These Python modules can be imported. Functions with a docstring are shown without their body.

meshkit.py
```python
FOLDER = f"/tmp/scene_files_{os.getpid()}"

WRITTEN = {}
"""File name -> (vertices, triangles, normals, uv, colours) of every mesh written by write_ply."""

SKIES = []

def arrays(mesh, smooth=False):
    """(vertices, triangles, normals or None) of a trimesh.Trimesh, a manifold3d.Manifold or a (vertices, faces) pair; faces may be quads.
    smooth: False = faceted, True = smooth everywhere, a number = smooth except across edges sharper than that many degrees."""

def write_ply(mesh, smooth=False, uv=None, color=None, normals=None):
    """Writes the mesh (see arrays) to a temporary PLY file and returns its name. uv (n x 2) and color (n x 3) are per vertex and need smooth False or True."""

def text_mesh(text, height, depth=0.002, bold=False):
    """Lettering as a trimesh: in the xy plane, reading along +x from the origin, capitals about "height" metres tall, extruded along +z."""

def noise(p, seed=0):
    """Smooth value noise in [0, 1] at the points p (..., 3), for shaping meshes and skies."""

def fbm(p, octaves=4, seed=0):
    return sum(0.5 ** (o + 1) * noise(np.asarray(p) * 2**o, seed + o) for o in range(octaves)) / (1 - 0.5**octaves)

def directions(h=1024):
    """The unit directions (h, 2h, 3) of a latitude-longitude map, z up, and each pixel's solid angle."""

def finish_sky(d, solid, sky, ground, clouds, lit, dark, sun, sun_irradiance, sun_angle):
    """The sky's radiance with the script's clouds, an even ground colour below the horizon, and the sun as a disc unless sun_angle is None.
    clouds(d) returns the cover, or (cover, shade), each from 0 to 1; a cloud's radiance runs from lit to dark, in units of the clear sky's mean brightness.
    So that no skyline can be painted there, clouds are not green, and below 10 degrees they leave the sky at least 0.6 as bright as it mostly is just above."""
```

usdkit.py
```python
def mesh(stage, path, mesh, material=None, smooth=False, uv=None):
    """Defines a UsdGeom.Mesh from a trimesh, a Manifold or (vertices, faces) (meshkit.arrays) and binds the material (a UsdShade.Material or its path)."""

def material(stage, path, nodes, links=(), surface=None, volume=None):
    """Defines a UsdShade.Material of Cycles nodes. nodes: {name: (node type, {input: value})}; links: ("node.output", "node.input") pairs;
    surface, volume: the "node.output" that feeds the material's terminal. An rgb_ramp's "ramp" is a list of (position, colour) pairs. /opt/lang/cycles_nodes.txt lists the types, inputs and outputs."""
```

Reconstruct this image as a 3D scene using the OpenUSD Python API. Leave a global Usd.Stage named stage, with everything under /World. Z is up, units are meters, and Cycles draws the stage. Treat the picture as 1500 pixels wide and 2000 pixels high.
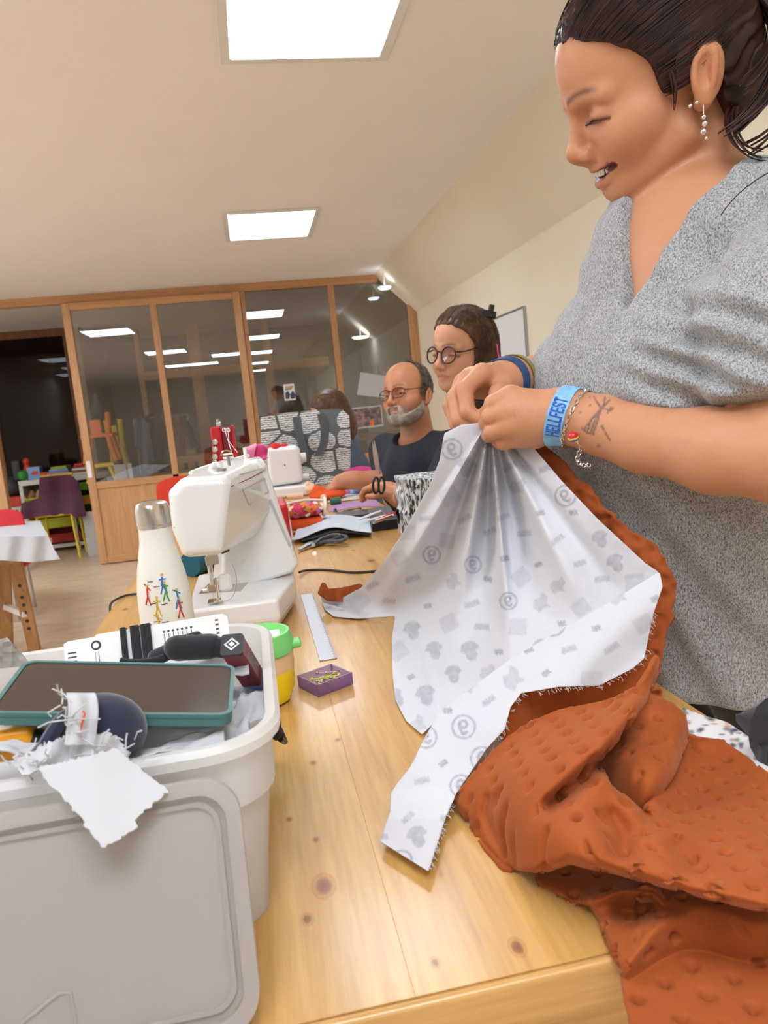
import math, random, numpy as np, trimesh, manifold3d as m3, usdkit, meshkit
from shapely.geometry import Polygon, LineString, Point
import shapely
from pxr import Usd, UsdGeom, UsdShade, UsdLux, Gf, Sdf, Vt
rng = np.random.default_rng(7); random.seed(7)
stage = Usd.Stage.CreateInMemory()
UsdGeom.SetStageUpAxis(stage, UsdGeom.Tokens.z); UsdGeom.SetStageMetersPerUnit(stage, 1.0)
UsdGeom.Xform.Define(stage, '/World'); UsdGeom.Scope.Define(stage, '/World/Looks')
# ------------------------------------------------------------------ camera
F = 1450.; VP = (488, 816); ROLL = .097; CZ = 1.13          # focal length in pixels of 1500 x 2000, vanishing point of the room, roll, height
EXPOSURE = -0.2
_y = np.array([(VP[0]-750)/F, (VP[1]-1000)/F, 1.]); _y /= np.linalg.norm(_y)
_u = np.array([-ROLL, -1, 0.]); _u[2] = -(_u@_y)/_y[2]; _u /= np.linalg.norm(_u)
_x = np.cross(_y, _u); RW = np.stack([_x, _y, _u]); CAM = np.array([0, 0, CZ])
def ray(px, py): return RW@np.array([(px-750)/F, (py-1000)/F, 1.])
def P(px, py, Y): r = ray(px, py); return CAM+r*(Y/r[1])      # the point of the place seen at a pixel, at depth Y
def PZ(px, py, z): r = ray(px, py); return CAM+r*((z-CZ)/r[2])
def PX(px, py, X): r = ray(px, py); return CAM+r*(X/r[0])
cam = UsdGeom.Camera.Define(stage, '/World/camera')
_M = np.eye(4); _M[0, :3] = RW[:, 0]; _M[1, :3] = -RW[:, 1]; _M[2, :3] = -RW[:, 2]; _M[3, :3] = CAM
UsdGeom.Xformable(cam).AddTransformOp().Set(Gf.Matrix4d(*map(float, _M.ravel())))
cam.CreateHorizontalApertureAttr(15.0); cam.CreateVerticalApertureAttr(20.0); cam.CreateFocalLengthAttr(15.0*F/1500)
cam.CreateClippingRangeAttr(Gf.Vec2f(.02, 100)); cam.CreateExposureAttr(EXPOSURE)
cam.CreateFStopAttr(14.5/2.2); cam.CreateFocusDistanceAttr(.95)
PANEL_L = 16.0                                               # radiance of the ceiling light panels
# ------------------------------------------------------------------ helpers
used = {}
def numbered(parent, name):
    k = (parent, name); n = used.get(k, 0); used[k] = n+1
    return name if n == 0 else f'{name}_{n:03d}'
def tag(p, label=None, cat=None, group=None, kind=None):
    for k, v in (('label', label), ('category', cat), ('group', group), ('kind', kind)):
        if v: p.SetCustomDataByKey(k, v)
class Thing:
    def __init__(s, name, label, cat, loc=(0, 0, 0), group=None, kind=None):
        s.path = '/World/'+numbered('/World', name); s.loc = np.asarray(loc, float)
        x = UsdGeom.Xform.Define(stage, s.path); x.AddTranslateOp().Set(Gf.Vec3d(*map(float, loc))); s.prim = x.GetPrim()
        tag(s.prim, label, cat, group, kind)
    def part(s, name, mesh, mat, smooth=30, label=None, kind=None, col=None, parent=None):
        base = parent or s.path; path = base+'/'+numbered(base, name)
        put(path, mesh, mat, smooth, s.loc, col); tag(stage.GetPrimAtPath(path), label, None, None, kind)
        return path
def put(path, mesh, mat, smooth=30, off=(0, 0, 0), col=None):
    v, f = tri(mesh); v = v-np.asarray(off)
    if col is not None: smooth = True
    m = usdkit.mesh(stage, path, (v, f), MATS[mat], smooth)
    if col is not None:
        for key, c in col.items():
            c = np.asarray(c, np.float32)
            if c.ndim == 1: UsdGeom.PrimvarsAPI(m).CreatePrimvar(key, Sdf.ValueTypeNames.FloatArray, 'vertex').Set(Vt.FloatArray.FromNumpy(c))
            else: UsdGeom.PrimvarsAPI(m).CreatePrimvar(key, Sdf.ValueTypeNames.Color3fArray, 'vertex').Set(Vt.Vec3fArray.FromNumpy(c))
    return m
def obj(name, mesh, mat, label=None, cat=None, group=None, kind=None, smooth=30, col=None):
    path = '/World/'+numbered('/World', name); put(path, mesh, mat, smooth, (0, 0, 0), col)
    tag(stage.GetPrimAtPath(path), label, cat, group, kind); return path
def struct(name, mesh, mat, smooth=30): return obj(name, mesh, mat, None, None, None, 'structure', smooth)
def subpart(path, name, mesh, mat, smooth=30, off=(0, 0, 0)):
    q = path+'/'+numbered(path, name); put(q, mesh, mat, smooth, off); return q
def tri(mesh):
    if hasattr(mesh, 'to_mesh'):
        k = mesh.to_mesh(); return np.asarray(k.vert_properties[:, :3], float), np.asarray(k.tri_verts)
    if isinstance(mesh, (tuple,)):
        v, f = np.asarray(mesh[0], float), np.asarray(mesh[1], int)
        if f.shape[1] == 4: f = np.vstack([f[:, [0, 1, 2]], f[:, [0, 2, 3]]])
        return v, f
    if isinstance(mesh, list): return join(*mesh)
    return np.asarray(mesh.vertices), np.asarray(mesh.faces)
def join(*ms):
    vs, fs, n = [], [], 0
    for m in ms:
        v, f = tri(m); vs.append(v); fs.append(f+n); n += len(v)
    return np.vstack(vs), np.vstack(fs)
def xf(mesh, M=None, t=(0, 0, 0)):
    v, f = tri(mesh); v = v if M is None else v@np.asarray(M).T
    return v+np.asarray(t), f
def rot(axis, deg):
    return trimesh.transformations.rotation_matrix(math.radians(deg), axis)[:3, :3]
def box(lo, hi, b=0.0):
    lo, hi = np.minimum(lo, hi).astype(float), np.maximum(lo, hi).astype(float)
    if b <= 0:
        m = trimesh.creation.box(hi-lo); m.apply_translation((lo+hi)/2); return m.vertices, m.faces
    pts = []
    for sx in (0, 1):
        for sy in (0, 1):
            for sz in (0, 1):
                c = np.array([(lo, hi)[sx][0], (lo, hi)[sy][1], (lo, hi)[sz][2]]); d = np.array([1-2*sx, 1-2*sy, 1-2*sz])*b
                for k in range(3):
                    e = d.copy(); e[k] = 0; pts.append(c+e)
    h = trimesh.convex.convex_hull(np.array(pts)); return h.vertices, h.faces
def rbox(lo, hi, r, n=12):
    lo, hi = np.asarray(lo, float), np.asarray(hi, float); s = m3.Manifold.sphere(r, n)
    return m3.Manifold.batch_hull([s.translate([float((lo, hi)[i][0]+(r, -r)[i]), float((lo, hi)[j][1]+(r, -r)[j]), float((lo, hi)[k][2]+(r, -r)[k])]) for i in (0, 1) for j in (0, 1) for k in (0, 1)])
def frame_of(d):
    d = np.asarray(d, float)/np.linalg.norm(d); a = np.array([0, 0, 1.]) if abs(d[2]) < .9 else np.array([1., 0, 0])
    x = np.cross(a, d); x /= np.linalg.norm(x); return np.stack([x, np.cross(d, x), d], 1)
def tube(pts, r, n=8, closed=False, caps=True):
    pts = np.asarray(pts, float); N = len(pts); r = np.broadcast_to(r, N)
    T = np.gradient(pts, axis=0) if not closed else np.roll(pts, -1, 0)-np.roll(pts, 1, 0)
    T /= np.linalg.norm(T, axis=1, keepdims=True)+1e-12
    x = frame_of(T[0])[:, 0]; X = []
    for t in T:
        x = x-t*(x@t); x /= np.linalg.norm(x)+1e-12; X.append(x)
    X = np.array(X); Y = np.cross(T, X); a = np.arange(n)*2*math.pi/n
    V = (pts[:, None]+r[:, None, None]*(np.cos(a)[None, :, None]*X[:, None]+np.sin(a)[None, :, None]*Y[:, None])).reshape(-1, 3)
    i = np.arange(N if closed else N-1)[:, None]*n; j = np.arange(n)[None]; k = (j+1) % n; i2 = (i+n) % (N*n)
    Q = np.stack([i+j, i+k, i2+k, i2+j], -1).reshape(-1, 4); Fc = np.vstack([Q[:, [0, 1, 2]], Q[:, [0, 2, 3]]])
    if caps and not closed:
        V = np.vstack([V, pts[:1], pts[-1:]]); c = N*n
        Fc = np.vstack([Fc, np.stack([np.full(n, c), (np.arange(n)+1) % n, np.arange(n)], 1), np.stack([np.full(n, c+1), (N-1)*n+np.arange(n), (N-1)*n+(np.arange(n)+1) % n], 1)])
    return V, Fc
def smooth_path(pts, n=40):
    pts = np.asarray(pts, float); t = np.r_[0, np.cumsum(np.linalg.norm(np.diff(pts, axis=0), axis=1))]
    from scipy.interpolate import PchipInterpolator, CubicSpline
    return CubicSpline(t, pts, axis=0)(np.linspace(0, t[-1], n)) if len(pts) > 2 else np.linspace(pts[0], pts[-1], n)
def lathe(prof, n=32, c=(0, 0, 0), M=None):
    m = trimesh.creation.revolve(np.asarray(prof, float), sections=n); return xf((m.vertices, m.faces), M, c)
def extrude(poly, h, M=None, t=(0, 0, 0)):
    if not isinstance(poly, shapely.geometry.base.BaseGeometry): poly = Polygon(poly).buffer(0)
    ms = [trimesh.creation.extrude_polygon(g, h, engine='earcut') for g in getattr(poly, 'geoms', [poly])]
    return xf(join(*[(m.vertices, m.faces) for m in ms]), M, t)
def rrect(w, h, r, n=6): return shapely.box(-w/2+r, -h/2+r, w/2-r, h/2-r).buffer(r, quad_segs=n)
def grid_mesh(V):
    a, b = V.shape[:2]; i = np.arange(a*b).reshape(a, b)
    Q = np.stack([i[:-1, :-1], i[1:, :-1], i[1:, 1:], i[:-1, 1:]], -1).reshape(-1, 4)
    return V.reshape(-1, 3), np.vstack([Q[:, [0, 1, 2]], Q[:, [0, 2, 3]]])
def sheet(V, th):
    """closes a grid (a, b, 3) into a cloth of thickness th, the second side along -normal"""
    du = np.gradient(V, axis=0); dv = np.gradient(V, axis=1); n = np.cross(du, dv); n /= np.linalg.norm(n, axis=2, keepdims=True)+1e-12
    a, b = V.shape[:2]; v1, f1 = grid_mesh(V); v2, f2 = grid_mesh(V-n*th)
    i = np.arange(a*b).reshape(a, b); e = np.r_[i[0, :-1], i[:-1, -1], i[-1, :0:-1], i[:0:-1, 0]]; e2 = np.roll(e, -1); o = a*b
    s = np.vstack([np.stack([e, e2, e2+o], 1), np.stack([e, e2+o, e+o], 1)])
    return np.vstack([v1, v2]), np.vstack([f1, f2[:, ::-1]+o, s])
# ------------------------------------------------------------------ signed distance modelling (bodies, machines)
def sm(a, b, k): h = np.clip(.5+.5*(b-a)/k, 0, 1); return b*(1-h)+a*h-k*h*(1-h)
def smax(a, b, k): return -sm(-a, -b, k)
def ball(p, c, r): return np.linalg.norm(p-np.asarray(c), axis=1)-r
def ell(p, c, r, M=None):
    q = p-np.asarray(c); q = q if M is None else q@M; r = np.asarray(r, float)
    k0 = np.linalg.norm(q/r, axis=1); k1 = np.linalg.norm(q/r**2, axis=1); return k0*(k0-1)/np.maximum(k1, 1e-9)
def cone(p, a, b, ra, rb):
    a, b = np.asarray(a, float), np.asarray(b, float); d = b-a; h = np.clip((p-a)@d/max(d@d, 1e-12), 0, 1)
    return np.linalg.norm(p-a-h[:, None]*d, axis=1)-(ra+(rb-ra)*h)
def chain(p, pts, rs, k=.004):
    d = None
    for i in range(len(pts)-1):
        e = cone(p, pts[i], pts[i+1], rs[i], rs[i+1]); d = e if d is None else sm(d, e, k)
    return d
def surfnet(f, lo, hi, h, margin=3.0):
    lo, hi = np.asarray(lo, float), np.asarray(hi, float); B = 4
    nb = np.ceil((hi-lo)/(h*B)).astype(int); n = nb*B+1
    c = np.stack(np.meshgrid(*[lo[k]+(np.arange(nb[k])+.5)*h*B for k in range(3)], indexing='ij'), -1).reshape(-1, 3)
    near = np.abs(f(c)) < h*B*margin*.6
    G = np.full(n, 1e3)
    sel = np.argwhere(near.reshape(nb)); o = np.stack(np.meshgrid(*[np.arange(B+1)]*3, indexing='ij'), -1).reshape(-1, 3)
    mask = np.zeros(n, bool); idx = (sel[:, None]*B+o[None]).reshape(-1, 3); mask[tuple(idx.T)] = True
    idx = np.argwhere(mask); G[tuple(idx.T)] = f(lo+idx*h)
    ok = mask[:-1, :-1, :-1] & mask[1:, 1:, 1:] & mask[1:, :-1, :-1] & mask[:-1, 1:, :-1] & mask[:-1, :-1, 1:] & mask[1:, 1:, :-1] & mask[1:, :-1, 1:] & mask[:-1, 1:, 1:]
    S = G < 0; cnt = np.zeros(n-1, int); C = {}
    for a in (0, 1):
        for b in (0, 1):
            for d in (0, 1):
                C[a, b, d] = (slice(a, n[0]-1+a), slice(b, n[1]-1+b), slice(d, n[2]-1+d)); cnt += S[C[a, b, d]]
    cells = np.argwhere(ok & (cnt > 0) & (cnt < 8)); vid = np.full(n-1, -1); vid[tuple(cells.T)] = np.arange(len(cells))
    V = np.zeros((len(cells), 3)); W = np.zeros(len(cells)); val = {k: G[cells[:, 0]+k[0], cells[:, 1]+k[1], cells[:, 2]+k[2]] for k in C}
    for k in C:
        for ax in range(3):
            if k[ax] == 0:
                k2 = tuple(1 if i == ax else k[i] for i in range(3)); a, b = val[k], val[k2]; cr = (a < 0) != (b < 0)
                t = np.where(cr, a/np.where(cr, a-b, 1), 0); q = np.tile(np.array(k, float), (len(cells), 1)); q[:, ax] += t
                V += q*cr[:, None]; W += cr
    V = lo+(cells+V/np.maximum(W, 1)[:, None])*h; Fq = []
    for ax in range(3):
        u, w = (ax+1) % 3, (ax+2) % 3; sl = [slice(None)]*3; s2 = [slice(None)]*3; sl[ax] = slice(0, -1); s2[ax] = slice(1, None)
        E = np.argwhere((S[tuple(sl)] != S[tuple(s2)]) & mask[tuple(sl)] & mask[tuple(s2)])
        E = E[(E[:, u] > 0) & (E[:, w] > 0) & (E[:, u] < n[u]-1) & (E[:, w] < n[w]-1)]
        def cell(du, dw):
            q = E.copy(); q[:, u] -= du; q[:, w] -= dw; return vid[tuple(q.T)]
        q = np.stack([cell(1, 1), cell(0, 1), cell(0, 0), cell(1, 0)], 1); fl = ~S[tuple(E.T)]; q[fl] = q[fl][:, ::-1]
        Fq.append(q[(q >= 0).all(1)])
    Fq = np.vstack(Fq); return V, np.vstack([Fq[:, [0, 1, 2]], Fq[:, [0, 2, 3]]])
# ------------------------------------------------------------------ materials
MATS = {}
def srgb(*c): c = np.array(c, float)/255; return tuple(np.where(c <= .04045, c/12.92, ((c+.055)/1.055)**2.4))
def mat(name, base, rough=.5, metal=0., var=0., vscale=6., bump=0., bscale=300., stretch=(1, 1, 1), col2=None, **kw):
    nodes = {'p': ('principled_bsdf', dict(base_color=tuple(base), roughness=rough, metallic=metal, **kw))}; links = []
    if var or bump or col2 is not None:
        nodes['g'] = ('geometry', {}); nodes['m'] = ('mapping', dict(scale=stretch)); links += [('g.position', 'm.vector')]
    if var or col2 is not None:
        nodes['n'] = ('noise_texture', dict(scale=vscale, detail=4, roughness=.6)); b = np.array(base); c2 = np.array(col2) if col2 is not None else b*(1-var)
        nodes['r'] = ('rgb_ramp', {'ramp': [(.35, tuple(np.minimum(b*(1+var*.5), 1))), (.65, tuple(c2))]})
        links += [('m.vector', 'n.vector'), ('n.fac', 'r.fac'), ('r.color', 'p.base_color')]
    if bump:
        nodes['bn'] = ('noise_texture', dict(scale=bscale, detail=3)); nodes['b'] = ('bump', dict(strength=bump, distance=.002))
        links += [('m.vector', 'bn.vector'), ('bn.fac', 'b.height'), ('b.normal', 'p.normal')]
    MATS[name] = usdkit.material(stage, '/World/Looks/'+name, nodes, links, 'p.BSDF'); return name
def emit(name, color, strength):
    MATS[name] = usdkit.material(stage, '/World/Looks/'+name, {'e': ('emission', dict(color=color, strength=strength))}, [], 'e.emission')
def vmat(name, key='col', rough=.6, bump=0., bscale=400., **kw):
    """base colour from the mesh's own printed colour"""
    nodes = {'a': ('attribute', {'attribute': key}), 'p': ('principled_bsdf', dict(roughness=rough, **kw))}; links = [('a.color', 'p.base_color')]
    if bump:
        nodes.update(g=('geometry', {}), bn=('noise_texture', dict(scale=bscale, detail=3)), b=('bump', dict(strength=bump, distance=.002)))
        links += [('g.position', 'bn.vector'), ('bn.fac', 'b.height'), ('b.normal', 'p.normal')]
    MATS[name] = usdkit.material(stage, '/World/Looks/'+name, nodes, links, 'p.BSDF')
def woodmat(name, light, dark, axis=1, rough=.4, scale=14., knots=(), coat=0., bump=.03):
    st = [scale]*3; st[axis] = scale*.06
    nodes = {'g': ('geometry', {}), 'm': ('mapping', dict(scale=tuple(st))), 'n': ('noise_texture', dict(scale=1., detail=6, roughness=.65, distortion=.8)),
             'm2': ('mapping', dict(scale=tuple(s*9 for s in st))), 'n2': ('noise_texture', dict(scale=1., detail=3, roughness=.6)),
             'r': ('rgb_ramp', {'ramp': [(.30, dark), (.45, tuple(.4*np.array(dark)+.6*np.array(light))), (.6, light)]}),
             'r2': ('rgb_ramp', {'ramp': [(.35, (.86, .80, .72)), (.6, (1, 1, 1))]}), 'mu': ('mix_color', dict(blend_type='multiply', fac=.8)),
             'p': ('principled_bsdf', dict(roughness=rough, coat_weight=coat, coat_roughness=.15)), 'b': ('bump', dict(strength=bump, distance=.001))}
    links = [('g.position', 'm.vector'), ('m.vector', 'n.vector'), ('g.position', 'm2.vector'), ('m2.vector', 'n2.vector'), ('n.fac', 'r.fac'), ('n2.fac', 'r2.fac'), ('n2.fac', 'b.height'), ('b.normal', 'p.normal')]
    links += [('r.color', 'mu.a'), ('r2.color', 'mu.b')]; last = 'mu.result'
    for i, (kx, ky, kr) in enumerate(knots):
        nodes[f'ks{i}'] = ('vector_math', dict(math_type='subtract', vector2=(kx, ky, .77))); nodes[f'kv{i}'] = ('vector_math', dict(math_type='multiply', vector2=(1, .62, 0)))
        nodes[f'kl{i}'] = ('vector_math', dict(math_type='length')); nodes[f'kn{i}'] = ('math', dict(math_type='multiply_add', value2=kr*.9, value3=-kr*.45)); nodes[f'ka{i}'] = ('math', dict(math_type='add'))
        nodes[f'kr{i}'] = ('rgb_ramp', {'ramp': [(0, (.30, .15, .07)), (.35, (.42, .24, .11)), (.5, (.62, .42, .24)), (.6, (.80, .66, .48)), (.72, (.92, .84, .72)), (.8, (.82, .68, .5)), (1, (1, 1, 1))]})
        nodes[f'km{i}'] = ('map_range', dict(from_min=0, from_max=kr*2.2, clamp=True)); nodes[f'kx{i}'] = ('mix_color', dict(blend_type='multiply', fac=.9))
        links += [('g.position', f'ks{i}.vector1'), (f'ks{i}.vector', f'kv{i}.vector1'), (f'kv{i}.vector', f'kl{i}.vector1'), ('n.fac', f'kn{i}.value1'), (f'kl{i}.value', f'ka{i}.value1'), (f'kn{i}.value', f'ka{i}.value2'),
                  (f'ka{i}.value', f'km{i}.value'), (f'km{i}.result', f'kr{i}.fac'), (last, f'kx{i}.a'), (f'kr{i}.color', f'kx{i}.b')]; last = f'kx{i}.result'
    links += [(last, 'p.base_color')]
    MATS[name] = usdkit.material(stage, '/World/Looks/'+name, nodes, links, 'p.BSDF')
def glassmat(name, ior, tint=(1, 1, 1), rough=.0):
    MATS[name] = usdkit.material(stage, '/World/Looks/'+name, {'f': ('fresnel', dict(IOR=ior)), 't': ('transparent_bsdf', dict(color=tint)), 'g': ('glossy_bsdf', dict(color=(1, 1, 1), roughness=rough)), 'm': ('mix_closure', {})},
        [('f.fac', 'm.fac'), ('t.BSDF', 'm.closure1'), ('g.BSDF', 'm.closure2')], 'm.closure')
def translucentmat(name, base, fac=.3, rough=.35, trans=None, clear=0., spec=.5, bump=0., bscale=500):
    """thin cloth or cloudy plastic: a principled surface that also lets light through"""
    nodes = {'p': ('principled_bsdf', dict(base_color=base, roughness=rough, specular_ior_level=spec)), 't': ('translucent_bsdf', dict(color=trans or base)), 'm': ('mix_closure', dict(fac=fac)), 'c': ('transparent_bsdf', dict(color=(1, 1, 1))), 'm2': ('mix_closure', dict(fac=clear))}
    links = [('p.BSDF', 'm.closure1'), ('t.BSDF', 'm.closure2'), ('m.closure', 'm2.closure1'), ('c.BSDF', 'm2.closure2')]
    MATS[name] = usdkit.material(stage, '/World/Looks/'+name, nodes, links, 'm2.closure')
def mixmat(name, a, b, key): pass
woodmat('beech', srgb(212, 164, 116), srgb(194, 144, 98), axis=2, rough=.45, scale=10)
woodmat('beech_across', srgb(212, 164, 116), srgb(194, 144, 98), axis=0, rough=.45, scale=10)
woodmat('beech_dark', srgb(150, 100, 62), srgb(126, 82, 50), axis=2, rough=.5, scale=10)
mat('ceiling_paint', srgb(250, 244, 240), .9, var=.015, vscale=2, bump=.15, bscale=220)
mat('wall_paint', srgb(242, 232, 208), .9, var=.02, vscale=2, bump=.2, bscale=160)
mat('white_wall', srgb(244, 240, 232), .9)
mat('grey_wall', srgb(150, 138, 124), .9, var=.05, vscale=2)
mat('floor_vinyl', srgb(232, 208, 176), .32, var=.14, vscale=3, stretch=(1.5, 5, 1), bump=.02, bscale=60)
mat('plastic_white', srgb(236, 236, 232), .3)
emit('panel_light', (.90, .98, 1.10), PANEL_L)
emit('disc_light', (.9, .98, 1.1), PANEL_L*.4)
glassmat('pane', 1.95, (.93, .93, .92))
glassmat('dark_pane', 1.2, (.7, .66, .62))
mat('dark_back', srgb(74, 56, 44), .8)
# ------------------------------------------------------------------ the room
YP, HC, XR, XS, ZS, XL, YB, Y2 = 6.69, 2.27, 1.575, 1.225, 1.92, -3.6, -6.9, 10.1    # partition, ceiling, right wall, slope's top edge, its foot, left wall, rear wall, back room's end
struct('floor', box((XL, YB, -.1), (XR, Y2, 0)), 'floor_vinyl')
struct('ceiling', box((XL, YB, HC), (XS, Y2, HC+.1)), 'ceiling_paint')
struct('wall_right', box((XR, YB, 0), (XR+.1, Y2, ZS)), 'wall_paint')
sl = np.array([[XS, HC], [XR, ZS], [XR+.1, ZS], [XR+.1, ZS+.06], [XS+.06, HC+.1], [XS, HC+.1]])
struct('ceiling_slope', extrude(sl, Y2-YB, np.array([[1, 0, 0], [0, 0, 1], [0, 1, 0]]), (0, YB, 0)), 'wall_paint', False)
struct('wall_left', box((XL-.1, YB, 0), (XL, Y2, HC)), 'white_wall')
struct('wall_rear', box((XL, YB-.1, 0), (XR, YB, HC)), 'white_wall')
struct('wall_back', box((XL, Y2, 0), (XR, Y2+.1, HC)), 'grey_wall')
struct('baseboard_right', box((XR-.012, YB, 0), (XR, YP-.1, .08), .003), 'beech')
# light panels: two are in sight, the others show as reflections in the glass
def light_panel(x0, x1, y0, y1, label, group=None):
    t = Thing('ceiling_light', label, 'light', ((x0+x1)/2, (y0+y1)/2, HC), group); z = HC-.012
    t.part('frame', join(box((x0-.035, y0-.035, z), (x0, y1+.035, HC), .003), box((x1, y0-.035, z), (x1+.035, y1+.035, HC), .003), box((x0, y0-.035, z), (x1, y0, HC), .003), box((x0, y1, z), (x1, y1+.035, HC), .003)), 'plastic_white')
    t.part('diffuser', box((x0, y0, z+.004), (x1, y1, HC-.001)), 'panel_light', False)
light_panel(.075, .555, 2.00, 2.57, 'large square ceiling light panel nearest the camera, cut by the top of the photo')
light_panel(.015, .505, 4.42, 5.03, 'smaller looking square ceiling light panel farther along the ceiling, before the glass partition')
g = 'ceiling panels behind the camera seen as reflections'
for i in range(3): light_panel(.03, .53, -.6-2.6*i, .02-2.6*i, ['square ceiling panel reflected second from the top in the third pane', 'square ceiling panel reflected lower in the third pane under the joined pair', 'square ceiling panel reflected lowest and smallest in the third pane'][i], g)
light_panel(-.52, -.02, -.6, .02, 'square ceiling panel joined to its right neighbour in the reflection')
for (px, py, w) in ((215, 650, .52), (325, 688, .6), (376, 712, 1.0)):
    q = PZ(px, py, HC); light_panel(q[0]-w/2, q[0]+w/2, 2*YP-q[1]-.3, 2*YP-q[1]+.3, {215: 'left row ceiling panel whose reflection hangs highest in the left glass pane', 325: 'left row ceiling panel reflected across the middle post of the sliding door', 376: 'wide double ceiling panel reflected lowest in the second glass pane'}[px])
for i, (x_, y_) in enumerate(((-3.1, 2.1), (-2.7, 3.5), (-2.6, 5.2))): light_panel(x_-.35, x_+.35, y_-.35, y_+.35, ['left wall side ceiling panel nearest the camera, outside the photo', 'left wall side ceiling panel level with the trestle, outside the photo', 'left wall side ceiling panel before the play corner, outside the photo'][i])
for (px, py, r, lb) in ((751, 558, .055, 'round ceiling lamp shining through the glass at the upper right corner'), (704, 656, .105, 'round ceiling lamp deeper in the back room right of the poster column')):
    rr = ray(px, py); k_ = (XR-XS)/(HC-ZS); q = CAM+rr*((XS+k_*(HC-CZ)-.11)/(rr[0]+k_*rr[2])); q = q if q[1] < Y2-.3 else P(px, py, 9.0)
    t = Thing('round_lamp', lb, 'light', q); dn = np.array([0, 0, -1.]); Mr = frame_of(dn); o_ = q+dn*.002
    t.part('diffuser', lathe([(0, .03), (r*.7, .027), (r*.96, .015), (r, 0), (0, 0)], 32, o_, Mr), 'disc_light')
    t.part('rod', tube([q, [q[0], q[1], HC-(q[0]-XS)/k_-.001]], .006, 8), 'plastic_white')
    t.part('rim', tube([o_+Mr@np.array([r*math.cos(s_), r*math.sin(s_), .004]) for s_ in np.linspace(0, 6.283, 33)[:-1]], .006, 6, True), 'plastic_white')
# partition of beech posts and glass: sliding door (two panes) in front, two fixed panes behind, opening at the left
def pane_x(px, py): return P(px, py, YP)[0]
ZT = 2.205
struct('trim_1', box((XL, YP-.03, ZT), (XS+.02, YP+.05, HC), .003), 'beech_across')
def post(x0, x1, y0, y1, z0, z1): return box((x0, y0, z0), (x1, y1, z1), .004)
xa, xb, xc, xd, xe = -1.41, -.712, .028, .80, 1.50; W = .052
def frame(name, pre, parts):
    x = UsdGeom.Xform.Define(stage, '/World/'+name); x.GetPrim().SetCustomDataByKey('kind', 'structure')
    for n, m, mt in parts: put(f'/World/{name}/'+numbered('/World/'+name, n), m, mt)
yd0, yd1 = YP-.075, YP-.03
frame('door_1', '', [('stile', post(xa, xa+W+.012, yd0, yd1, .01, ZT-.005), 'beech'), ('stile', post(xc-W, xc+.01, yd0, yd1, .01, ZT-.005), 'beech'), ('mullion', post(xb, xb+.055, yd0, yd1, .66, ZT-.06), 'beech'),
    ('top_rail', post(xa+W+.012, xc-W, yd0, yd1, ZT-.065, ZT-.005), 'beech_across'), ('middle_rail', post(xa+W+.012, xc-W, yd0, yd1, .655, .715), 'beech_across'), ('bottom_rail', post(xa+W+.012, xc-W, yd0, yd1, .01, .075), 'beech_across'),
    ('lower_panel', box((xa+W+.012, yd0+.015, .07), (xb+.028, yd1-.01, .66)), 'beech'), ('lower_panel', box((xb+.03, yd0+.015, .07), (xc-W, yd1-.01, .66)), 'beech'),
    ('pane', box((xa+W+.012, yd0+.02, .71), (xb, yd0+.026, ZT-.06)), 'pane'), ('pane', box((xb+.055, yd0+.02, .71), (xc-W, yd0+.026, ZT-.06)), 'pane'), ('latch_plate', box((xa+.01, yd0-.004, .76), (xa+.045, yd0, .9), .001), 'plastic_white')])
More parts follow.
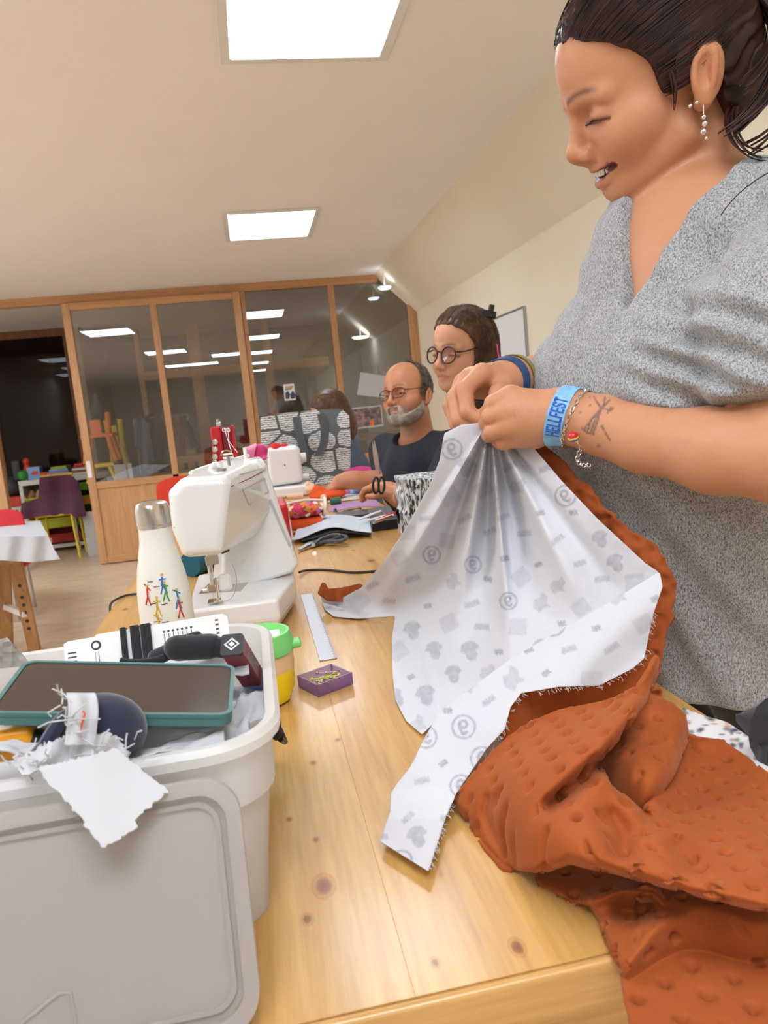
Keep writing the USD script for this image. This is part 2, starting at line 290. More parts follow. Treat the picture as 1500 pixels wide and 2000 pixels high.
zE = ZS+(XR-xe-.05)/(XR-XS)*(HC-ZS)
pane2 = extrude([(xd+W, .72), (xe, .72), (xe, ZS+(XR-xe)/(XR-XS)*(HC-ZS)), (XS+.06, ZT), (xd+W, ZT)], .006, np.array([[1, 0, 0], [0, 0, 1], [0, 1, 0]]), (0, YP+.01, 0))
frame('window_1', '', [('post', post(xd, xd+W, YP-.03, YP+.05, 0, ZT), 'beech'), ('post', extrude([(xe, 0), (xe+.075, 0), (xe+.075, ZS), (xe, ZS+.072)], .09, np.array([[1, 0, 0], [0, 0, 1], [0, 1, 0]]), (0, YP-.04, 0)), 'beech'),
    ('post', post(xc+.012, xc+.05, YP-.03, YP+.05, 0, ZT), 'beech'), ('sill', post(xc+.05, xd, YP-.02, YP+.04, .655, .715), 'beech_across'), ('sill', post(xd+W, xe, YP-.02, YP+.04, .655, .715), 'beech_across'),
    ('lower_panel', box((xc+.05, YP, 0), (xd, YP+.02, .66)), 'beech'), ('lower_panel', box((xd+W, YP, 0), (xe, YP+.02, .66)), 'beech'), ('pane', box((xc+.05, YP+.01, .715), (xd, YP+.016, ZT)), 'pane'), ('pane', pane2, 'pane')])
# second partition at the back of the play corner
yq = 8.6; q0, q1 = -3.4, P(128, 700, yq)[0]
frame('window_2', '', [('header', box((q0, yq, 2.19), (q1+.1, yq+.06, HC), .004), 'beech_dark'), ('post', post(q1, q1+.07, yq, yq+.06, 0, 2.19), 'beech_dark'), ('post', post(P(10, 900, yq)[0]-.07, P(10, 900, yq)[0], yq, yq+.06, 0, 2.19), 'beech_dark'),
    ('pane', box((q0, yq+.02, 0), (q1, yq+.026, 2.19)), 'dark_pane')])
struct('wall_divider', box((q1+.07, yq, 0), (q1+.17, Y2, HC)), 'grey_wall')
struct('wall_behind_play_corner', box((XL, yq+.5, 0), (q1+.07, yq+.56, HC)), 'dark_back')
x0 = P(20, 1000, YP)[0]
frame('door_2', '', [('stile', post(x0-.09, x0, YP-.03, YP+.05, 0, ZT), 'beech')])
# ------------------------------------------------------------------ work table
TZ, TX0, TX1, TY0, TY1 = .77, -.325, .440, .405, 3.86
kn = []
for px, py, r in ((633, 1730, .0061), (1240, 1480, .004), (617, 1640, .003), (600, 1795, .004), (565, 1600, .003), (612, 1490, .004), (850, 1880, .003), (1010, 1850, .005), (660, 1445, .0035), (690, 1075, .006), (725, 1095, .008), (700, 1040, .006), (735, 1030, .005), (590, 1065, .006), (245, 1190, .006)):
    q = PZ(px, py, TZ); kn.append((q[0], q[1], r*.8 if r > .006 else r*.6))
pine_l, pine_d = srgb(208, 165, 96), srgb(182, 134, 66)
for i, (a, b) in enumerate(((1, 1), (.985, .975), (1.01, 1.0))):
    woodmat(f'pine_{i}', tuple(np.array(pine_l)*1.0*np.array([a, a*(1-.02*i), b*(1-.05*i)])), tuple(np.array(pine_d)*np.array([a, a, b])), axis=1, rough=.33, scale=16, knots=kn, coat=.25)
woodmat('pine_across', srgb(214, 170, 102), srgb(176, 126, 66), axis=0, rough=.3, scale=18, coat=.3)
woodmat('pine_leg', srgb(216, 172, 110), srgb(180, 130, 74), axis=2, rough=.4, scale=18)
T = Thing('work_table', 'long varnished knotty pine work table under the sewing machines', 'table', (0, 2, 0))
xs = np.linspace(TX0, TX1, 9)
for i in range(8): T.part('board', box((xs[i]+.00001, TY0, TZ-.03), (xs[i+1]-.00001, TY1, TZ), .0002), f'pine_{(0, 1, 2, 0, 2, 1, 0, 2)[i]}')
T.part('end_edge', rbox((TX0, TY0-.008, TZ-.034), (TX1, TY0+.0005, TZ+.0004), .004), 'pine_across')
T.part('apron', box((TX0+.05, TY0+.035, TZ-.12), (TX1-.05, TY0+.057, TZ-.03), .002), 'pine_across'); T.part('apron', box((TX0+.05, TY1-.06, TZ-.12), (TX1-.05, TY1-.035, TZ-.03), .002), 'pine_across')
T.part('apron', box((TX0+.035, TY0+.06, TZ-.12), (TX0+.057, TY1-.06, TZ-.03), .002), 'pine_0'); T.part('apron', box((TX1-.057, TY0+.06, TZ-.12), (TX1-.035, TY1-.06, TZ-.03), .002), 'pine_0')
for lx in (TX0+.04, TX1-.11):
    for ly in (TY0+.04, 1.95, TY1-.11): T.part('leg', box((lx, ly, 0), (lx+.07, ly+.07, TZ-.03), .004), 'pine_leg')
# ------------------------------------------------------------------ things on the near end of the table
mat('steel', (.62, .60, .57), .22, 1.0); mat('steel_dull', (.45, .46, .47), .38, 1.0); mat('chrome', (.8, .79, .77), .12, 1.0)
mat('black_plastic', (.012, .012, .013), .35); mat('black_cloth', (.014, .014, .018), .95, sheen_weight=.3); mat('navy_cloth', srgb(30, 36, 58), .9, sheen_weight=.4)
translucentmat('box_plastic', srgb(238, 238, 236), .45, .28, srgb(244, 242, 238), .16); translucentmat('lid_plastic', srgb(206, 202, 198), .5, .4, srgb(210, 204, 198), .2)
translucentmat('white_cloth', srgb(212, 212, 214), .25, .95, None, 0, .1)
mat('teal_case', srgb(72, 114, 110), .5); mat('phone_screen', srgb(62, 52, 45), .12); mat('card_white', srgb(236, 234, 230), .6); mat('ink', srgb(60, 58, 60), .7)
mat('maroon', srgb(130, 24, 48), .45); mat('pale_blue', srgb(130, 170, 220), .5); mat('amber', srgb(226, 150, 20), .3); mat('cardboard', srgb(190, 150, 108), .8)
mat('lime_lid', srgb(120, 208, 110), .35); mat('yellow_plastic', srgb(244, 212, 24), .3); mat('peach_plastic', srgb(226, 186, 140), .4)
translucentmat('purple_plastic', srgb(150, 108, 158), .4, .2, srgb(180, 136, 186), .45); mat('yellow_head', srgb(216, 214, 60), .35)
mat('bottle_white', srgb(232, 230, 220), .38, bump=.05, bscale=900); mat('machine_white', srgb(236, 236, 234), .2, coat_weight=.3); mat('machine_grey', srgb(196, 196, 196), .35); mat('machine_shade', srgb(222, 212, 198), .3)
mat('teal_cloth', srgb(20, 92, 112), .7); mat('cord', srgb(40, 30, 24), .6); mat('red_plastic', srgb(196, 24, 36), .35); mat('red_dark', srgb(130, 12, 30), .4); mat('chair_red', srgb(214, 52, 24), .45)
def rh(pts, r, n=12): s = m3.Manifold.sphere(r, n); return m3.Manifold.batch_hull([s.translate([float(c) for c in q]) for q in pts])
def loop(w, d, r, n=6):
    return np.array(rrect(w, d, r, n).exterior.coords)[:-1]
# storage box: tapered tub, rounded corners, rolled rim
bx0, bx1, by0, by1, bz = -.40, -.012, .483, .775, .918
T = Thing('storage_box', 'frosted translucent plastic storage box crammed with sewing odds and ends', 'box', ((bx0+bx1)/2, (by0+by1)/2, TZ))
def tub(cx, cy, w, d, r, z0, z1, taper, th, rim=.008):
    rows = []
    for (z, o) in ((z0, -taper), (z0+.25*(z1-z0), -taper*.8), (z0+.62*(z1-z0), -taper*.35), (z0+.66*(z1-z0), -taper*.05), (z1-.012, 0), (z1-.011, rim*.9), (z1-.004, rim), (z1, rim*.6), (z1-.001, -th), (z1-.012, -th-.001), (z0+.64*(z1-z0), -taper*.3-th), (z0+th, -taper-th)):
        l = loop(w+2*o, d+2*o, max(r+o, .004)); rows.append(np.c_[l+[cx, cy], np.full(len(l), z)])
    V = np.array(rows); k, n = V.shape[:2]; i = np.arange(k-1)[:, None]*n; j = np.arange(n)[None]; j2 = (j+1) % n
    Q = np.stack([i+j, i+j2, i+n+j2, i+n+j], -1).reshape(-1, 4); Vf = np.vstack([V.reshape(-1, 3), [[cx, cy, z0]], [[cx, cy, z0+th]]]); c = k*n; jj = np.arange(n)
    return Vf, np.vstack([Q[:, [0, 1, 2]], Q[:, [0, 2, 3]], np.stack([np.full(n, c), (jj+1) % n, jj], 1), np.stack([np.full(n, c+1), (k-1)*n+jj, (k-1)*n+(jj+1) % n], 1)])
T.part('tub', tub((bx0+bx1)/2, (by0+by1)/2, bx1-bx0, by1-by0, .045, TZ+.0005, bz, .016, .0025), 'box_plastic')
q = P(536, 1440, .70); T.part('latch', join(box((bx1-.004, .70, .815), (bx1+.006, .735, .86), .003), tube([(bx1+.004, .705, .815), (bx1+.008, .717, .806), (bx1+.004, .73, .815)], .003)), 'black_plastic')
# lid propped up in front of the box
T = Thing('box_lid', 'frosted plastic lid with raised rim propped upright against the front of the storage box', 'lid', (-.2, .43, TZ))
lw, lh = .33, .146; lx = -.0345-lw/2
d_up = np.array([0, .040, .118]); d_up /= np.linalg.norm(d_up); ML = np.stack([[1, 0, 0], d_up, np.cross([1, 0, 0], d_up)], 1); o = np.array([lx, .4085, TZ+.0015])+d_up*lh/2
outer, inner, inner2 = rrect(lw, lh, .024, 10), rrect(lw-.018, lh-.018, .017, 10), rrect(lw-.026, lh-.026, .015, 10)
T.part('panel', extrude(inner, .002, ML, o), 'lid_plastic')
T.part('rim', join(*[extrude(a.difference(b), h, ML, o+ML[:, 2]*z) for a, b, h, z in ((outer, inner, .009, -.001), (inner2, rrect(lw-.032, lh-.032, .013, 10), .0035, .001))]), 'lid_plastic')
c = P(100, 1985, .418); T.part('moulded_ridge', tube([c+d_up*s+np.array([u, 0, 0])-ML[:, 2]*-.0022 for u, s in ((-.02, -.002), (.006, .012), (.012, .011), (.014, -.008))], .0012), 'lid_plastic')
# white scraps inside the box
def scrap(name, label, cpx, Y, size, seed, th=.0012, mt='white_cloth', amp=.015):
    c = P(*cpx, Y); n = 26; u = np.linspace(-1, 1, n); U, Vv = np.meshgrid(u, u, indexing='ij')
    pts = np.stack([U, Vv, 0*U], -1)*np.array([size[0], size[1], 0])/2; w = meshkit.fbm(np.stack([U*1.6+seed, Vv*1.6, 0*U+seed*3], -1), 3, seed)-.5
    pts[..., 2] += w*amp*3; pts += c; obj(name, sheet(pts, th), mt, label, 'fabric scrap')
scrap('fabric_scrap', 'crumpled white scrap in the right front corner of the box beside the phone', (420, 1432), .545, (.05, .04), 3, amp=.012)
scrap('fabric_scrap', 'white folded scrap along the right side of the box behind the phone corner', (475, 1375), .64, (.05, .09), 5, amp=.011)
scrap('fabric_scrap', 'grey white scrap lying under the phone at the front of the box', (300, 1445), .53, (.1, .05), 8, amp=.01)
scrap('fabric_scrap', 'pale paper like scrap sticking out under the card and black ribbon', (330, 1310), .66, (.14, .05), 11, amp=.008)
scrap('fabric_scrap', 'white scrap at the left of the box below the phone', (10, 1440), .53, (.06, .05), 14, amp=.008)
# something to fill the box below, so that the things rest on it
obj('fabric_bundle', rbox((bx0+.03, by0+.025, TZ+.006), (bx1-.035, by1-.025, bz-.035), .02), 'white_cloth', 'folded white fabric filling the storage box beneath the phone', 'fabric')
# phone in a teal case
a, b, c_, d = P(462, 1302, .605), P(-30, 1287, .605), P(-30, 1398, .515), P(450, 1396, .515)
ex = (a-b)+(d-c_); ex /= np.linalg.norm(ex); ey = (b-c_)+(a-d); ey -= ex*(ex@ey); ey /= np.linalg.norm(ey); MP = np.stack([ex, ey, np.cross(ex, ey)], 1); ctr = (a+d)/2
T = Thing('phone', 'dark screened phone in a teal case lying on top of the box contents', 'phone', ctr)
pw, ph = .162, np.linalg.norm(a-d); oc = ctr-ex*pw/2
T.part('case', join(extrude(rrect(pw, ph, .010, 8), .006, MP, oc-MP[:, 2]*.008), extrude(rrect(pw, ph, .010, 8).difference(rrect(pw-.006, ph-.006, .008, 8)), .0035, MP, oc-MP[:, 2]*.0025)), 'teal_case')
T.part('screen', extrude(rrect(pw-.0065, ph-.0065, .008, 8), .002, MP, oc-MP[:, 2]*.0019), 'phone_screen')
# card of black elastic
a, b, c_, d = P(443, 1197, .715), P(124, 1250, .715), P(132, 1340, .70), P(455, 1290, .70)
T = Thing('haberdashery_card', 'white printed card wound with black elastic standing at the back of the box', 'card', b)
ex = a-b; L = np.linalg.norm(ex); ex /= L; ey = (b-c_)+(a-d); ey -= ex*(ex@ey); ey /= np.linalg.norm(ey); H = .042; MC = np.stack([ex, ey, np.cross(ex, ey)], 1); ob = b-ey*H
T.part('card', extrude(Polygon([(0, 0), (L, 0), (L, H-.004), (L-.004, H), (.03, H), (.028, H-.002), (.004, H-.002), (0, H-.004)]), .0012, MC, ob), 'card_white')
pr = []
for k in range(7):
    x = L*.60+k*L*.028; pr.append(shapely.box(x, H-.022, x+.0006, H-.010)); pr.append(Point(x+.0003, H-.008).buffer(.0011))
for k in range(6): pr.append(shapely.box(L*.02, H-.014-k*.004, L*.07, H-.0128-k*.004))
for k in range(5): pr.append(shapely.box(L-.012, H-.006-k*.0042, L-.009, H-.0045-k*.0042))
pr += [Point(L*.19, H-.010).buffer(.0045).difference(Point(L*.188, H-.010).buffer(.0028)), shapely.box(L*.18, H-.032, L*.182, H-.016), shapely.box(L*.2, H-.03, L*.203, H-.016), shapely.box(L*.8, H-.028, L*.86, H-.0272)]
T.part('print', join(*[extrude(g, .0003, MC, ob+MC[:, 2]*.00121) for g in pr]), 'ink')
T.part('elastic', join(*[tube([ob+ex*(L*s)+ey*yy+MC[:, 2]*(z+.0012) for yy, z in ((-.001, .0035), (H*.3, .003), (H*.7, .003), (H+.0015, .002), (H+.0015, -.003), (-.001, -.003))], .0022, 6) for s in (.355, .366, .415, .425, .437, .446, .478, .488, .505, .514)]), 'black_cloth')
# black ribbon roll, needle packet
T = Thing('ribbon_roll', 'black ribbon bundled up lying on the white card in the box', 'ribbon', P(360, 1270, .655))
T.part('roll', join(rh([P(305, 1284, .655), P(345, 1266, .655)], .0075), rh([P(345, 1266, .652), P(412, 1262, .652)], .0115), rh([P(402, 1262, .652), P(448, 1266, .65)], .0095)), 'black_cloth')
T.part('ribbon_end', join(tube(smooth_path([P(235, 1290, .64), P(280, 1292, .64), P(320, 1282, .645)], 12), .0028), rh([P(345, 1254, .655), P(385, 1242, .655)], .0045)), 'black_cloth')
a, b = P(455, 1262, .635), P(492, 1322, .685); ex = (b-a)/np.linalg.norm(b-a)
T = Thing('needle_packet', 'maroon needle packet with a black end and blue tip beside the ribbon', 'packet', a); M_ = frame_of(ex)
L = np.linalg.norm(b-a)
T.part('sleeve', extrude(rrect(.019, .019, .003), L, M_, a), 'maroon'); T.part('cap', extrude(rrect(.0195, .0195, .003), .004, M_, a-ex*.004), 'black_plastic')
T.part('emblem', extrude(Polygon([(-.007, 0), (0, .006), (.007, 0), (0, -.006)]).difference(Polygon([(-.005, 0), (0, .004), (.005, 0), (0, -.004)])).union(Polygon([(-.003, 0), (0, .0024), (.003, 0), (0, -.0024)])), .0004, M_, a-ex*.0045), 'steel_dull'); T.part('tip', extrude(rrect(.0185, .0185, .003), .012, M_, b), 'pale_blue')
T.part('print', extrude(shapely.box(-.0095, -.006, -.0092, .006), L*.6, M_, a+ex*L*.2), 'card_white')
# amber tin, wooden reel at left of the box
obj('plastic_case', rbox(P(-60, 1475, .52)+[0, 0, -.01], P(50, 1462, .505)+[0, .03, .008], .004), 'amber', 'orange amber plastic case at the left end of the box', 'case')
T = Thing('thread_reel', 'wooden reel with a black cap lying beneath the phone at the left', 'reel', P(60, 1435, .53))
T.part('reel', tube([P(25, 1420, .545), P(66, 1447, .53)], [.008, .009], 12), 'cardboard'); T.part('cap', tube([P(66, 1447, .53), P(90, 1452, .526)], .009, 12), 'black_plastic')
# navy pincushion on the rim and frayed white strip hung over it
cp = P(165, 1455, .497)
T = Thing('wrist_pincushion', 'navy blue domed pincushion wedged against the front rim of the box', 'pincushion', cp)
T.part('cushion', surfnet(lambda p: smax(ell(p, cp+[.008, .012, .002], (.031, .022, .027)), -(p[:, 2]-cp[2]+.02), .004), cp-.06, cp+.06, .0025), 'navy_cloth')
T.part('strap', tube(smooth_path([P(70, 1478, .487), P(98, 1440, .49), P(128, 1400, .50), P(150, 1392, .505)], 14), [.005]*14, 8), 'navy_cloth')
T = Thing('fabric_strip', 'white frayed fabric strip hanging over the box front from the navy pincushion', 'fabric strip', P(150, 1500, .47))
def fringe_poly(pts, seed, amp=5, step=7):
    r = np.random.default_rng(seed); ls = LineString(pts+[pts[0]]); n = int(ls.length/step); out = []
    for i in range(n):
        p = ls.interpolate(i/n*ls.length); out.append((p.x+r.uniform(-amp, amp), p.y+r.uniform(-amp, amp)))
    return Polygon(out).buffer(0)
def px_sheet(poly, Yf, th=.0012, cell=9, fold=None):
    """cloth cut to an outline: triangulated, each point set at its own depth, closed to the thickness th"""
    x0, y0, x1, y1 = poly.bounds; gx, gy = np.meshgrid(np.arange(x0, x1, cell), np.arange(y0, y1, cell)); g = np.c_[gx.ravel(), gy.ravel()]
    inner = poly.buffer(-cell*.6); g = g[shapely.contains_xy(inner, g[:, 0], g[:, 1])]; ring = np.vstack([np.array(shapely.segmentize(k.exterior, cell).coords)[:-1] for k in getattr(poly, 'geoms', [poly])])
    from scipy.spatial import Delaunay
    pts = np.vstack([ring, g]); t = Delaunay(pts).simplices; c = pts[t].mean(1); t = t[shapely.contains_xy(poly, c[:, 0], c[:, 1])]
    a = pts[t]; ar = np.cross(a[:, 1]-a[:, 0], a[:, 2]-a[:, 0]); t = np.where((ar > 0)[:, None], t[:, ::-1], t)
    return pts, t, np.array([P(x, y, Yf(x, y)) for x, y in pts])
def thick(V, t, th, d=None):
    n = np.zeros_like(V); fn = np.cross(V[t[:, 1]]-V[t[:, 0]], V[t[:, 2]]-V[t[:, 0]])
    for k in range(3): np.add.at(n, t[:, k], fn)
    n /= np.linalg.norm(n, axis=1, keepdims=True)+1e-15
    e = np.vstack([t[:, [0, 1]], t[:, [1, 2]], t[:, [2, 0]]]); key = {(a, b) for a, b in e}; bd = np.array([(a, b) for a, b in key if (b, a) not in key]); N = len(V)
    return np.vstack([V, V-n*th]), np.vstack([t, t[:, ::-1]+N, np.stack([bd[:, 1], bd[:, 0], bd[:, 0]+N], 1), np.stack([bd[:, 1], bd[:, 0]+N, bd[:, 1]+N], 1)])
pt, t, V = px_sheet(fringe_poly([(72, 1500), (225, 1462), (262, 1490), (330, 1545), (262, 1600), (268, 1615), (200, 1656), (150, 1590)], 4, 3.2, 6), lambda x, y: .457-.00024*(y-1490)+.0015*math.sin(x*.03))
T.part('hanging_end', thick(V, t, .001), 'white_cloth')
pt, t, V = px_sheet(fringe_poly([(15, 1492), (60, 1462), (130, 1440), (215, 1430), (255, 1470), (215, 1492), (90, 1505), (40, 1510)], 9, 6, 5), lambda x, y: .474+.004*math.sin(x*.07+y*.05)+.0002*(1490-y))
T.part('frayed_fold', thick(V, t, .0015), 'white_cloth')
n = 16; s = np.linspace(0, 1, n); px = [(185, 1448), (170, 1400), (155, 1362), (158, 1352)]
band = np.array([[P(158+28*w+7*math.sin(a*3), 1455-98*math.sin(a*1.57), .472+.028*a+.004*math.sin(w*3)) for w in np.linspace(-1, 1, 9)] for a in s])
band2 = band+meshkit.noise(band*160)[..., None]*np.array([0, -.002, .001]); T.part('loop', sheet(band2, .0012), 'white_cloth')
T.part('seam_mark', tube([P(162+4*k, 1388+6*k, .4790-.0012*k) for k in (0, 1)]+[P(158, 1420, .4745), P(156, 1442, .4715)], .0006, 5), 'chair_red')
r_ = np.random.default_rng(3); fr = []
for k in range(46):
    x, y = [(130+r_.uniform(-14, 20), 1372+r_.uniform(-12, 60)), (225+r_.uniform(-60, 60), 1450+r_.uniform(-20, 40)), (60+r_.uniform(-40, 50), 1485+r_.uniform(-15, 15))][k % 3]
    a = P(x, y, .470); d = r_.normal(size=3)*.004; fr.append(tube([a, a+d, a+d*1.6+r_.normal(size=3)*.002], .0005, 4))
T.part('fringe', join(*fr), 'white_cloth', kind='stuff')
# clear plastic wrap at the far left behind the box
pt, t, V = px_sheet(Polygon([(-40, 1262), (12, 1246), (48, 1284), (60, 1300), (-40, 1310)]), lambda x, y: .74+.006*math.sin(x*.2)+.004*math.sin(y*.3))
obj('plastic_bag', thick(V, t, .0008), 'lid_plastic', 'clear plastic bag corner poking up at the left behind the phone', 'bag')
# round snack tub
q = np.array([-.024, .925, TZ])
T = Thing('lunch_tub', 'round yellow tub with a green lid behind the storage box', 'tub', q)
T.part('bowl', lathe([(0, 0), (.026, 0), (.034, .004), (.041, .022), (.0425, .045), (.040, .045), (.03, .006), (0, .005)], 40, q), 'yellow_plastic')
T.part('cream_band', lathe([(.0426, .045), (.0432, .052), (.0425, .07), (.039, .07), (.039, .045)], 40, q), 'peach_plastic')
T.part('lid', lathe([(0, .086), (.034, .087), (.037, .092), (.041, .092), (.0455, .078), (.0455, .068), (.043, .066), (.0425, .072), (0, .074)], 40, q), 'lime_lid')
T.part('lid_tab', rbox(q+[.036, -.016, .069], q+[.054, .004, .078], .003), 'lime_lid'); T.part('paper_label', extrude(rrect(.05, .03, .004), .0006, None, q+[.004, 0, .0875]), 'card_white')
# purple pin box
cs = [PZ(583, 1343, TZ), PZ(622, 1363, TZ), PZ(688, 1336, TZ)]; e1 = (cs[0]-cs[1]); e2 = (cs[2]-cs[1]); L1, L2 = np.linalg.norm(e1), np.linalg.norm(e2); e1 /= L1; e2 -= e1*(e1@e2)*.5; L2 = np.linalg.norm(e2); e2 /= L2
T = Thing('pin_box', 'small purple plastic box of yellow headed pins on the bare table', 'box', cs[1])
def quadpr(o, a, b, la, lb, z0, z1):
    p = [o, o+a*la, o+a*la+b*lb, o+b*lb]; h = trimesh.convex.convex_hull(np.array([x+[0, 0, z] for x in p for z in (z0, z1)])); return h.vertices, h.faces
w = .0022; ob = cs[1]; hh = .017
T.part('tray', join(quadpr(ob, e1, e2, L1, L2, .0005, .0025), quadpr(ob, e1, e2, w, L2, .0025, hh), quadpr(ob, e1, e2, L1, w, .0025, hh), quadpr(ob+e1*(L1-w), e1, e2, w, L2, .0025, hh), quadpr(ob+e2*(L2-w), e1, e2, L1, w, .0025, hh)), 'purple_plastic')
for k in range(34):
    a = ob+e1*(L1*r_.uniform(.14, .86))+e2*(L2*r_.uniform(.14, .86))+[0, 0, r_.uniform(.005, .016)]; th = r_.uniform(0, 6.28); d = np.array([math.cos(th), math.sin(th), r_.uniform(-.05, .12)])*.034
    lo, hi = 0, 1; b = a+d
    s1, s2 = (b-ob)@e1/L1, (b-ob)@e2/L2
    if not (0.05 < s1 < .95 and .05 < s2 < .95): b = a+(ob+e1*L1/2+e2*L2/2+[0, 0, .012]-a)*1.3
    obj('pin', join(tube([a, b], .00035, 5), trimesh.creation.icosphere(2, .0018).apply_translation(a)), 'yellow_head' if k % 3 else 'steel', 'thin pin with a round head lying loose in the purple box', 'pin', 'pins in the purple box')
# steel ruler
a, b = (PZ(587, 1163, TZ)+PZ(612, 1160, TZ))/2, (PZ(626, 1292, TZ)+PZ(657, 1287, TZ))/2; d = b-a; L = np.linalg.norm(d); d /= L; nrm = np.array([-d[1], d[0], 0])
MR = np.stack([d, nrm, [0, 0, 1]], 1)
T = Thing('ruler', 'flat grey steel ruler lying on the table beside the sewing machine', 'ruler', a)
T.part('blade', extrude(shapely.box(0, -.0125, L, .0125), .0012, MR, a+[0, 0, .0002]), 'steel_dull')
T.part('graduations', join(*[extrude(shapely.box(x-.00015, .0125-(.007 if i % 10 == 0 else .005 if i % 5 == 0 else .003), x+.00015, .0124), .0001, MR, a+[0, 0, .0014]) for i, x in enumerate(np.arange(.004, L, .0025))]), 'ink')
# white steel bottle
q = np.array([-.142, 1.02, TZ])
T = Thing('water_bottle', 'matt white drinking bottle with a steel cap in front of the sewing machine', 'bottle', q)
prof = [(0, 0), (.031, 0), (.0345, .003), (.0355, .012), (.0355, .118), (.0345, .142), (.0315, .165), (.0265, .190), (.0225, .208), (.0212, .222), (.0212, .230), (.018, .231), (0, .231)]
T.part('body', lathe(prof, 56, q), 'bottle_white')
T.part('cap', lathe([(0, .2315), (.0222, .2315), (.0228, .234), (.0226, .253), (.0205, .260), (.015, .2635), (0, .2645)], 48, q), 'steel')
T.part('neck_ring', lathe([(.0212, .2285), (.0218, .2285), (.0218, .2315), (.0212, .2315)], 48, q), 'steel')
for c_, n_ in (((60, 120, 190), 'print_blue'), ((200, 60, 50), 'print_red'), ((80, 150, 70), 'print_green'), ((210, 170, 60), 'print_gold')): mat(n_, srgb(*c_), .5)
def rbot(z): return np.interp(z, [p[1] for p in prof[3:9]], [p[0] for p in prof[3:9]])
def on_bottle(ang, z): z = z+.056; r = rbot(z)+.0004; return q+[r*math.sin(ang), -r*math.cos(ang), z]
for (ang, z0, col, seed) in ((-.5, .085, 'print_red', 1), (-.15, .070, 'print_gold', 2), (.15, .098, 'print_blue', 3), (.2, .088, 'print_green', 4), (.62, .075, 'print_blue', 5), (.66, .062, 'print_red', 6), (-.2, .045, 'print_gold', 7)):
    g = np.random.default_rng(seed); st = [tube([on_bottle(ang, z0+.012), on_bottle(ang+g.uniform(-.06, .06), z0)], .0013, 6), tube([on_bottle(ang, z0+.002), on_bottle(ang-.12, z0-.010)], .0010, 6), tube([on_bottle(ang, z0+.002), on_bottle(ang+.1, z0-.011)], .0010, 6), tube([on_bottle(ang-.14, z0+.012+g.uniform(-.006, .006)), on_bottle(ang+.14, z0+.009)], .0009, 6)]
    T.part('printed_figure', join(*st), col); T.part('printed_figure_head', tube([on_bottle(ang, z0+.014), on_bottle(ang, z0+.0165)], [.0018, .0014], 8), 'print_gold')
for (ang, z) in ((-.35, .105), (-.1, .098), (-.3, .076), (0.1, .074), (-.25, .052), (.05, .05)): T.part('printed_line', tube([on_bottle(ang-.12, z), on_bottle(ang+.12, z+.0005)], .0005, 4), 'ink')
T.part('printed_ring', tube([on_bottle(-.1+.09*math.cos(s), .035+.005*math.sin(s)) for s in np.linspace(0, 6.28, 16)[:-1]], .0006, 5, True), 'ink')
# ------------------------------------------------------------------ sewing machines
def pp(lst, Y): return [P(x, y, Y) for x, y in lst]
def span(lst, Y0, Y1, r=.008): a = pp(lst, Y0); return rh(a+[q+[0, Y1-Y0, 0] for q in a], r)
T = Thing('sewing_machine', 'white sewing machine with needle toward the camera right behind the bottle', 'sewing machine', (-.05, 1.35, TZ))
near = [(350, 968), (366, 952), (434, 947), (424, 1010), (420, 1064), (372, 1068), (357, 1030)]
A = pp(near, 1.19); far = pp([(408, 930), (446, 912), (502, 912), (524, 983), (498, 1028), (424, 1034)], 1.40)
MI = 28
arm = rh(A+far, .016, MI)
topc = rh(pp([(436, 922), (500, 905), (512, 912), (470, 935)], 1.36)+[q+[0, .12, 0] for q in pp([(436, 925), (500, 908), (512, 915)], 1.36)], .008, MI)
pil = rh(pp([(452, 920), (508, 906), (573, 1100), (566, 1110), (440, 1150)], 1.37)+[q+[0, .12, 0] for q in pp([(440, 920), (505, 908), (574, 1098), (420, 1150)], 1.37)], .009, MI)
bn = pp([(386, 1190), (540, 1184)], 1.215); bn += [np.array([b[0], b[1], TZ+.022]) for b in bn]; bq = [np.array([b[0]+(.014 if i % 2 else 0), 1.47, b[2]]) for i, b in enumerate(bn)]
z_bed = max(b[2] for b in bn)
bed = [np.array([-.132, 1.215, z_bed-.006]), np.array([.004, 1.215, z_bed-.006]), np.array([.040, 1.36, z_bed-.006]), np.array([.040, 1.49, z_bed-.006]), np.array([-.132, 1.49, z_bed-.006])]
low = [q*[1, 1, 0]+[0, 0, TZ+.032] for q in bed]
base = rh(bed+low, .007, MI)
foot = rh([q*[1, 1, 0]+[(-.010 if q[0] > 0 else .006), .005, TZ+.0075] for q in bed]+[q*[1, 1, 0]+[0, 0, TZ+.027] for q in bed], .007, MI)
T.part('head', arm, 'machine_white', 45); T.part('top_cover', topc, 'machine_white', 45); T.part('pillar', pil, 'machine_white', 45); T.part('base', base, 'machine_white', 45); T.part('base_skirt', foot, 'machine_shade', 45)
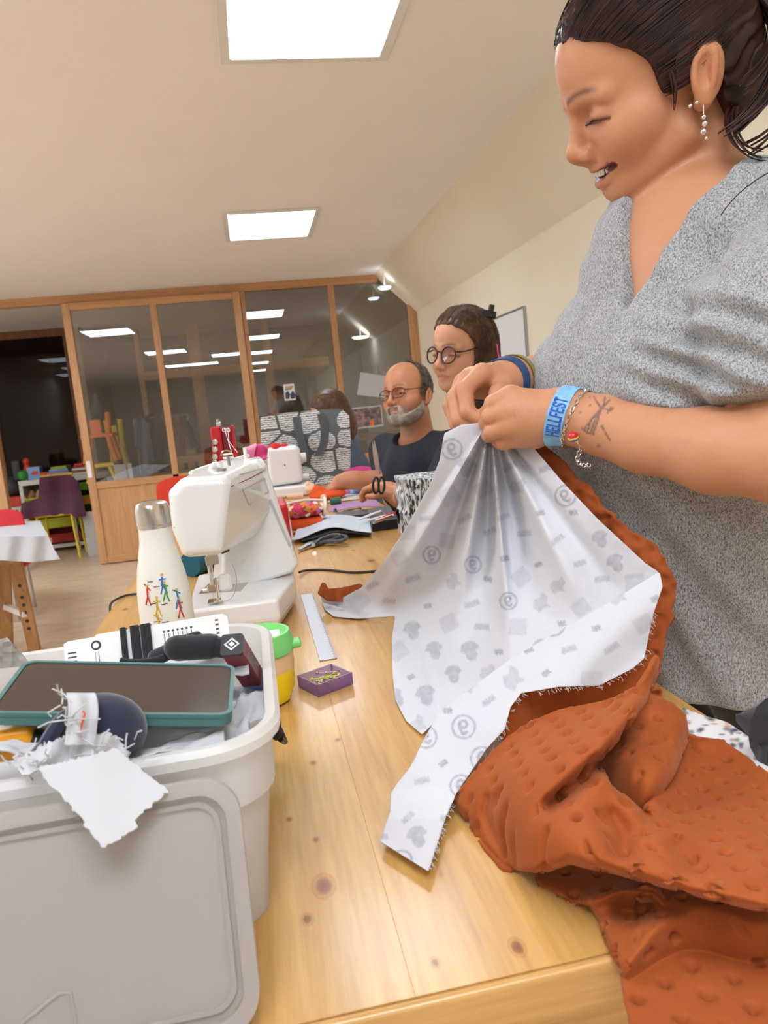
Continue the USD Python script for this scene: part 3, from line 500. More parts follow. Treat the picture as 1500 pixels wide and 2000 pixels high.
# faceplate seam, needle plate, foot, needle bar, lever, thread guides
zz = z_bed+.0015
a = PZ(388, 1160, zz); b = PZ(470, 1154, zz); c_ = PZ(489, 1132, zz); d = PZ(412, 1136, zz)
h = trimesh.convex.convex_hull(np.array([q+[0, 0, k] for q in (a, b, c_, d) for k in (-.0008, .0006)])); T.part('needle_plate', (h.vertices, h.faces), 'steel', False)
q = (b+c_)/2; T.part('plate_slots', join(*[tube([a*.75+d*.25+(b-a)*s+[0, 0, .0007], d*.7+a*.3+(c_-d)*s+[0, 0, .0007]], .0006, 4) for s in (.25, .32, .39)]), 'black_plastic')
nb = P(407, 1085, 1.235)
fz = np.array([nb[0], nb[1], zz+.012])
T.part('needle_bar', tube([nb+[0, 0, .02], fz+[0, 0, .012]], .0042, 10), 'chrome'); T.part('needle', tube([fz+[0, 0, .012], fz-[0, 0, .010]], .0008, 6), 'steel')
T.part('needle_clamp', join(box(fz+[-.009, -.006, .008], fz+[.006, .006, .020], .002), tube([fz+[-.009, 0, .013], fz+[-.017, 0, .013]], .003, 8)), 'steel')
T.part('presser_foot', join(box(fz+[-.011, -.012, -.010], fz+[.011, .016, -.0075], .001), box(fz+[.004, -.003, -.008], fz+[.009, .004, .03], .001), tube(smooth_path([fz+[.0, -.010, -.008], fz+[.006, -.019, -.004], fz+[.012, -.012, -.006]], 8), .001)), 'chrome')
T.part('foot_holder', box(fz+[.010, -.004, .006], fz+[.032, .010, .034], .004), 'machine_white'); T.part('thread_guide', tube(smooth_path([fz+[.036, -.004, .05], fz+[.040, -.006, .02], fz+[.030, -.006, -.004], fz+[.004, -.002, -.008]], 20), .0007, 5), 'steel')
T.part('lamp_slot', tube([P(434, 1080, 1.205), P(447, 1075, 1.22)], .0016, 6), 'black_plastic'); T.part('needle_threader', join(box(P(400, 1088, 1.225), P(428, 1100, 1.235), .001)), 'steel')
T.part('face_seam', tube([P(339, 1030, 1.1795)-[0, .001, 0], P(385, 1020, 1.18), P(430, 1012, 1.181)], .0008, 5), 'machine_grey')
# stitch chart window on the front slope, strip along the front edge, thread spool pins, handle
def quad(px, Y, th, name, mt, lift=.0): 
    v = np.array([P(x, y, yy)+[0, -lift, 0] for (x, y), yy in zip(px, Y)]); h = trimesh.convex.convex_hull(np.vstack([v, v+[-.002, .004, -.002]])); T.part(name, (h.vertices, h.faces), mt, False)
def on_hull(px, hull):
    v, f = tri(hull); m = trimesh.Trimesh(v, f, process=False); o, d = [], []
    r = np.array([ray(x, y) for x, y in px]); L, ri, _ = m.ray.intersects_location(np.tile(CAM, (len(px), 1)), r, multiple_hits=False); out = [None]*len(px)
    for p_, i in zip(L, ri): out[i] = p_
    return out
whole = tri(join(arm, pil, topc, base))
def decal(px, lift=.0008):
    h = on_hull(px, whole); return [q+(CAM-q)/np.linalg.norm(CAM-q)*lift for q in h if q is not None]
for nm, px, mt, rr in (('stitch_chart_frame', [(473, 956), (516, 934), (524, 960), (486, 985), (474, 957)], 'machine_grey', .0016), ('lid_line', [(452, 950), (480, 938), (512, 922)], 'red_dark', .0007), ('front_strip', [(527, 975), (545, 1018), (566, 1066)], 'machine_grey', .0028), ('cover_seam', [(436, 940), (470, 926), (512, 915)], 'machine_grey', .0008)):
    d = decal(px)
    if len(d) > 1: T.part(nm, tube(d, rr, 6), mt)
d = decal([(489, 955), (508, 945), (513, 960), (494, 971)], .0004)
if len(d) == 4: h = trimesh.convex.convex_hull(np.vstack([d, np.array(d)+[0, .002, -.001]])); T.part('stitch_chart', (h.vertices, h.faces), 'machine_grey', False)
tp = P(480, 893, 1.40); tl = P(446, 893, 1.38); ln = P(432, 924, 1.24)
T.part('spool_pin', tube([tp+[0, 0, -.012], tp+[0, 0, .018]], .0035, 8), 'plastic_white'); T.part('bobbin_winder', join(tube([tl+[0, 0, -.012], tl+[0, 0, .0]], .004, 8), tube([tl+[0, 0, .004], tl+[0, 0, .007]], .009, 16), tube([tl+[0, 0, -.002], tl+[0, 0, .001]], .010, 16)), 'plastic_white')
T.part('winder_post', tube([P(449, 914, 1.3)+[0, 0, -.015], P(445, 892, 1.3)], .0028, 8), 'steel_dull'); T.part('thread_dial', lathe([(0, 0), (.009, 0), (.009, .004), (.006, .005), (0, .0045)], 24, ln+[0, 0, .004]), 'steel_dull')
T.part('carry_handle', tube(smooth_path([P(372, 924, 1.25), P(395, 915, 1.30), P(440, 902, 1.40), P(485, 890, 1.46)], 16), .0035, 8), 'plastic_white'); T.part('guide_hook', tube(smooth_path([P(408, 925, 1.27), P(420, 906, 1.27), P(434, 922, 1.27)], 10), .0035, 8), 'plastic_white')
T.part('mirror_highlight_disc', lathe([(0, 0), (.0075, 0), (.0075, .003), (0, .003)], 20, P(434, 918, 1.26)), 'chrome')
# power cords
def cord(name, label, pts, r=.0028): obj(name, tube(smooth_path(pts, 60), r, 8), 'cord', label, 'cable')
cord('power_cable', 'black power cable running from the sewing machine right across the table under the printed cloth', [PZ(585, 1118, TZ+.01), PZ(612, 1113, TZ+.003), PZ(650, 1114, TZ+.003), PZ(690, 1118, TZ+.003), PZ(740, 1115, TZ+.003), PZ(800, 1112, TZ+.003)])
cord('power_cable', 'dark cable curling over the left table edge behind the bottle', [PZ(330, 1158, TZ+.004), PZ(280, 1160, TZ+.004), PZ(250, 1162, TZ+.004), PZ(228, 1170, TZ+.004), np.array([TX0-.006, PZ(216, 1186, TZ)[1], TZ+.001]), np.array([TX0-.009, PZ(216, 1186, TZ)[1]-.02, TZ-.10])], .0025)
q = PZ(388, 1140, TZ); T = Thing('fabric_roll', 'teal fabric roll lying on the table behind the needle of the white machine', 'fabric', q)
a, b = PZ(352, 1150, TZ+.03)+[0, .25, 0], PZ(408, 1122, TZ+.034)+[0, .25, 0]; T.part('roll', tube([a, a*.5+b*.5, b], [.029, .032, .030], 20), 'teal_cloth'); T.part('core', tube([b, b+(b-a)*.02], .012, 12), 'card_white')
# red machine standing behind
T = Thing('sewing_machine', 'tall red thread tower machine with a row of chrome dials behind the white machine', 'sewing machine', P(432, 960, 2.05)); Y = 2.05
w0, w1 = P(409, 832, Y), P(455, 828, Y); zt = w0[2]-.004; xm = P(431, 840, Y)[0]
T.part('column', box((w0[0], Y, TZ+.1), (xm, Y+.07, zt), .004), 'red_plastic'); T.part('recess', box((xm, Y+.014, TZ+.1), (w1[0]-.006, Y+.07, zt-.004), .002), 'red_dark'); T.part('side', box((w1[0]-.007, Y, TZ+.1), (w1[0], Y+.07, zt), .002), 'red_plastic')
T.part('base', rbox((w0[0]-.06, Y-.02, TZ+.001), (w1[0]+.12, Y+.16, TZ+.12), .012), 'red_plastic')
for py in (863, 877.5, 892, 904): c = P(420, py, Y-.003); T.part('dial', join(lathe([(0, .008), (.0075, .007), (.009, 0), (0, 0)], 20, c, rot([1, 0, 0], 90)), lathe([(0, .010), (.003, .0095), (.003, 0), (0, 0)], 12, c, rot([1, 0, 0], 90))), 'chrome')
for px in (438, 445.5): c = P(px, 840, Y-.002); T.part('thread_eyelet', tube([c+.0045*np.array([math.cos(s), 0, math.sin(s)]) for s in np.linspace(0, 6.28, 13)[:-1]], .0015, 5, True), 'plastic_white')
c = P(427, 827, Y+.03); T.part('spool_tip', join(rbox(c-[.007, .007, .010], c+[.007, .007, .004], .003), tube([c, c+[0, 0, .012]], .005, 10)), 'steel')
T.part('thread', join(tube([P(438, 836, Y), P(452, 882, 1.62)], .0007, 4), tube([P(445, 836, Y), P(447, 862, 1.9), P(464, 884, 1.5)], .0007, 4)), 'card_white'); T.part('thread_guide', tube(smooth_path([P(432, 890, 1.9), P(440, 880, 1.9), P(452, 884, 1.9), P(455, 896, 1.9)], 12), .002, 6), 'steel')
# small white machine at the far end
Y = 3.30
T = Thing('sewing_machine', 'small white sewing machine at the far end of the table before the patterned bag', 'sewing machine', PZ(570, 962, TZ))
T.part('head', span([(530, 882), (577, 879), (583, 934), (534, 941)], Y, Y+.2, .02), 'machine_white', 45); T.part('pillar', span([(545, 884), (578, 884), (592, 950), (540, 952)], Y+.16, Y+.26, .012), 'machine_white', 45)
q0, q1 = PZ(528, 968, TZ), PZ(598, 962, TZ); T.part('base', rbox((q0[0], Y-.06, TZ+.001), (q1[0]+.01, Y+.26, TZ+.05), .012), 'machine_white', 45)
for px, py, r in ((588, 894, .022), (594, 931, .018)): c = P(px, py, Y+.1); T.part('hand_wheel' if r > .02 else 'dial', tube([c-[.02, 0, 0], c+[.022, 0, 0]], r, 18), 'plastic_white')
T.part('needle_unit', join(box(P(545, 944, Y+.03), P(552, 956, Y+.05), .001), box(P(556, 940, Y+.03), P(566, 952, Y+.045), .001)), 'steel'); T.part('screw', tube([P(556, 908, Y-.0)-[0, .02, 0], P(556, 908, Y)], .004, 8), 'steel_dull'); T.part('slot', tube([P(578, 925, Y-.012), P(581, 908, Y-.012)], .003, 6), 'red_dark')
mat('scarlet', srgb(214, 40, 34), .7); mat('pink_cloth', srgb(214, 70, 140), .8); mat('pink_light', srgb(232, 150, 180), .8)
c = P(540, 872, Y+.02); obj('pincushion', surfnet(lambda p: ell(p, c+[0, 0, -.005], (.05, .035, .020))+.004*np.sin(p[:, 0]*120), c-.08, c+.08, .004), 'scarlet', 'red pincushion on top of the small white machine', 'pincushion')
c = P(502, 882, 2.6); nn = 14; U, V_ = np.meshgrid(np.linspace(-1, 1, nn), np.linspace(-1, 1, nn), indexing='ij')
pts = np.stack([U*.034, V_*.03, .02*np.sin(U*2.5+V_)+.012*np.sin(V_*4)], -1)@rot([1, .3, 0], 60).T+c-[0, 0, .004]
T = Thing('fabric_scrap', 'crumpled pink scrap perched behind the top of the nearest white machine', 'fabric scrap', c); T.part('fold', sheet(pts, .002), 'pink_cloth'); T.part('pale_side', sheet(pts[:7]*1.0+[-.004, -.006, .004], .002), 'pink_light')
T.part('stand', box(c-[.02, .0, c[2]-TZ-.001], c+[.02, .03, -.02], .005), 'pink_cloth')
# ------------------------------------------------------------------ things in the middle and far table
mat('floral', srgb(190, 60, 60), .8); mat('orange_cloth', srgb(226, 84, 24), .8); mat('cream_piping', srgb(238, 228, 214), .8)
MATS['floral'] = usdkit.material(stage, '/World/Looks/floral', {'g': ('geometry', {}), 'v': ('voronoi_texture', dict(scale=70., randomness=1.)), 'n': ('noise_texture', dict(scale=60., detail=2)), 'vm': ('vector_math', dict(math_type='multiply_add', vector2=(.02, .02, .02))), 'sp': ('separate_color', {}),
    'r': ('rgb_ramp', {'interpolate': False, 'ramp': [(0, srgb(206, 54, 96)), (.2, srgb(238, 220, 196)), (.36, srgb(206, 158, 54)), (.5, srgb(170, 40, 40)), (.64, srgb(200, 110, 170)), (.76, srgb(226, 120, 40)), (.88, srgb(150, 140, 60))]}), 'p': ('principled_bsdf', dict(roughness=.8))},
    [('g.position', 'n.vector'), ('n.color', 'vm.vector1'), ('g.position', 'vm.vector3'), ('vm.vector', 'v.vector'), ('v.color', 'sp.color'), ('sp.r', 'r.fac'), ('r.color', 'p.base_color')], 'p.BSDF')
Y = 2.28; q = PZ(595, 1030, TZ)
T = Thing('quilted_pouch', 'floral quilted pouch with cream piping lying on an orange pouch', 'pouch', q); a, b = P(552, 996, Y), P(628, 993, Y)
T.part('roll', surfnet(lambda p: ell(p, (a+b)/2+[0, .0, 0], (.078, .055, .027))-.002*np.sin(p[:, 0]*200), (a+b)/2-.11, (a+b)/2+.11, .003), 'floral'); cc = (a+b)/2
T.part('piping', tube([cc+[.068+.008*math.cos(s)*0+.004*math.cos(s), .050*math.sin(s)*.7, .026*math.cos(s)] for s in np.linspace(0, 6.28, 25)[:-1]], .005, 6, True), 'cream_piping'); T.part('piping_edge', tube(smooth_path([cc+[-.07, -.018, .018], cc+[0, -.02, .029], cc+[.066, -.01, .022]], 14), .004, 6), 'cream_piping')
T = Thing('flat_pouch', 'flat orange pouch with floral edge under the quilted pouch', 'pouch', q); a, b = P(556, 1016, Y), P(622, 1016, Y); 
T.part('body', rbox((a[0]-.01, Y-.05, TZ+.010), (b[0]+.012, Y+.06, TZ+.042), .012), 'orange_cloth'); T.part('edge', rbox((a[0]-.012, Y-.056, TZ+.0006), (b[0]+.012, Y+.06, TZ+.011), .004), 'floral')
q = P(547, 988, 2.1); T = Thing('thread_cone', 'white thread cone standing by the floral pouch partly behind the white machine', 'thread cone', q*[1, 1, 0]+[0, 0, TZ]); T.part('cone', lathe([(0, 0), (.03, 0), (.03, .008), (.026, .014), (.022, .1), (.018, .106), (0, .107)], 24, (q[0], q[1], TZ+.001)), 'plastic_white')
# cloth bag on its side with grey and white patches: shears, tray
mat('grey_linen', srgb(196, 206, 214), .9, bump=.2, bscale=300); mat('tool_grey', srgb(70, 74, 78), .4)
def hump(px, amp, seed, name, label, cat, mt, th=.002, zb=TZ+.004, n=22):
    c = [PZ(x, y, zb) for x, y in px]; u = np.linspace(0, 1, n); U, V_ = np.meshgrid(u, u, indexing='ij')
    pts = (c[0]*(1-U)[..., None]*(1-V_)[..., None]+c[1]*U[..., None]*(1-V_)[..., None]+c[2]*U[..., None]*V_[..., None]+c[3]*(1-U)[..., None]*V_[..., None])
    pts[..., 2] += amp(U, V_)+.004*meshkit.fbm(np.stack([U*4+seed, V_*4, U*0], -1), 2, seed); v, f = sheet(pts, th)
    fn = np.cross(v[f[:1, 1]]-v[f[:1, 0]], v[f[:1, 2]]-v[f[:1, 0]])[0]
    return obj(name, (v, f), mt, label, cat)
hump([(574, 1062), (726, 1048), (722, 1018), (586, 1022)], lambda u, v: .030*np.exp(-((u-.5)/.34)**2)*(1-.4*v)+.006, 2, 'folded_cloth', 'pale grey linen piece with a dark underside beside the black shears', 'fabric', 'grey_linen')
hump([(590, 1060), (722, 1047), (716, 1030), (600, 1036)], lambda u, v: .018*np.exp(-((u-.5)/.34)**2)+.001, 4, 'black_pouch', 'black folded cloth lying under the pale grey linen', 'pouch', 'black_cloth')
T = Thing('tool_tray', 'black zip case full of sewing tools open near the tweed sleeve', 'case', PZ(720, 1030, TZ)); c = [PZ(728, 1039, TZ), PZ(778, 1032, TZ), PZ(762, 1003, TZ), PZ(720, 1010, TZ)]
h = trimesh.convex.convex_hull(np.array([q+[0, 0, z] for q in c for z in (.001, .028)])); T.part('tray', (h.vertices, h.faces), 'black_cloth'); c2 = [PZ(648, 1022, TZ), PZ(740, 1012, TZ), PZ(735, 1003, TZ), PZ(660, 1010, TZ)]
h = trimesh.convex.convex_hull(np.array([q+[0, 0, z] for q in c2 for z in (.001, .018)])); T.part('lid', (h.vertices, h.faces), 'tool_grey')
for i, (x, y, mt) in enumerate(((736, 1014, 'card_white'), (745, 1012, 'scarlet'), (752, 1014, 'card_white'), (758, 1010, 'scarlet'), (748, 1018, 'steel'), (728, 1008, 'card_white'), (718, 1012, 'card_white'))):
    q = PZ(x, y, TZ+.03); obj('sewing_tool', tube([q+[-.03, -.01, 0], q+[.03, .02, .004+.001*i]], .004, 6), mt, f'{["white handled", "red handled", "short white", "slim red", "steel", "pale flat", "small white"][i]} sewing tool lying in the open black case', 'tool')
T = Thing('shears', 'black handled tailor shears with steel blades lying open side up on the table', 'scissors', PZ(620, 1062, TZ)); z = TZ+.006
def pzz(x, y, h): return PZ(x, y, TZ+h)
T.part('blade', join(extrude(Polygon([(p_[0], p_[1]) for p_ in (pzz(583, 1081, 0), pzz(618, 1062, 0), pzz(628, 1058, 0), pzz(628, 1066, 0), pzz(588, 1078, 0))]), .003, None, (0, 0, z-.003))), 'steel'); T.part('blade', extrude(Polygon([(p_[0], p_[1]) for p_ in (pzz(582, 1078, 0), pzz(612, 1060, 0), pzz(625, 1060, 0), pzz(585, 1081, 0))]), .003, None, (0, 0, z+.0005)), 'steel_dull')
T.part('pivot', tube([pzz(612, 1064, .008), pzz(612, 1064, .012)], .005, 10), 'chrome')
T.part('handle', tube(smooth_path([pzz(616, 1063, .008), pzz(640, 1058, .012), pzz(668, 1056, .018), pzz(677, 1050, .020), pzz(665, 1046, .022), pzz(640, 1049, .016), pzz(628, 1057, .012)], 40), .0055, 8), 'tool_grey'); T.part('handle', tube(smooth_path([pzz(616, 1063, .010), pzz(624, 1054, .018), pzz(645, 1046, .026), pzz(664, 1047, .028), pzz(655, 1052, .02), pzz(630, 1058, .012)], 30), .0048, 8), 'tool_grey')
mat('lilac', srgb(172, 132, 176), .7); mat('paper', srgb(232, 230, 230), .8); mat('green_bit', srgb(50, 100, 70), .6); mat('pencil_yellow', srgb(226, 180, 60), .5); mat('skin_doll', srgb(240, 200, 164), .7)
def flat(name, px, h, mt, label, cat, z=0): 
    g = Polygon([tuple(PZ(x, y, TZ)[:2]) for x, y in px]); obj(name, extrude(g, h, None, (0, 0, TZ+.0005+z)), mt, label, cat)
flat('paper_pattern', [(642, 1001), (700, 990), (742, 990), (735, 977), (650, 984)], .0015, 'lilac', 'lilac paper pattern spread on the table in front of the seated man', 'paper')
flat('paper_pattern', [(640, 983), (718, 974), (716, 970), (690, 966), (645, 976)], .006, 'paper', 'white paper scraps piled behind the lilac pattern', 'paper', .002)
flat('pattern_ruler', [(690, 977), (718, 974), (716, 971), (690, 973)], .002, 'card_white', 'white flat strip lying on the paper scraps', 'ruler', .009)
q = PZ(656, 985, TZ+.002); obj('thread_spool', tube([q+[-.02, 0, .014], q+[.02, 0, .014]], .014, 14), 'green_bit', 'small green thread spool on the lilac paper', 'spool')
for i, (a, b, mt, lb) in enumerate((((660, 1004), (703, 996), 'pencil_yellow', 'yellow pencil lying on the bare table by the black case'), ((665, 1000), (705, 993), 'tool_grey', 'dark pen lying just behind the yellow pencil'), ((650, 1008), (690, 1002), 'card_white', 'white chalk pencil lying nearest the black case lid'))):
    T = Thing('pencil', lb, 'pencil', PZ(*a, TZ)); p0, p1 = PZ(*a, TZ+.005), PZ(*b, TZ+.005); d = p1-p0; T.part('barrel', tube([p0+d*.12, p1], .004, 6), mt); T.part('tip', tube([p0, p0+d*.12], [.0006, .004], 6), 'cardboard')
q = PZ(655, 1000, TZ); obj('thimble', lathe([(0, .014), (.005, .013), (.008, 0), (.006, 0), (0, .01)], 16, q), 'tool_grey', 'dark thimble standing on the table beside the pens', 'thimble')
# rag doll
T = Thing('rag_doll', 'rag doll with orange dress and pale limbs lying beyond the floral pouch', 'doll', PZ(630, 968, TZ)); Y = 2.95
T.part('dress', surfnet(lambda p: sm(ell(p, P(640, 966, Y), (.075, .06, .022)), ell(p, P(618, 958, Y), (.03, .03, .022)), .02), P(640, 966, Y)-.13, P(640, 966, Y)+.13, .004), 'orange_cloth'); T.part('head', trimesh.creation.icosphere(3, .022).apply_translation(P(606, 955, Y)), 'skin_doll')
T.part('arm', tube([P(612, 950, Y), P(600, 945, Y), P(597, 948, Y)], [.012, .011, .009], 10), 'skin_doll'); T.part('leg', tube([P(560, 971, Y-.2), P(592, 968, Y-.2)], [.010, .011], 10), 'skin_doll'); T.part('hand', trimesh.creation.icosphere(2, .013).apply_translation(P(632, 972, Y-.1)), 'skin_doll')
T = Thing('doll_cloth', 'pink and blue doll clothes in a soft heap under the reaching hand', 'fabric', PZ(670, 962, TZ)); T.part('pink_piece', surfnet(lambda p: ell(p, P(676, 958, 3.1), (.055, .05, .024))+.004*np.sin(p[:, 0]*90), P(676, 958, 3.1)-.09, P(676, 958, 3.1)+.09, .005), 'pink_light'); T.part('blue_piece', surfnet(lambda p: ell(p, P(697, 961, 3.05), (.03, .03, .018)), P(697, 961, 3.05)-.06, P(697, 961, 3.05)+.06, .004), 'pale_blue')
# patterned shopping bag
bag_nodes = {'g': ('geometry', {}), 'v': ('voronoi_texture', dict(scale=7.5, feature='distance_to_edge', randomness=.7)), 'v2': ('voronoi_texture', dict(scale=7.5, randomness=.7)), 'lt': ('math', dict(math_type='less_than', value2=.60)), 'm': ('mapping', dict(scale=(1, .05, 1.25))), 'st': ('math', dict(math_type='greater_than', value2=.045)),
    'w': ('wave_texture', dict(scale=30., bands_direction='z', distortion=3.5, detail=1, detail_scale=3.)), 'wt': ('math', dict(math_type='greater_than', value2=.30)), 'mu': ('math', dict(math_type='multiply')), 'mx': ('mix_color', dict(a=srgb(92, 98, 100), b=srgb(240, 240, 238))), 'w2': ('math', dict(math_type='multiply')), 'p': ('principled_bsdf', dict(roughness=.55))}
MATS['bag_print'] = usdkit.material(stage, '/World/Looks/bag_print', bag_nodes, [('g.position', 'm.vector'), ('m.vector', 'v.vector'), ('m.vector', 'v2.vector'), ('v2.distance', 'lt.value1'), ('lt.value', 'w2.value1'), ('mu.value', 'w2.value2'), ('g.position', 'w.vector'), ('v.distance', 'st.value1'), ('w.fac', 'wt.value1'), ('st.value', 'mu.value1'), ('wt.value', 'mu.value2'), ('w2.value', 'mx.fac'), ('mx.result', 'p.base_color')], 'p.BSDF')
mat('bag_grey', srgb(88, 94, 98), .6); Y = 3.66
T = Thing('shopping_bag', 'upright shopping bag with white pebble pattern and grey handles at the table end', 'bag', PZ(610, 955, TZ))
pt, t, V = px_sheet(Polygon([(509, 816), (560, 806), (620, 800), (668, 799), (682, 812), (685, 860), (684, 915), (678, 945), (640, 962), (520, 968), (512, 900)]), lambda x, y: Y+.02*math.sin(x*.035)+.012*math.sin(y*.05), cell=7)
V[:, 2] = np.maximum(V[:, 2], TZ+.002); Vb = V.copy(); Vb[:, 1] += .14
body = thick(V, t, .14); v, f = body; v = v.copy(); N = len(V); v[N:] = V+[0, .13, 0]; T.part('body', (v, f), 'bag_print')
for px in ([(580, 814), (583, 840), (590, 868), (597, 893)], [(626, 808), (634, 838), (632, 866), (620, 890)]): 
    c = np.array([P(x, y, Y-.028) for x, y in px]); c = smooth_path(c, 16); T.part('handle', sheet(np.stack([c-[.02, 0, 0], c+[.02, 0, 0]], 1), .004), 'bag_grey')
# ------------------------------------------------------------------ back of the room
mat('kid_orange', srgb(240, 128, 36), .5); mat('kid_yellow', srgb(238, 210, 40), .5); mat('bin_lime', srgb(186, 190, 40), .5); mat('bin_green', srgb(96, 160, 30), .5); mat('bin_red', srgb(170, 30, 36), .5); mat('shelf_white', srgb(222, 216, 204), .5); mat('plum_cloth', srgb(104, 56, 78), .9, sheen_weight=.3)
mat('toy_blue', srgb(70, 130, 200), .5); mat('toy_red', srgb(210, 60, 40), .5); mat('toy_green', srgb(60, 150, 60), .4); mat('toy_brown', srgb(150, 100, 70), .8); mat('dark_grey', srgb(60, 62, 66), .6); mat('grey_panel', srgb(196, 194, 188), .6)
# toy shelf with sliding bins
Y = 7.72; sx0, sx1 = P(33, 930, Y)[0], P(33, 930, Y)[0]+.86; zt = .735
T = Thing('toy_shelf', 'white toy shelf with coloured sliding bins in the play corner', 'shelf', ((sx0+sx1)/2, Y+.2, 0))
T.part('top', box((sx0, Y, zt-.05), (sx1, Y+.4, zt), .003), 'shelf_white')
for x in (sx0, sx0+.445, sx1-.035): T.part('side', box((x, Y, 0), (x+.035, Y+.4, zt-.05), .003), 'shelf_white')
T.part('bottom', box((sx0+.035, Y, .04), (sx1-.035, Y+.4, .075), .002), 'shelf_white'); T.part('back', box((sx0+.035, Y+.39, .075), (sx1-.035, Y+.4, zt-.05)), 'shelf_white')
def bin_(x0, x1, z0, z1, mt, lb, y=Y-.01):
    t = Thing('storage_bin', lb, 'bin', ((x0+x1)/2, y, z0)); w = .006
    t.part('tray', join(box((x0, y, z0), (x1, y+.36, z0+w)), box((x0, y, z0), (x1, y+w, z1-.03), .002), box((x0, y+.35, z0), (x1, y+.36, z1)), box((x0, y, z0), (x0+w, y+.36, z1)), box((x1-w, y, z0), (x1, y+.36, z1))), mt); t.part('lip', box((x0-.004, y-.012, z1-.035), (x1+.004, y+.004, z1-.02), .003), mt)
b0, b1, c0, c1 = sx0+.045, sx0+.435, sx0+.49, sx1-.045
bin_(b0, b1, .44, .58, 'bin_lime', 'lime yellow bin full of brown toys at the top left of the toy shelf'); bin_(b0, b1, .24, .36, 'bin_lime', 'lime bin in the middle left slot behind the coat'); bin_(c0, c1, .58, .68, 'bin_green', 'green bin in the top right slot of the toy shelf'); bin_(c0, c1, .44, .55, 'bin_lime', 'lime bin below the green one at the right of the toy shelf')
bin_(c0, c1, .09, .2, 'bin_red', 'red bin in the lowest right slot of the toy shelf'); bin_(b0, b1, .09, .2, 'bin_red', 'red bin in the lowest left slot of the toy shelf'); bin_(c0, c1, .24, .36, 'bin_green', 'dark green bin behind the yellow chair legs')
r_ = np.random.default_rng(5)
for k in range(6): c = np.array([b0+.05+.06*k, Y+.03+.02*(k % 2), .565]); obj('soft_toy', surfnet(lambda p: sm(ell(p, c, (.045, .035, .04)), ball(p, c+[.015, -.01, .045], .025), .02), c-.09, c+.09, .008), ('toy_brown', 'cardboard')[k % 2], f'{["brown bear like", "pale tan", "dark brown round", "beige", "brown slumped", "tan small"][k]} soft toy peeking over the lime bin', 'soft toy')
def toy(name, m, mt, label, cat): obj(name, m, mt, label, cat)
def at(px, py, dy=.1): q = P(px, py, Y+dy); return np.array([q[0], q[1], zt])
q = at(43, 918); T = Thing('toy_ball', 'green glossy ball at the left end of the toy shelf top', 'ball', q); T.part('ball', trimesh.creation.icosphere(3, .05).apply_translation(q+[0, 0, .05]), 'toy_green')
q = at(64, 915); T = Thing('toy_box', 'light blue box with a red fish picture on the toy shelf', 'box', q); T.part('box', box(q+[-.06, 0, 0], q+[.06, .1, .12], .003), 'pale_blue'); T.part('picture', extrude(Polygon([(-.03, .05), (0, .08), (.03, .075), (.04, .09), (.042, .05), (.01, .04), (-.01, .045)]), .001, np.array([[1, 0, 0], [0, 0, 1], [0, 1, 0]]), q+[0, -.0015, 0]), 'toy_red')
q = at(52, 905, .2); obj('toy_figure', surfnet(lambda p: sm(ell(p, q+[0, 0, .08], (.04, .03, .08)), ball(p, q+[0, 0, .18], .035), .02), q+[-.1, -.1, 0], q+[.1, .1, .25], .007), 'toy_red', 'small toy figure with an orange top behind the fish box', 'toy')
q = at(31, 905, .15); obj('toy_figure', rbox(q+[-.05, 0, 0], q+[.03, .1, .2], .02), 'dark_grey', 'dark toy box at the very left end of the shelf top', 'toy')
q = at(84, 918); obj('toy_block', rbox(q+[-.035, 0, 0], q+[.035, .06, .06], .01), 'toy_red', 'orange red toy block right of the fish box', 'toy')
lbs = [('toy_blue', 'blue flat game box at the bottom of the middle pile'), ('lilac', 'lilac game box on the blue one in the middle pile'), ('pale_blue', 'pale blue game box near the top of the middle pile'), ('bin_lime', 'yellow green book topping the middle pile')]
for k, (mt, lb) in enumerate(lbs): q = at(112, 920); obj('game_box', box(q+[-.12+.02*k, 0, .025*k+.001], q+[.12-.01*k, .2, .025*k+.024], .002), mt, lb, 'box')
for k, (mt, lb) in enumerate((('shelf_white', 'white book at the bottom of the right hand book pile'), ('toy_brown', 'brown book second in the right hand pile'), ('paper', 'pale book in the middle of the right hand pile'), ('bin_red', 'dark red book near the top of the right hand pile'), ('toy_red', 'bright red book topping the right hand pile'))): q = at(158, 915); obj('book', box(q+[-.11+.012*k, 0, .022*k+.001], q+[.13-.015*k, .18, .022*k+.021], .002), mt, lb, 'book')
# chair with plum coat
Yc = 7.15; c0 = P(65, 1005, Yc); c1 = P(142, 1000, Yc); xm0, xm1 = c0[0], c1[0]; zs = c0[2]-.01
T = Thing('kid_chair', 'small yellow chair with a plum coat over its back before the toy shelf', 'chair', ((xm0+xm1)/2, Yc, 0)); T.part('seat', rbox((xm0, Yc, zs-.03), (xm1, Yc+.34, zs), .012), 'kid_yellow')
for x in (xm0+.02, xm1-.02):
    for y in (Yc+.02, Yc+.32): T.part('leg', tube([(x, y, zs-.02), (x+(.02 if x > (xm0+xm1)/2 else -.02), y, .001)], .012, 10), 'kid_yellow')
T.part('backrest', rbox((xm0+.02, Yc+.31, zs+.15), (xm1-.02, Yc+.335, zs+.34), .012), 'kid_yellow'); T.part('back_post', tube([(xm0+.03, Yc+.325, zs-.01), (xm0+.03, Yc+.325, zs+.3)], .011, 8), 'kid_yellow'); T.part('back_post', tube([(xm1-.03, Yc+.325, zs-.01), (xm1-.03, Yc+.325, zs+.3)], .011, 8), 'kid_yellow')
poly = [(80, 935), (133, 930), (152, 943), (160, 985), (165, 1005), (148, 1008), (135, 996), (100, 1002), (42, 1012), (45, 985), (78, 975)]
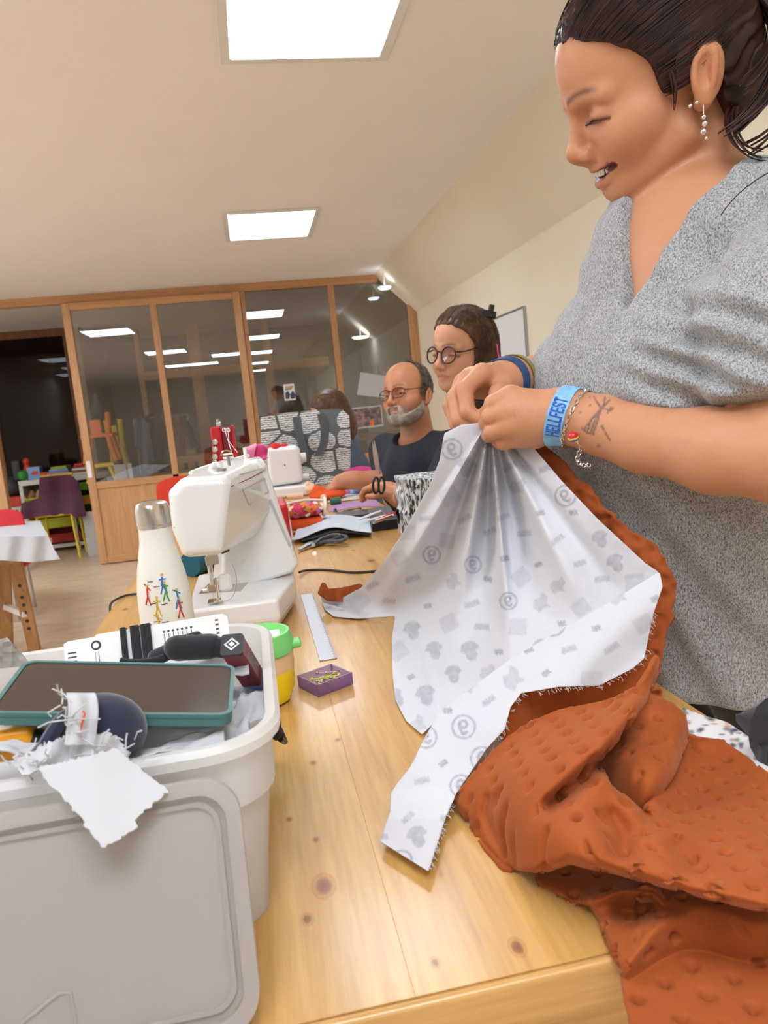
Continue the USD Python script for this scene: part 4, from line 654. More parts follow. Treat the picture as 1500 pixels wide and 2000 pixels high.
pt, t, V = px_sheet(Polygon(poly).buffer(3), lambda x, y: Yc+.24-.28*max(0, min(1, (y-960)/40))+.03*math.sin(x*.12), cell=5); obj('coat', thick(V, t, .03), 'plum_cloth', 'plum coloured coat draped over the small yellow chair', 'coat')
q = P(20, 975, 7.9); T = Thing('side_shelf', 'low white shelf unit left of the toy shelf', 'shelf', (q[0], q[1], 0)); zq = P(20, 990, 7.9)[2]
T.part('top', box((q[0]-.3, 7.8, zq-.03), (q[0]+.12, 8.1, zq), .003), 'shelf_white'); T.part('side', box((q[0]+.085, 7.8, 0), (q[0]+.12, 8.1, zq-.03), .003), 'shelf_white'); T.part('drawer', box((q[0]-.3, 7.8, zq-.22), (q[0]+.08, 8.1, zq-.06), .003), 'bin_lime')
q = P(22, 965, 7.9); obj('toy_sack', surfnet(lambda p: ell(p, (q[0], q[1]+.05, zq+.20), (.09, .09, .1)), (q[0]-.2, q[1]-.2, zq), (q[0]+.2, q[1]+.2, zq+.4), .01), 'dark_grey', 'dark grey sack on the low shelf unit', 'bag'); obj('game_box', box((q[0]-.12, 7.82, zq+.001), (q[0]+.1, 8.0, zq+.1), .004), 'toy_red', 'red game box on the low shelf unit under the grey sack', 'box')
obj('display_panel', box((P(167, 1050, 7.2)[0], 7.2, .0), (P(187, 1050, 7.2)[0]+.08, 7.24, P(170, 1000, 7.2)[2]), .004), 'grey_panel', 'grey white board standing on the floor beside the sliding door edge', 'board')
T = Thing('toy_arch', 'orange toy arch on top of the grey board corner', 'toy', P(172, 990, 7.5)); q = P(172, 996, 7.5); q[2] = P(170, 1000, 7.2)[2]; T.part('arch', tube([q+[.05*math.cos(s), .02, .09*math.sin(s)] for s in np.linspace(0, 3.14, 12)], .014, 8), 'kid_orange')
# wooden children's chairs stacked on a table behind the glass
Yk = 7.4; zk = .66
T = Thing('side_table', 'table behind the glass carrying the stacked orange and yellow chairs', 'table', (-1.1, Yk+.2, 0)); T.part('tabletop', box((-1.40, Yk-.1, zk-.03), (-.2, Yk+.6, zk), .003), 'beech_across')
for x in (-1.39, -.26):
    for y in (Yk-.06, Yk+.54): T.part('leg', box((x, y, 0), (x+.04, y+.04, zk-.03), .003), 'beech')
def stick_chair(px, pt_, pb, w, mt, label, up=True, hb=None):
    top, bot = P(px, pt_, Yk), P(px, pb, Yk); z0, z1 = bot[2], top[2]; t = Thing('stick_chair', label, 'chair', (bot[0], Yk, z0)); z0 = zk if w < .2 else max(z0, zk); x, zm = bot[0], (z0+z1)/2+.02 if up else z1-.02
    t.part('seat', rbox((x-w/2, Yk, zm-.018), (x+w/2, Yk+w, zm+.018), .012), mt)
    for sx in (-1, 1):
        for y in (.03, w-.03): t.part('leg', tube([(x+sx*w*.32, Yk+y, zm-.01), (x+sx*w*.48, Yk+y, z0)], [.022, .02], 10), mt)
        if up: t.part('back_post', tube([(x+sx*w*.36, Yk+.03, zm), (x+sx*w*.42, Yk+.03, z1)], [.024, .028], 10), mt)
    if up: t.part('back_slat', rbox((x-w*.17, Yk+.02, zm+.01), (x+w*.17, Yk+.045, z1-.06), .01), mt); return t
stick_chair(200, 905, 948, .27, 'kid_yellow', 'yellow wooden child stool at the bottom of the stack behind the left pane', False); stick_chair(196, 806, 903, .30, 'kid_orange', 'orange wooden child chair stacked upside over the yellow one behind the glass'); Yk += .42; stick_chair(232, 818, 906, .16, 'kid_yellow', 'narrow yellow wooden child chair right of the orange stack behind the glass'); Yk -= .42
obj('display_panel', box((P(228, 940, Yk)[0], Yk-.05, zk), (P(252, 940, Yk)[0], Yk-.03, P(240, 906, Yk)[2]), .003), 'grey_panel', 'pale board standing on the table right of the stacked chairs', 'board')
obj('display_panel', box((P(253, 940, Yk)[0], Yk-.02, zk), (P(262, 940, Yk)[0], Yk, P(258, 904, Yk)[2]), .003), 'shelf_white', 'narrow white board beside the pale board behind the glass', 'board')
q = P(192, 795, Yk+.3); T = Thing('wall_hook', 'grey bundle hanging above the orange chairs behind the glass', 'bag', q); T.part('bundle', surfnet(lambda p: sm(ell(p, q+[0, 0, -.02], (.07, .05, .1)), ell(p, q+[0, 0, .09], (.03, .03, .05)), .03), q-.2, q+.2, .012), 'dark_grey')
mat('jean', srgb(120, 134, 160), .9)
pt, t, V = px_sheet(Polygon([(262, 822), (276, 816), (290, 830), (302, 900), (280, 918), (276, 880), (262, 868)]), lambda x, y: 8.62+.02*math.sin(x*.3), cell=5); T = Thing('hanging_jacket', 'pale blue jacket hanging behind the left glass pane', 'jacket', P(280, 860, 8.62)); T.part('body', thick(V, t, .06), 'jean'); T.part('collar', tube([P(268, 822, 8.62), P(276, 812, 8.62), P(286, 826, 8.62)], .012, 8), 'jean')
pt, t, V = px_sheet(Polygon([(284, 812), (312, 805), (328, 850), (336, 930), (300, 935), (292, 880)]), lambda x, y: 8.69+.02*math.sin(x*.3), cell=6); T = Thing('hanging_jacket', 'dark coat hanging behind the middle post of the sliding door', 'jacket', P(310, 870, 8.64)); T.part('body', thick(V, t, .08), 'dark_back')
pt, t, V = px_sheet(Polygon([(340, 815), (352, 808), (366, 830), (380, 872), (384, 890), (346, 905), (338, 860)]), lambda x, y: 8.64+.02*math.sin(x*.3), cell=6); T = Thing('hanging_jacket', 'brown jacket hanging behind the second glass pane', 'jacket', P(360, 860, 8.64)); T.part('body', thick(V, t, .08), 'toy_brown'); T.part('sleeve', tube([P(360, 825, 8.62), P(372, 850, 8.6), P(383, 885, 8.6)], [.05, .045, .04], 10), 'dark_back')
T = Thing('coat_rack', 'plain bar coat rack carrying the jackets behind the glass', 'coat rack', P(320, 940, 8.72)*[1, 1, 0]); a, b = P(262, 822, 8.70), P(366, 806, 8.70); b[2] = a[2] = (a[2]+b[2])/2
T.part('bar', tube([a, b], .014, 8), 'steel_dull')
for q in (a, b): T.part('post', tube([q, q*[1, 1, 0]], .014, 8), 'steel_dull')
# slatted bench and posts seen through the glass
T = Thing('slatted_bench', 'pale wooden bench with slatted front behind the second pane', 'bench', P(400, 920, 8.3)); z0, z1 = 0, P(400, 886, 8.3)[2]
x0, x1 = P(345, 900, 8.3)[0], P(480, 900, 8.3)[0]; T.part('top_rail', box((x0, 8.3, z1-.08), (x1, 8.4, z1), .003), 'beech_across'); T.part('lower_rail', box((x0, 8.3, z1-.45), (x1, 8.36, z1-.35), .003), 'beech_across')
for k in range(7): T.part('slat', box((x0+(x1-x0)*k/6.5, 8.31, .0), (x0+(x1-x0)*k/6.5+.07, 8.35, z1-.08), .003), 'beech')
q = P(372, 880, 8.3); obj('wooden_block', box((q[0]-.05, 8.3, z1), (q[0]+.05, 8.4, z1+.06), .004), 'cardboard', 'small pale block on the bench rail behind the glass', 'block')
for px, w, lb in ((395, .14, 'broad'), (285, .06, 'slim')): q = P(px, 800, 9.2); struct('trim_2' if w > .1 else 'trim_3', box((q[0]-w/2, 9.2, 0), (q[0]+w/2, 9.3, HC), .004), 'beech')
struct('trim_4', box((P(280, 735, 9.2)[0], 9.21, P(280, 735, 9.2)[2]-.05), (P(640, 680, 9.2)[0], 9.29, P(280, 735, 9.2)[2]+.05), .004), 'beech_across'); q = P(535, 800, 9.2); struct('trim_5', box((q[0]-.05, 9.2, 0), (q[0]+.05, 9.3, HC), .004), 'beech')
# play gate behind the last pane
T = Thing('play_gate', 'pale wooden gate with small see through panels behind the last pane', 'gate', P(725, 880, 7.2)); Yg = 7.2; za, zb, zc = P(725, 850, Yg)[2], P(725, 888, Yg)[2], P(725, 900, Yg)[2]; x0, x1 = P(686, 860, Yg)[0], P(850, 860, Yg)[0]
T.part('top_rail', box((x0, Yg, za-.04), (x1, Yg+.05, za+.025), .004), 'beech_across'); T.part('lower_rail', box((x0, Yg, zb-.03), (x1, Yg+.05, zb+.02), .004), 'beech_across')
for k in range(6): x = x0+(x1-x0)*k/5.2; T.part('upright', box((x, Yg+.005, .0), (x+.05, Yg+.045, za-.03), .003), 'beech')
T.part('lower_panel', box((x0, Yg+.02, .0), (x1, Yg+.035, zb-.03)), 'beech')
# papers on the glass
mat('photo_dark', srgb(70, 58, 60), .5, var=.8, vscale=28, col2=srgb(170, 140, 140)); mat('poster_blue', srgb(60, 74, 100), .6); mat('sheet_grey', srgb(196, 198, 200), .7)
def sheet_on(px, name, mt, label, cat, off=0.): 
    v = np.array([P(x, y, YP+.006-off) for x, y in px]); h = trimesh.convex.convex_hull(np.vstack([v, v+[0, .0012, 0]])); return h.vertices, h.faces
T = Thing('poster', 'small white poster with blue figures stuck on the third pane', 'poster', P(566, 766, YP)); T.part('sheet', sheet_on([(553, 751), (574, 749), (578, 781), (556, 783)], '', '', '', ''), 'paper')
for px in ([(557, 768), (562, 763), (567, 770), (565, 779), (558, 779)], [(567, 770), (572, 762), (577, 771), (576, 778), (568, 779)]): T.part('figure', sheet_on(px, '', '', '', '', .0014), 'poster_blue')
T.part('heading', sheet_on([(557, 755), (573, 753), (573, 757), (557, 759)], '', '', '', '', .0014), 'cardboard'); T.part('heading', sheet_on([(557, 760), (570, 758), (570, 760), (557, 762)], '', '', '', '', .0014), 'ink')
T = Thing('paper_sheet', 'tilted blank grey paper stuck on the last pane above the man', 'paper', P(730, 753, YP)); T.part('sheet', sheet_on([(704, 727), (760, 735), (757, 778), (697, 771)], '', '', '', ''), 'sheet_grey')
T = Thing('photo_print', 'printed photo stuck on the last pane beside the man', 'photo', P(717, 815, YP)); T.part('sheet', sheet_on([(685, 797), (745, 791), (749, 832), (690, 839)], '', '', '', ''), 'sheet_grey'); T.part('picture', sheet_on([(688, 800), (743, 794), (746, 829), (692, 836)], '', '', '', '', .0014), 'photo_dark'); T.part('orange_figure', sheet_on([(723, 822), (729, 821), (731, 831), (724, 832)], '', '', '', '', .0028), 'kid_orange')
# board on the right wall behind the seated woman
q0, q1 = PX(995, 620, XR-.004), PX(1030, 675, XR-.004)
T = Thing('wall_board', 'white board with thin frame hung on the right wall behind the seated woman', 'board', (XR, q0[1], q0[2])); y0, y1, z0, z1 = q1[1]-.0, q0[1]+.25, q1[2]-.15, q0[2]+.02
T.part('panel', box((XR-.012, y0, z0), (XR-.001, y1, z1), .002), 'paper'); T.part('frame', join(box((XR-.016, y0-.01, z0-.01), (XR, y0, z1+.01)), box((XR-.016, y1, z0-.01), (XR, y1+.01, z1+.01)), box((XR-.016, y0, z1), (XR, y1, z1+.01)), box((XR-.016, y0, z0-.01), (XR, y1, z0))), 'steel_dull')
# red chairs, trestle with cloth at the left
def shell_chair(px, py, Y, w, mt, label, ang=0.):
    c = P(px, py, Y); t = Thing('plastic_chair', label, 'chair', (c[0], Y, 0)); nu = 15; u = np.linspace(-1, 1, nu); U, V_ = np.meshgrid(u, np.linspace(0, 1, 12), indexing='ij'); R_ = rot([0, 0, 1], ang)
    hgt = .36; pts = np.stack([U*w/2*(1-.12*V_**3), .05*U**2*-1+.06*V_, V_*hgt*(1-.10*np.abs(U)**3)], -1); pts = pts@R_.T+[c[0], Y, c[2]-hgt]; t.part('backrest', sheet(pts, .012), mt)
    zs = c[2]-hgt; t.part('seat', xf(rbox((-w/2, -.4, -.02), (w/2, 0.02, .0), .01), R_, (c[0], Y, zs)), mt)
    for sx in (-1, 1):
        for y in (-.36, -.02): q = R_@np.array([sx*w*.42, y, 0]); t.part('leg', tube([q+[c[0], Y, zs-.02], q*1.06+[c[0], Y, .001]], .011, 8), 'steel_dull')
shell_chair(372, 926, 4.35, .43, 'chair_red', 'orange red plastic chair back showing behind the white sewing machine', 170)
shell_chair(-8, 998, 5.3, .34, 'red_plastic', 'red chair back rising behind the white draped cloth at the far left', 0)
mat('trestle_wood', srgb(170, 126, 80), .6); woodmat('trestle_wood', srgb(186, 140, 92), srgb(150, 106, 64), axis=2, rough=.55, scale=16)
T = Thing('trestle', 'wooden trestle with peg holes standing at the left under a white cloth', 'trestle', PZ(40, 1270, 0)*[1, 1, 0]); ft = PZ(68, 1270, 0); ft2 = PZ(12, 1262, 0); tp = P(28, 1085, ft[1]-.12); tp0 = P(20, 1085, ft[1])
def bar(a, b, w, d):
    a, b = np.asarray(a), np.asarray(b); M = frame_of(b-a); M = np.stack([np.cross([0, 1, 0], M[:, 2])/np.linalg.norm(np.cross([0, 1, 0], M[:, 2])), np.cross(M[:, 2], np.cross([0, 1, 0], M[:, 2])/np.linalg.norm(np.cross([0, 1, 0], M[:, 2]))), M[:, 2]], 1); return extrude(rrect(w, d, .002, 2), np.linalg.norm(b-a), M, a)
T.part('leg', bar(ft, tp, .06, .035), 'trestle_wood'); T.part('leg', bar(ft2, tp0+[-.05, .05, 0], .07, .035), 'trestle_wood'); m_ = ft*.55+tp*.45; T.part('stretcher', bar(ft*.6+tp*.4+[.0, -.02, 0], ft2*.55+(tp0+[-.05, .05, 0])*.45, .03, .03), 'card_white')
T.part('panel', box((ft2[0]-.45, ft[1]-.02, .28), (ft2[0]-.03, ft[1]+.01, .60), .003), 'beech_dark'); T.part('panel_rail', box((ft2[0]-.45, ft[1]-.035, .45), (ft2[0]-.03, ft[1]-.02, .47), .003), 'beech_across')
T.part('leg', bar(ft2+[-.55, 0, 0], tp0+[-.5, .05, 0], .07, .035), 'trestle_wood')
for s in (.25, .33, .42, .50, .58, .7): c = ft*(1-s)+tp*s+[0, -.019, 0]; T.part('peg_hole', tube([c, c+[0, -.002, 0]], .009, 10), 'black_plastic')
ztp = tp0[2]+.03; T.part('tabletop', box((ft2[0]-.7, ft[1]-.32, ztp-.025), (P(70, 1050, ft[1])[0], ft[1]+.3, ztp), .003), 'trestle_wood')
poly = Polygon([(-60, 1022), (0, 1022), (78, 1017), (92, 1042), (105, 1072), (118, 1092), (60, 1098), (0, 1094), (-60, 1096)])
yt = ft[1]-.34
pt, t, V = px_sheet(poly, lambda x, y: yt+max(0, (1045-y))*.02-.0015*max(0, y-1045)+.01*math.sin(x*.15), cell=6)
for i, (x, y) in enumerate(pt):
    if y < 1045: q = PZ(x, y, ztp+.004); V[i] = q
k = [i for i, (x, y) in enumerate(pt) if y >= 1045]; V[k] = np.array([P(x, y, min(yt, PZ(max(min(x, 90), -60), 1044, ztp)[1])-.006-.0012*(y-1045)+.012*math.sin(x*.13+y*.02)) for x, y in pt[k]])
obj('draped_cloth', thick(V, t, .002), 'white_cloth', 'white cloth draped over the trestle top at the left edge', 'cloth')
# ------------------------------------------------------------------ people
vmat('skin', 'col', .48, .12, 700., specular_ior_level=.4, subsurface_weight=.06, subsurface_radius=(1., .35, .2), subsurface_scale=.006)
mat('eye_white', srgb(228, 222, 216), .2); mat('iris', srgb(60, 40, 26), .15); mat('tooth', srgb(240, 232, 218), .25); mat('glasses_frame', srgb(50, 24, 22), .3); mat('glasses_brown', srgb(96, 40, 34), .3); glassmat('lens', 1.35, (.96, .95, .93))
mat('silver', (.75, .73, .70), .18, 1.0)
def hairmat(name, c1, c2):
    MATS[name] = usdkit.material(stage, '/World/Looks/'+name, {'g': ('geometry', {}), 'n': ('noise_texture', dict(scale=55, detail=4)), 'r': ('rgb_ramp', {'ramp': [(.35, c1), (.7, c2)]}), 'p': ('principled_bsdf', dict(roughness=.42, specular_ior_level=.35))},
        [('g.position', 'n.vector'), ('n.fac', 'r.fac'), ('r.color', 'p.base_color')], 'p.BSDF')
hairmat('hair_dark', srgb(30, 16, 14), srgb(66, 34, 28)); hairmat('hair_brown', srgb(78, 52, 36), srgb(104, 74, 52)); hairmat('hair_grey', srgb(70, 62, 54), srgb(132, 122, 108)); hairmat('beard', srgb(138, 128, 116), srgb(182, 172, 158))
def head_sdf(q, o={}):
    m = q.copy(); m[:, 1] = np.abs(m[:, 1]); wj, gap, smile, open_ = o.get('jaw', 1.), o.get('gap', 0), o.get('smile', 0), o.get('open', .5)
    d = ell(q, (.021, 0, .046), (.105, .074, .089)); d = sm(d, ell(q, (.050, 0, -.026), (.058, .055*wj, .078)), .03)
    d = sm(d, cone(m, (.012, .049*wj, -.052), (.071, .016*wj, -.088), .017, .016), .03); d = sm(d, ell(q, (.078, 0, -.090), (.0185, .019*wj, .0155)), .015)
    d = sm(d, ball(m, (.070, .034*wj, -.034+.004*smile), .030), .018); d = sm(d, ball(m, (.056, .046*wj, -.018), .022), .02)
    d = sm(d, cone(m, (.1115, .009, .0165), (.092, .046, .0165), .0105, .009), .012)
    d = smax(d, -ell(m, (.1145, .0325, -.002), (.0175, .0195, .0118)), .012)
    d = sm(d, ell(m, (.0920, .0330, -.003), (.0148, .0178, .0125)), .004)
    d = smax(d, -ell(m, (.1065, .0335, -.0105+.005*open_), (.0055, .0142, .0010+.0045*open_)), .0015)
    n = cone(q, (.1125, 0, .006), (.1215, 0, -.033), .0062, .0100); n = sm(n, ball(q, (.1235, 0, -.0365), .0105), .006); n = sm(n, ell(m, (.1125, .0125, -.0415), (.0105, .0068, .0082)), .006); n = sm(n, cone(q, (.121, 0, -.045), (.111, 0, -.0505), .0050, .0055), .005)
    d = sm(d, n, .009); d = smax(d, -ell(m, (.1165, .0068, -.0505), (.0062, .0034, .0045)), .003); d = smax(d, -ell(m, (.1075, .0225, -.040), (.004, .004, .010)), .006)
    d = sm(d, ell(q, (.0775, 0, -.060), (.0265, .028, .022)), .014); up = .0085*smile
    cz = -.0655+up; cy = .0275+.0070*smile; lz_ = -.0748-.0042*gap
    d = sm(d, chain(m, [np.array([.1040, .003, -.0600]), np.array([.0985, cy*.5, -.0610+up*.25]), np.array([.0850, cy, cz])], [.0054, .0046, .0024], .002), .004)
    d = sm(d, chain(m, [np.array([.1005, .003, lz_]), np.array([.0955, cy*.5, lz_+.0020+up*.3]), np.array([.0850, cy, cz-.0015])], [.0064, .0056, .0026], .002), .004)
    d = smax(d, -chain(m, [np.array([.1055+.004*(1-gap), .000, -.0670-.0024*gap]), np.array([.0995, cy*.5, -.0665-.0016*gap+up*.28]), np.array([.0885, cy*.98, cz-.0006])], [.0007+.0052*gap, .0007+.0044*gap, .0009], .002), .0012)
    e = ell(m, (-.010, .0765, .003), (.0205, .0075, .0325), rot([0, 1, 0], -12)@rot([0, 0, 1], 14)); e = sm(e, ball(m, (-.001, .0725, -.026), .0085), .008)
    e = smax(e, -ell(m, (-.007, .0855, .003), (.0115, .0075, .0185), rot([0, 1, 0], -12)), .003); e = sm(e, ell(m, (-.015, .081, .004), (.004, .004, .018), rot([0, 1, 0], -12)), .004)
    return sm(d, e, .005)
def head_col(q, base, o={}):
    c = np.tile(np.array(base), (len(q), 1)); ay = np.abs(q[:, 1])
    def mix(w, col): 
        nonlocal c; w = np.clip(w, 0, 1)[:, None]; c = c*(1-w)+np.array(col)*w
    gg = lambda cx, cy, cz, r: np.exp(-(((q[:, 0]-cx)/r[0])**2+((ay-cy)/r[1])**2+((q[:, 2]-cz)/r[2])**2))
    mix(.35*gg(.085, .040, -.032, (.04, .022, .022)), np.array(base)*[1.05, .78, .74]); mix(.35*gg(.13, 0, -.04, (.02, .02, .014)), np.array(base)*[1.05, .80, .76]); mix(.4*gg(-.01, .085, 0, (.03, .02, .04)), np.array(base)*[1.0, .72, .62])
    front = q[:, 0] > .074; up = .0085*o.get('smile', 0); lipz = -.0665-.002*o.get('gap', 0)+up*(ay/.026)**2
    lw = np.where(q[:, 2] > lipz, .0078, .0125+.004*o.get('gap', 0))*np.sqrt(np.clip(1-(ay/(.028+.006*o.get('smile', 0)))**2, 0, 1))+1e-6; mix(np.where(front, o.get('lip_w', .75)*np.clip(1.6*(1-np.abs(q[:, 2]-lipz)/lw), 0, 1), 0), o.get('lip', srgb(172, 84, 84)))
    if o.get('gap', 0): mix(np.clip((.0066-chain(q*[1, 0, 1]+np.c_[0*ay, ay, 0*ay], [np.array([.1055, 0, -.0694]), np.array([.0995, .0172, -.0657]), np.array([.0885, .034, -.0576])], [.0, .0, .0], .002))/.0008, 0, 1)*(q[:, 0] < .1075), srgb(78, 26, 26))
    bz = .0195+.006*np.sin(np.clip((ay-.012)/.04, 0, 1)*2.6); mix(np.where(q[:, 0] > .07, np.exp(-((q[:, 2]-bz)/.0036)**2)*np.clip((ay-.009)/.004, 0, 1)*np.clip((.054-ay)/.012, 0, 1)*o.get('brow_w', .75), 0), o.get('brow', srgb(60, 38, 28)))
    lz = -.0085+.003*o.get('open', .5)+.0022*np.cos((ay-.0325)/.016*1.57); mix(np.where((q[:, 0] > .075) & (np.abs(ay-.0335) < .0195), np.exp(-((q[:, 2]-lz)/.0024)**2)*.95, 0), srgb(40, 22, 18)); mix(np.where(q[:, 0] > .07, .35*gg(.1, .033, -.002, (.03, .02, .012)), 0), np.array(base)*[.72, .6, .56])
    if o.get('stubble'): mix(o['stubble']*np.clip((-.045-q[:, 2])/.02, 0, 1)*(q[:, 0] > 0), srgb(150, 132, 118))
    return c
def place(H, t): return (lambda p: (p-t)@H), (lambda q: q@H.T+t)
def cull(p, c, r, f):
    """f only for the points near the ball (c, r); farther off its distance stands in"""
    far = np.linalg.norm(p-np.asarray(c), axis=1)-r; out = far+.02; k = far < .03
    if k.any(): out[k] = f(p[k])
    return out
def capsules(p, chains, k):
    d = None
    for pts, rs in chains:
        e = chain(p, pts, rs, k*.7); d = e if d is None else sm(d, e, k)
    return d
def finger_creases(p, d, chains): return d
SK1, SK2, SK3 = np.array(srgb(198, 140, 104)), np.array(srgb(206, 150, 118)), np.array(srgb(196, 134, 98))
# ---- standing woman
H1 = np.array([[-0.9463, -0.1685, -0.2759], [0.2359, -0.9434, -0.233], [-0.221, -0.2856, 0.9325]]); H1 = np.linalg.svd(H1)[0]@np.linalg.svd(H1)[2]; T1 = np.array([.529, .850, 1.467]); in1, out1 = place(H1, T1)
O1 = dict(smile=1., gap=.85, open=.05, lip=srgb(182, 84, 92), lip_w=.85, jaw=1.)
th = math.radians(15); fw = np.array([-math.cos(th), -math.sin(th), 0]); lf = np.array([math.sin(th), -math.cos(th), 0])*1.0     # chest faces left and a little to the camera; lf is her left, nearer the camera
NB = np.array([.575, .885, 1.325])                                                # base of the neck
shL, shR = NB+lf*.165+[0, 0, -.055], NB-lf*.155+[.035, 0, -.06]
wL, eL = P(1104, 812, .822), P(1545, 890, .640); fL = [wL, P(1180, 832, .79), P(1260, 856, .752), P(1400, 880, .692), eL]; rL = [.0285, .0305, .0345, .0415, .044]
wR = P(1002, 744, .955); eR = P(1130, 752, 1.06); fR = [wR, P(1050, 742, 1.0), eR]; rR = [.0255, .030, .038]
def J(*a): return [P(x, y, Y) for x, y, Y in a]
HL = [(J((998, 772, .842), (963, 788, .850), (952, 806, .876), (962, 815, .893)), [.0118, .0102, .0090, .0078]), (J((992, 802, .836), (957, 814, .847), (950, 826, .876), (966, 832, .892)), [.0120, .0104, .0092, .0080]),
      (J((996, 832, .836), (962, 842, .847), (955, 850, .874), (972, 850, .889)), [.0116, .0100, .0088, .0078]), (J((1016, 855, .842), (984, 864, .852), (975, 864, .874), (986, 860, .887)), [.0106, .0092, .0082, .0072]), (J((1056, 782, .862), (1004, 774, .885), (968, 790, .898), (946, 806, .894)), [.0135, .0115, .0098, .0078])]
PL = [([wL, P(998, 778, .845)], [.024, .0145]), ([wL, P(994, 806, .84)], [.024, .0155]), ([wL, P(998, 834, .84)], [.024, .0150]), ([wL, P(1018, 852, .846)], [.024, .0135]), ([P(1060, 800, .84), P(1045, 850, .85)], [.018, .016])]
HR = [(J((940, 730, .925), (908, 760, .912), (913, 803, .903), (944, 824, .893)), [.0122, .0108, .0096, .0078]), (J((918, 738, .945), (888, 777, .932), (895, 819, .918), (930, 833, .905)), [.0124, .0108, .0096, .0080]),
      (J((905, 748, .965), (880, 792, .957), (892, 829, .942), (926, 838, .925)), [.0118, .0102, .0092, .0078]), (J((903, 758, .985), (882, 803, .98), (896, 832, .968), (922, 838, .952)), [.0106, .0092, .0082, .0070]), (J((992, 752, .930), (974, 768, .905), (966, 796, .893), (950, 819, .888)), [.0150, .0122, .0104, .0080])]
PR = [([wR, P(944, 732, .928)], [.023, .0145]), ([wR, P(922, 740, .947)], [.023, .0150]), ([wR, P(908, 750, .966)], [.023, .0145]), ([wR, P(906, 760, .984)], [.023, .013]), ([wR, P(985, 756, .925)], [.022, .0155])]
hcL, hcR = P(1010, 815, .85), P(930, 780, .94)
def hand(p, palm, fingers): d = capsules(p, palm, .014); f = np.min([chain(p, a, r, .003) for a, r in fingers], axis=0); return sm(d, f, .006)
def bodyW1(p):
    d = cull(p, T1+H1[:, 0]*.02, .19, lambda q: head_sdf(in1(q), O1))
    nk = lambda q: sm(sm(cone(q, out1(np.array([[-.018, 0, -.045]]))[0], NB+[0, 0, -.02], .047, .055), cone(q, NB-lf*.13+[0, 0, -.045], NB+lf*.13+[0, 0, -.045], .042, .042), .05), ell(q, NB+[0, 0, -.16]-fw*.01, (.13, .13, .19)), .05)
    d = sm(d, cull(p, NB+[0, 0, -.06], .30, nk), .022)
    cl = lambda q: capsules(q, [([NB+fw*.062+lf*s*.02+[0, 0, -.045], NB+fw*.035+lf*s*.13+[0, 0, -.03]], [.010, .008]) for s in (-1, 1)], .01)
    d = sm(d, cull(p, NB+[0, 0, -.04], .18, cl), .02)
    d = sm(d, cull(p, NB+[0, 0, -.10], .24, lambda q: smax(torso(q)+.013, np.maximum(NB[2]-.26-q[:, 2], -(q-NB)@fw-.03), .02)), .01); uL_ = (shL-eL)/np.linalg.norm(shL-eL); d = np.minimum(d, cull(p, (fL[0]+fL[-1])/2, .30, lambda q: sm(chain(q, fL, rL, .02), cone(q, eL, eL+uL_*.13, .046, .050), .02))); d = sm(d, cull(p, hcL, .11, lambda q: hand(q, PL, HL)), .016)
    a = cull(p, (fR[0]+fR[-1])/2, .15, lambda q: chain(q, fR, rR, .02)); a = sm(a, cull(p, hcR, .11, lambda q: hand(q, PR, HR)), .016); d = np.minimum(d, a)
    return smax(d, -(p[:, 2]-(NB[2]-.30)) if False else (NB[2]-.30-p[:, 2])*np.where(np.linalg.norm(p-NB, axis=1) < .33, 1, 0)-1*(np.linalg.norm(p-NB, axis=1) >= .33), .004)
# sweater
hip = np.array([.645, .93, .80]); CH = NB+[0, 0, -.15]
def uarm(p): return np.minimum(chain(p, [shL, P(1520, 625, .690), P(1512, 745, .668)], [.068, .076, .064], .03), chain(p, [shR, shR*.45+eR*.55, eR+[0, 0, .01]], [.052, .054, .050], .03))
vb = P(1199, 606, .80)                                                            # point of the V neck
def torso(p):
    d = ell(p, CH+fw*.005, (.145, .165, .24)); d = sm(d, cone(p, shL+[0, 0, .0], shR+[0, 0, .0], .062, .062), .06)
    for s in (-1, 1): d = sm(d, ball(p, CH+fw*.098+lf*s*.075+[0, 0, -.045], .092), .05)
    d = sm(d, cone(p, CH+[.0, .01, -.12]+fw*.015, hip+[0, 0, -.14], .152, .185), .09); d = sm(d, cone(p, CH+fw*.07+[0, 0, -.10], hip+fw*.02+[0, 0, .05], .10, .15), .08)
    return sm(d, uarm(p), .014)
def sweater(p, off=0.):
    d = torso(p); q = p-NB; s_ = q@lf; f_ = q@fw
    fold = .0045*np.sin(s_*95+p[:, 2]*18+3*np.sin(p[:, 2]*7))*np.clip((1.12-p[:, 2])/.2, 0, 1)+.004*np.sin((s_*.8+(p[:, 2]-1.25)*.9)*110)*np.clip((p[:, 2]-1.1)/.1, 0, 1)*np.exp(-((np.abs(s_)-.13)/.06)**2)
    cu = P(1450, 790, .67); te = np.linalg.norm(p-cu, axis=1); fold += np.where(te < .17, .0065*np.sin((p-cu)@np.array([.35, -.25, .9])*200+3*meshkit.noise(p*16))*np.clip((.15-te)/.06, 0, 1), 0)
    fold += .008*(meshkit.fbm(p*np.array([9, 9, 4]), 2, 4)-.5)
    return d-fold-off
axv = NB+[0, 0, .04]
def vneck(p):
    """inside of the V cut (negative inside): a wedge from the V's point up to the shoulders"""
    q = p-vb; s_ = q@lf; z = p[:, 2]-vb[2]; w = .004+.36*z; up = np.abs(s_-.05*z)-w; return np.maximum(np.maximum(up*.9, -z), -(p-NB)@fw-.05)
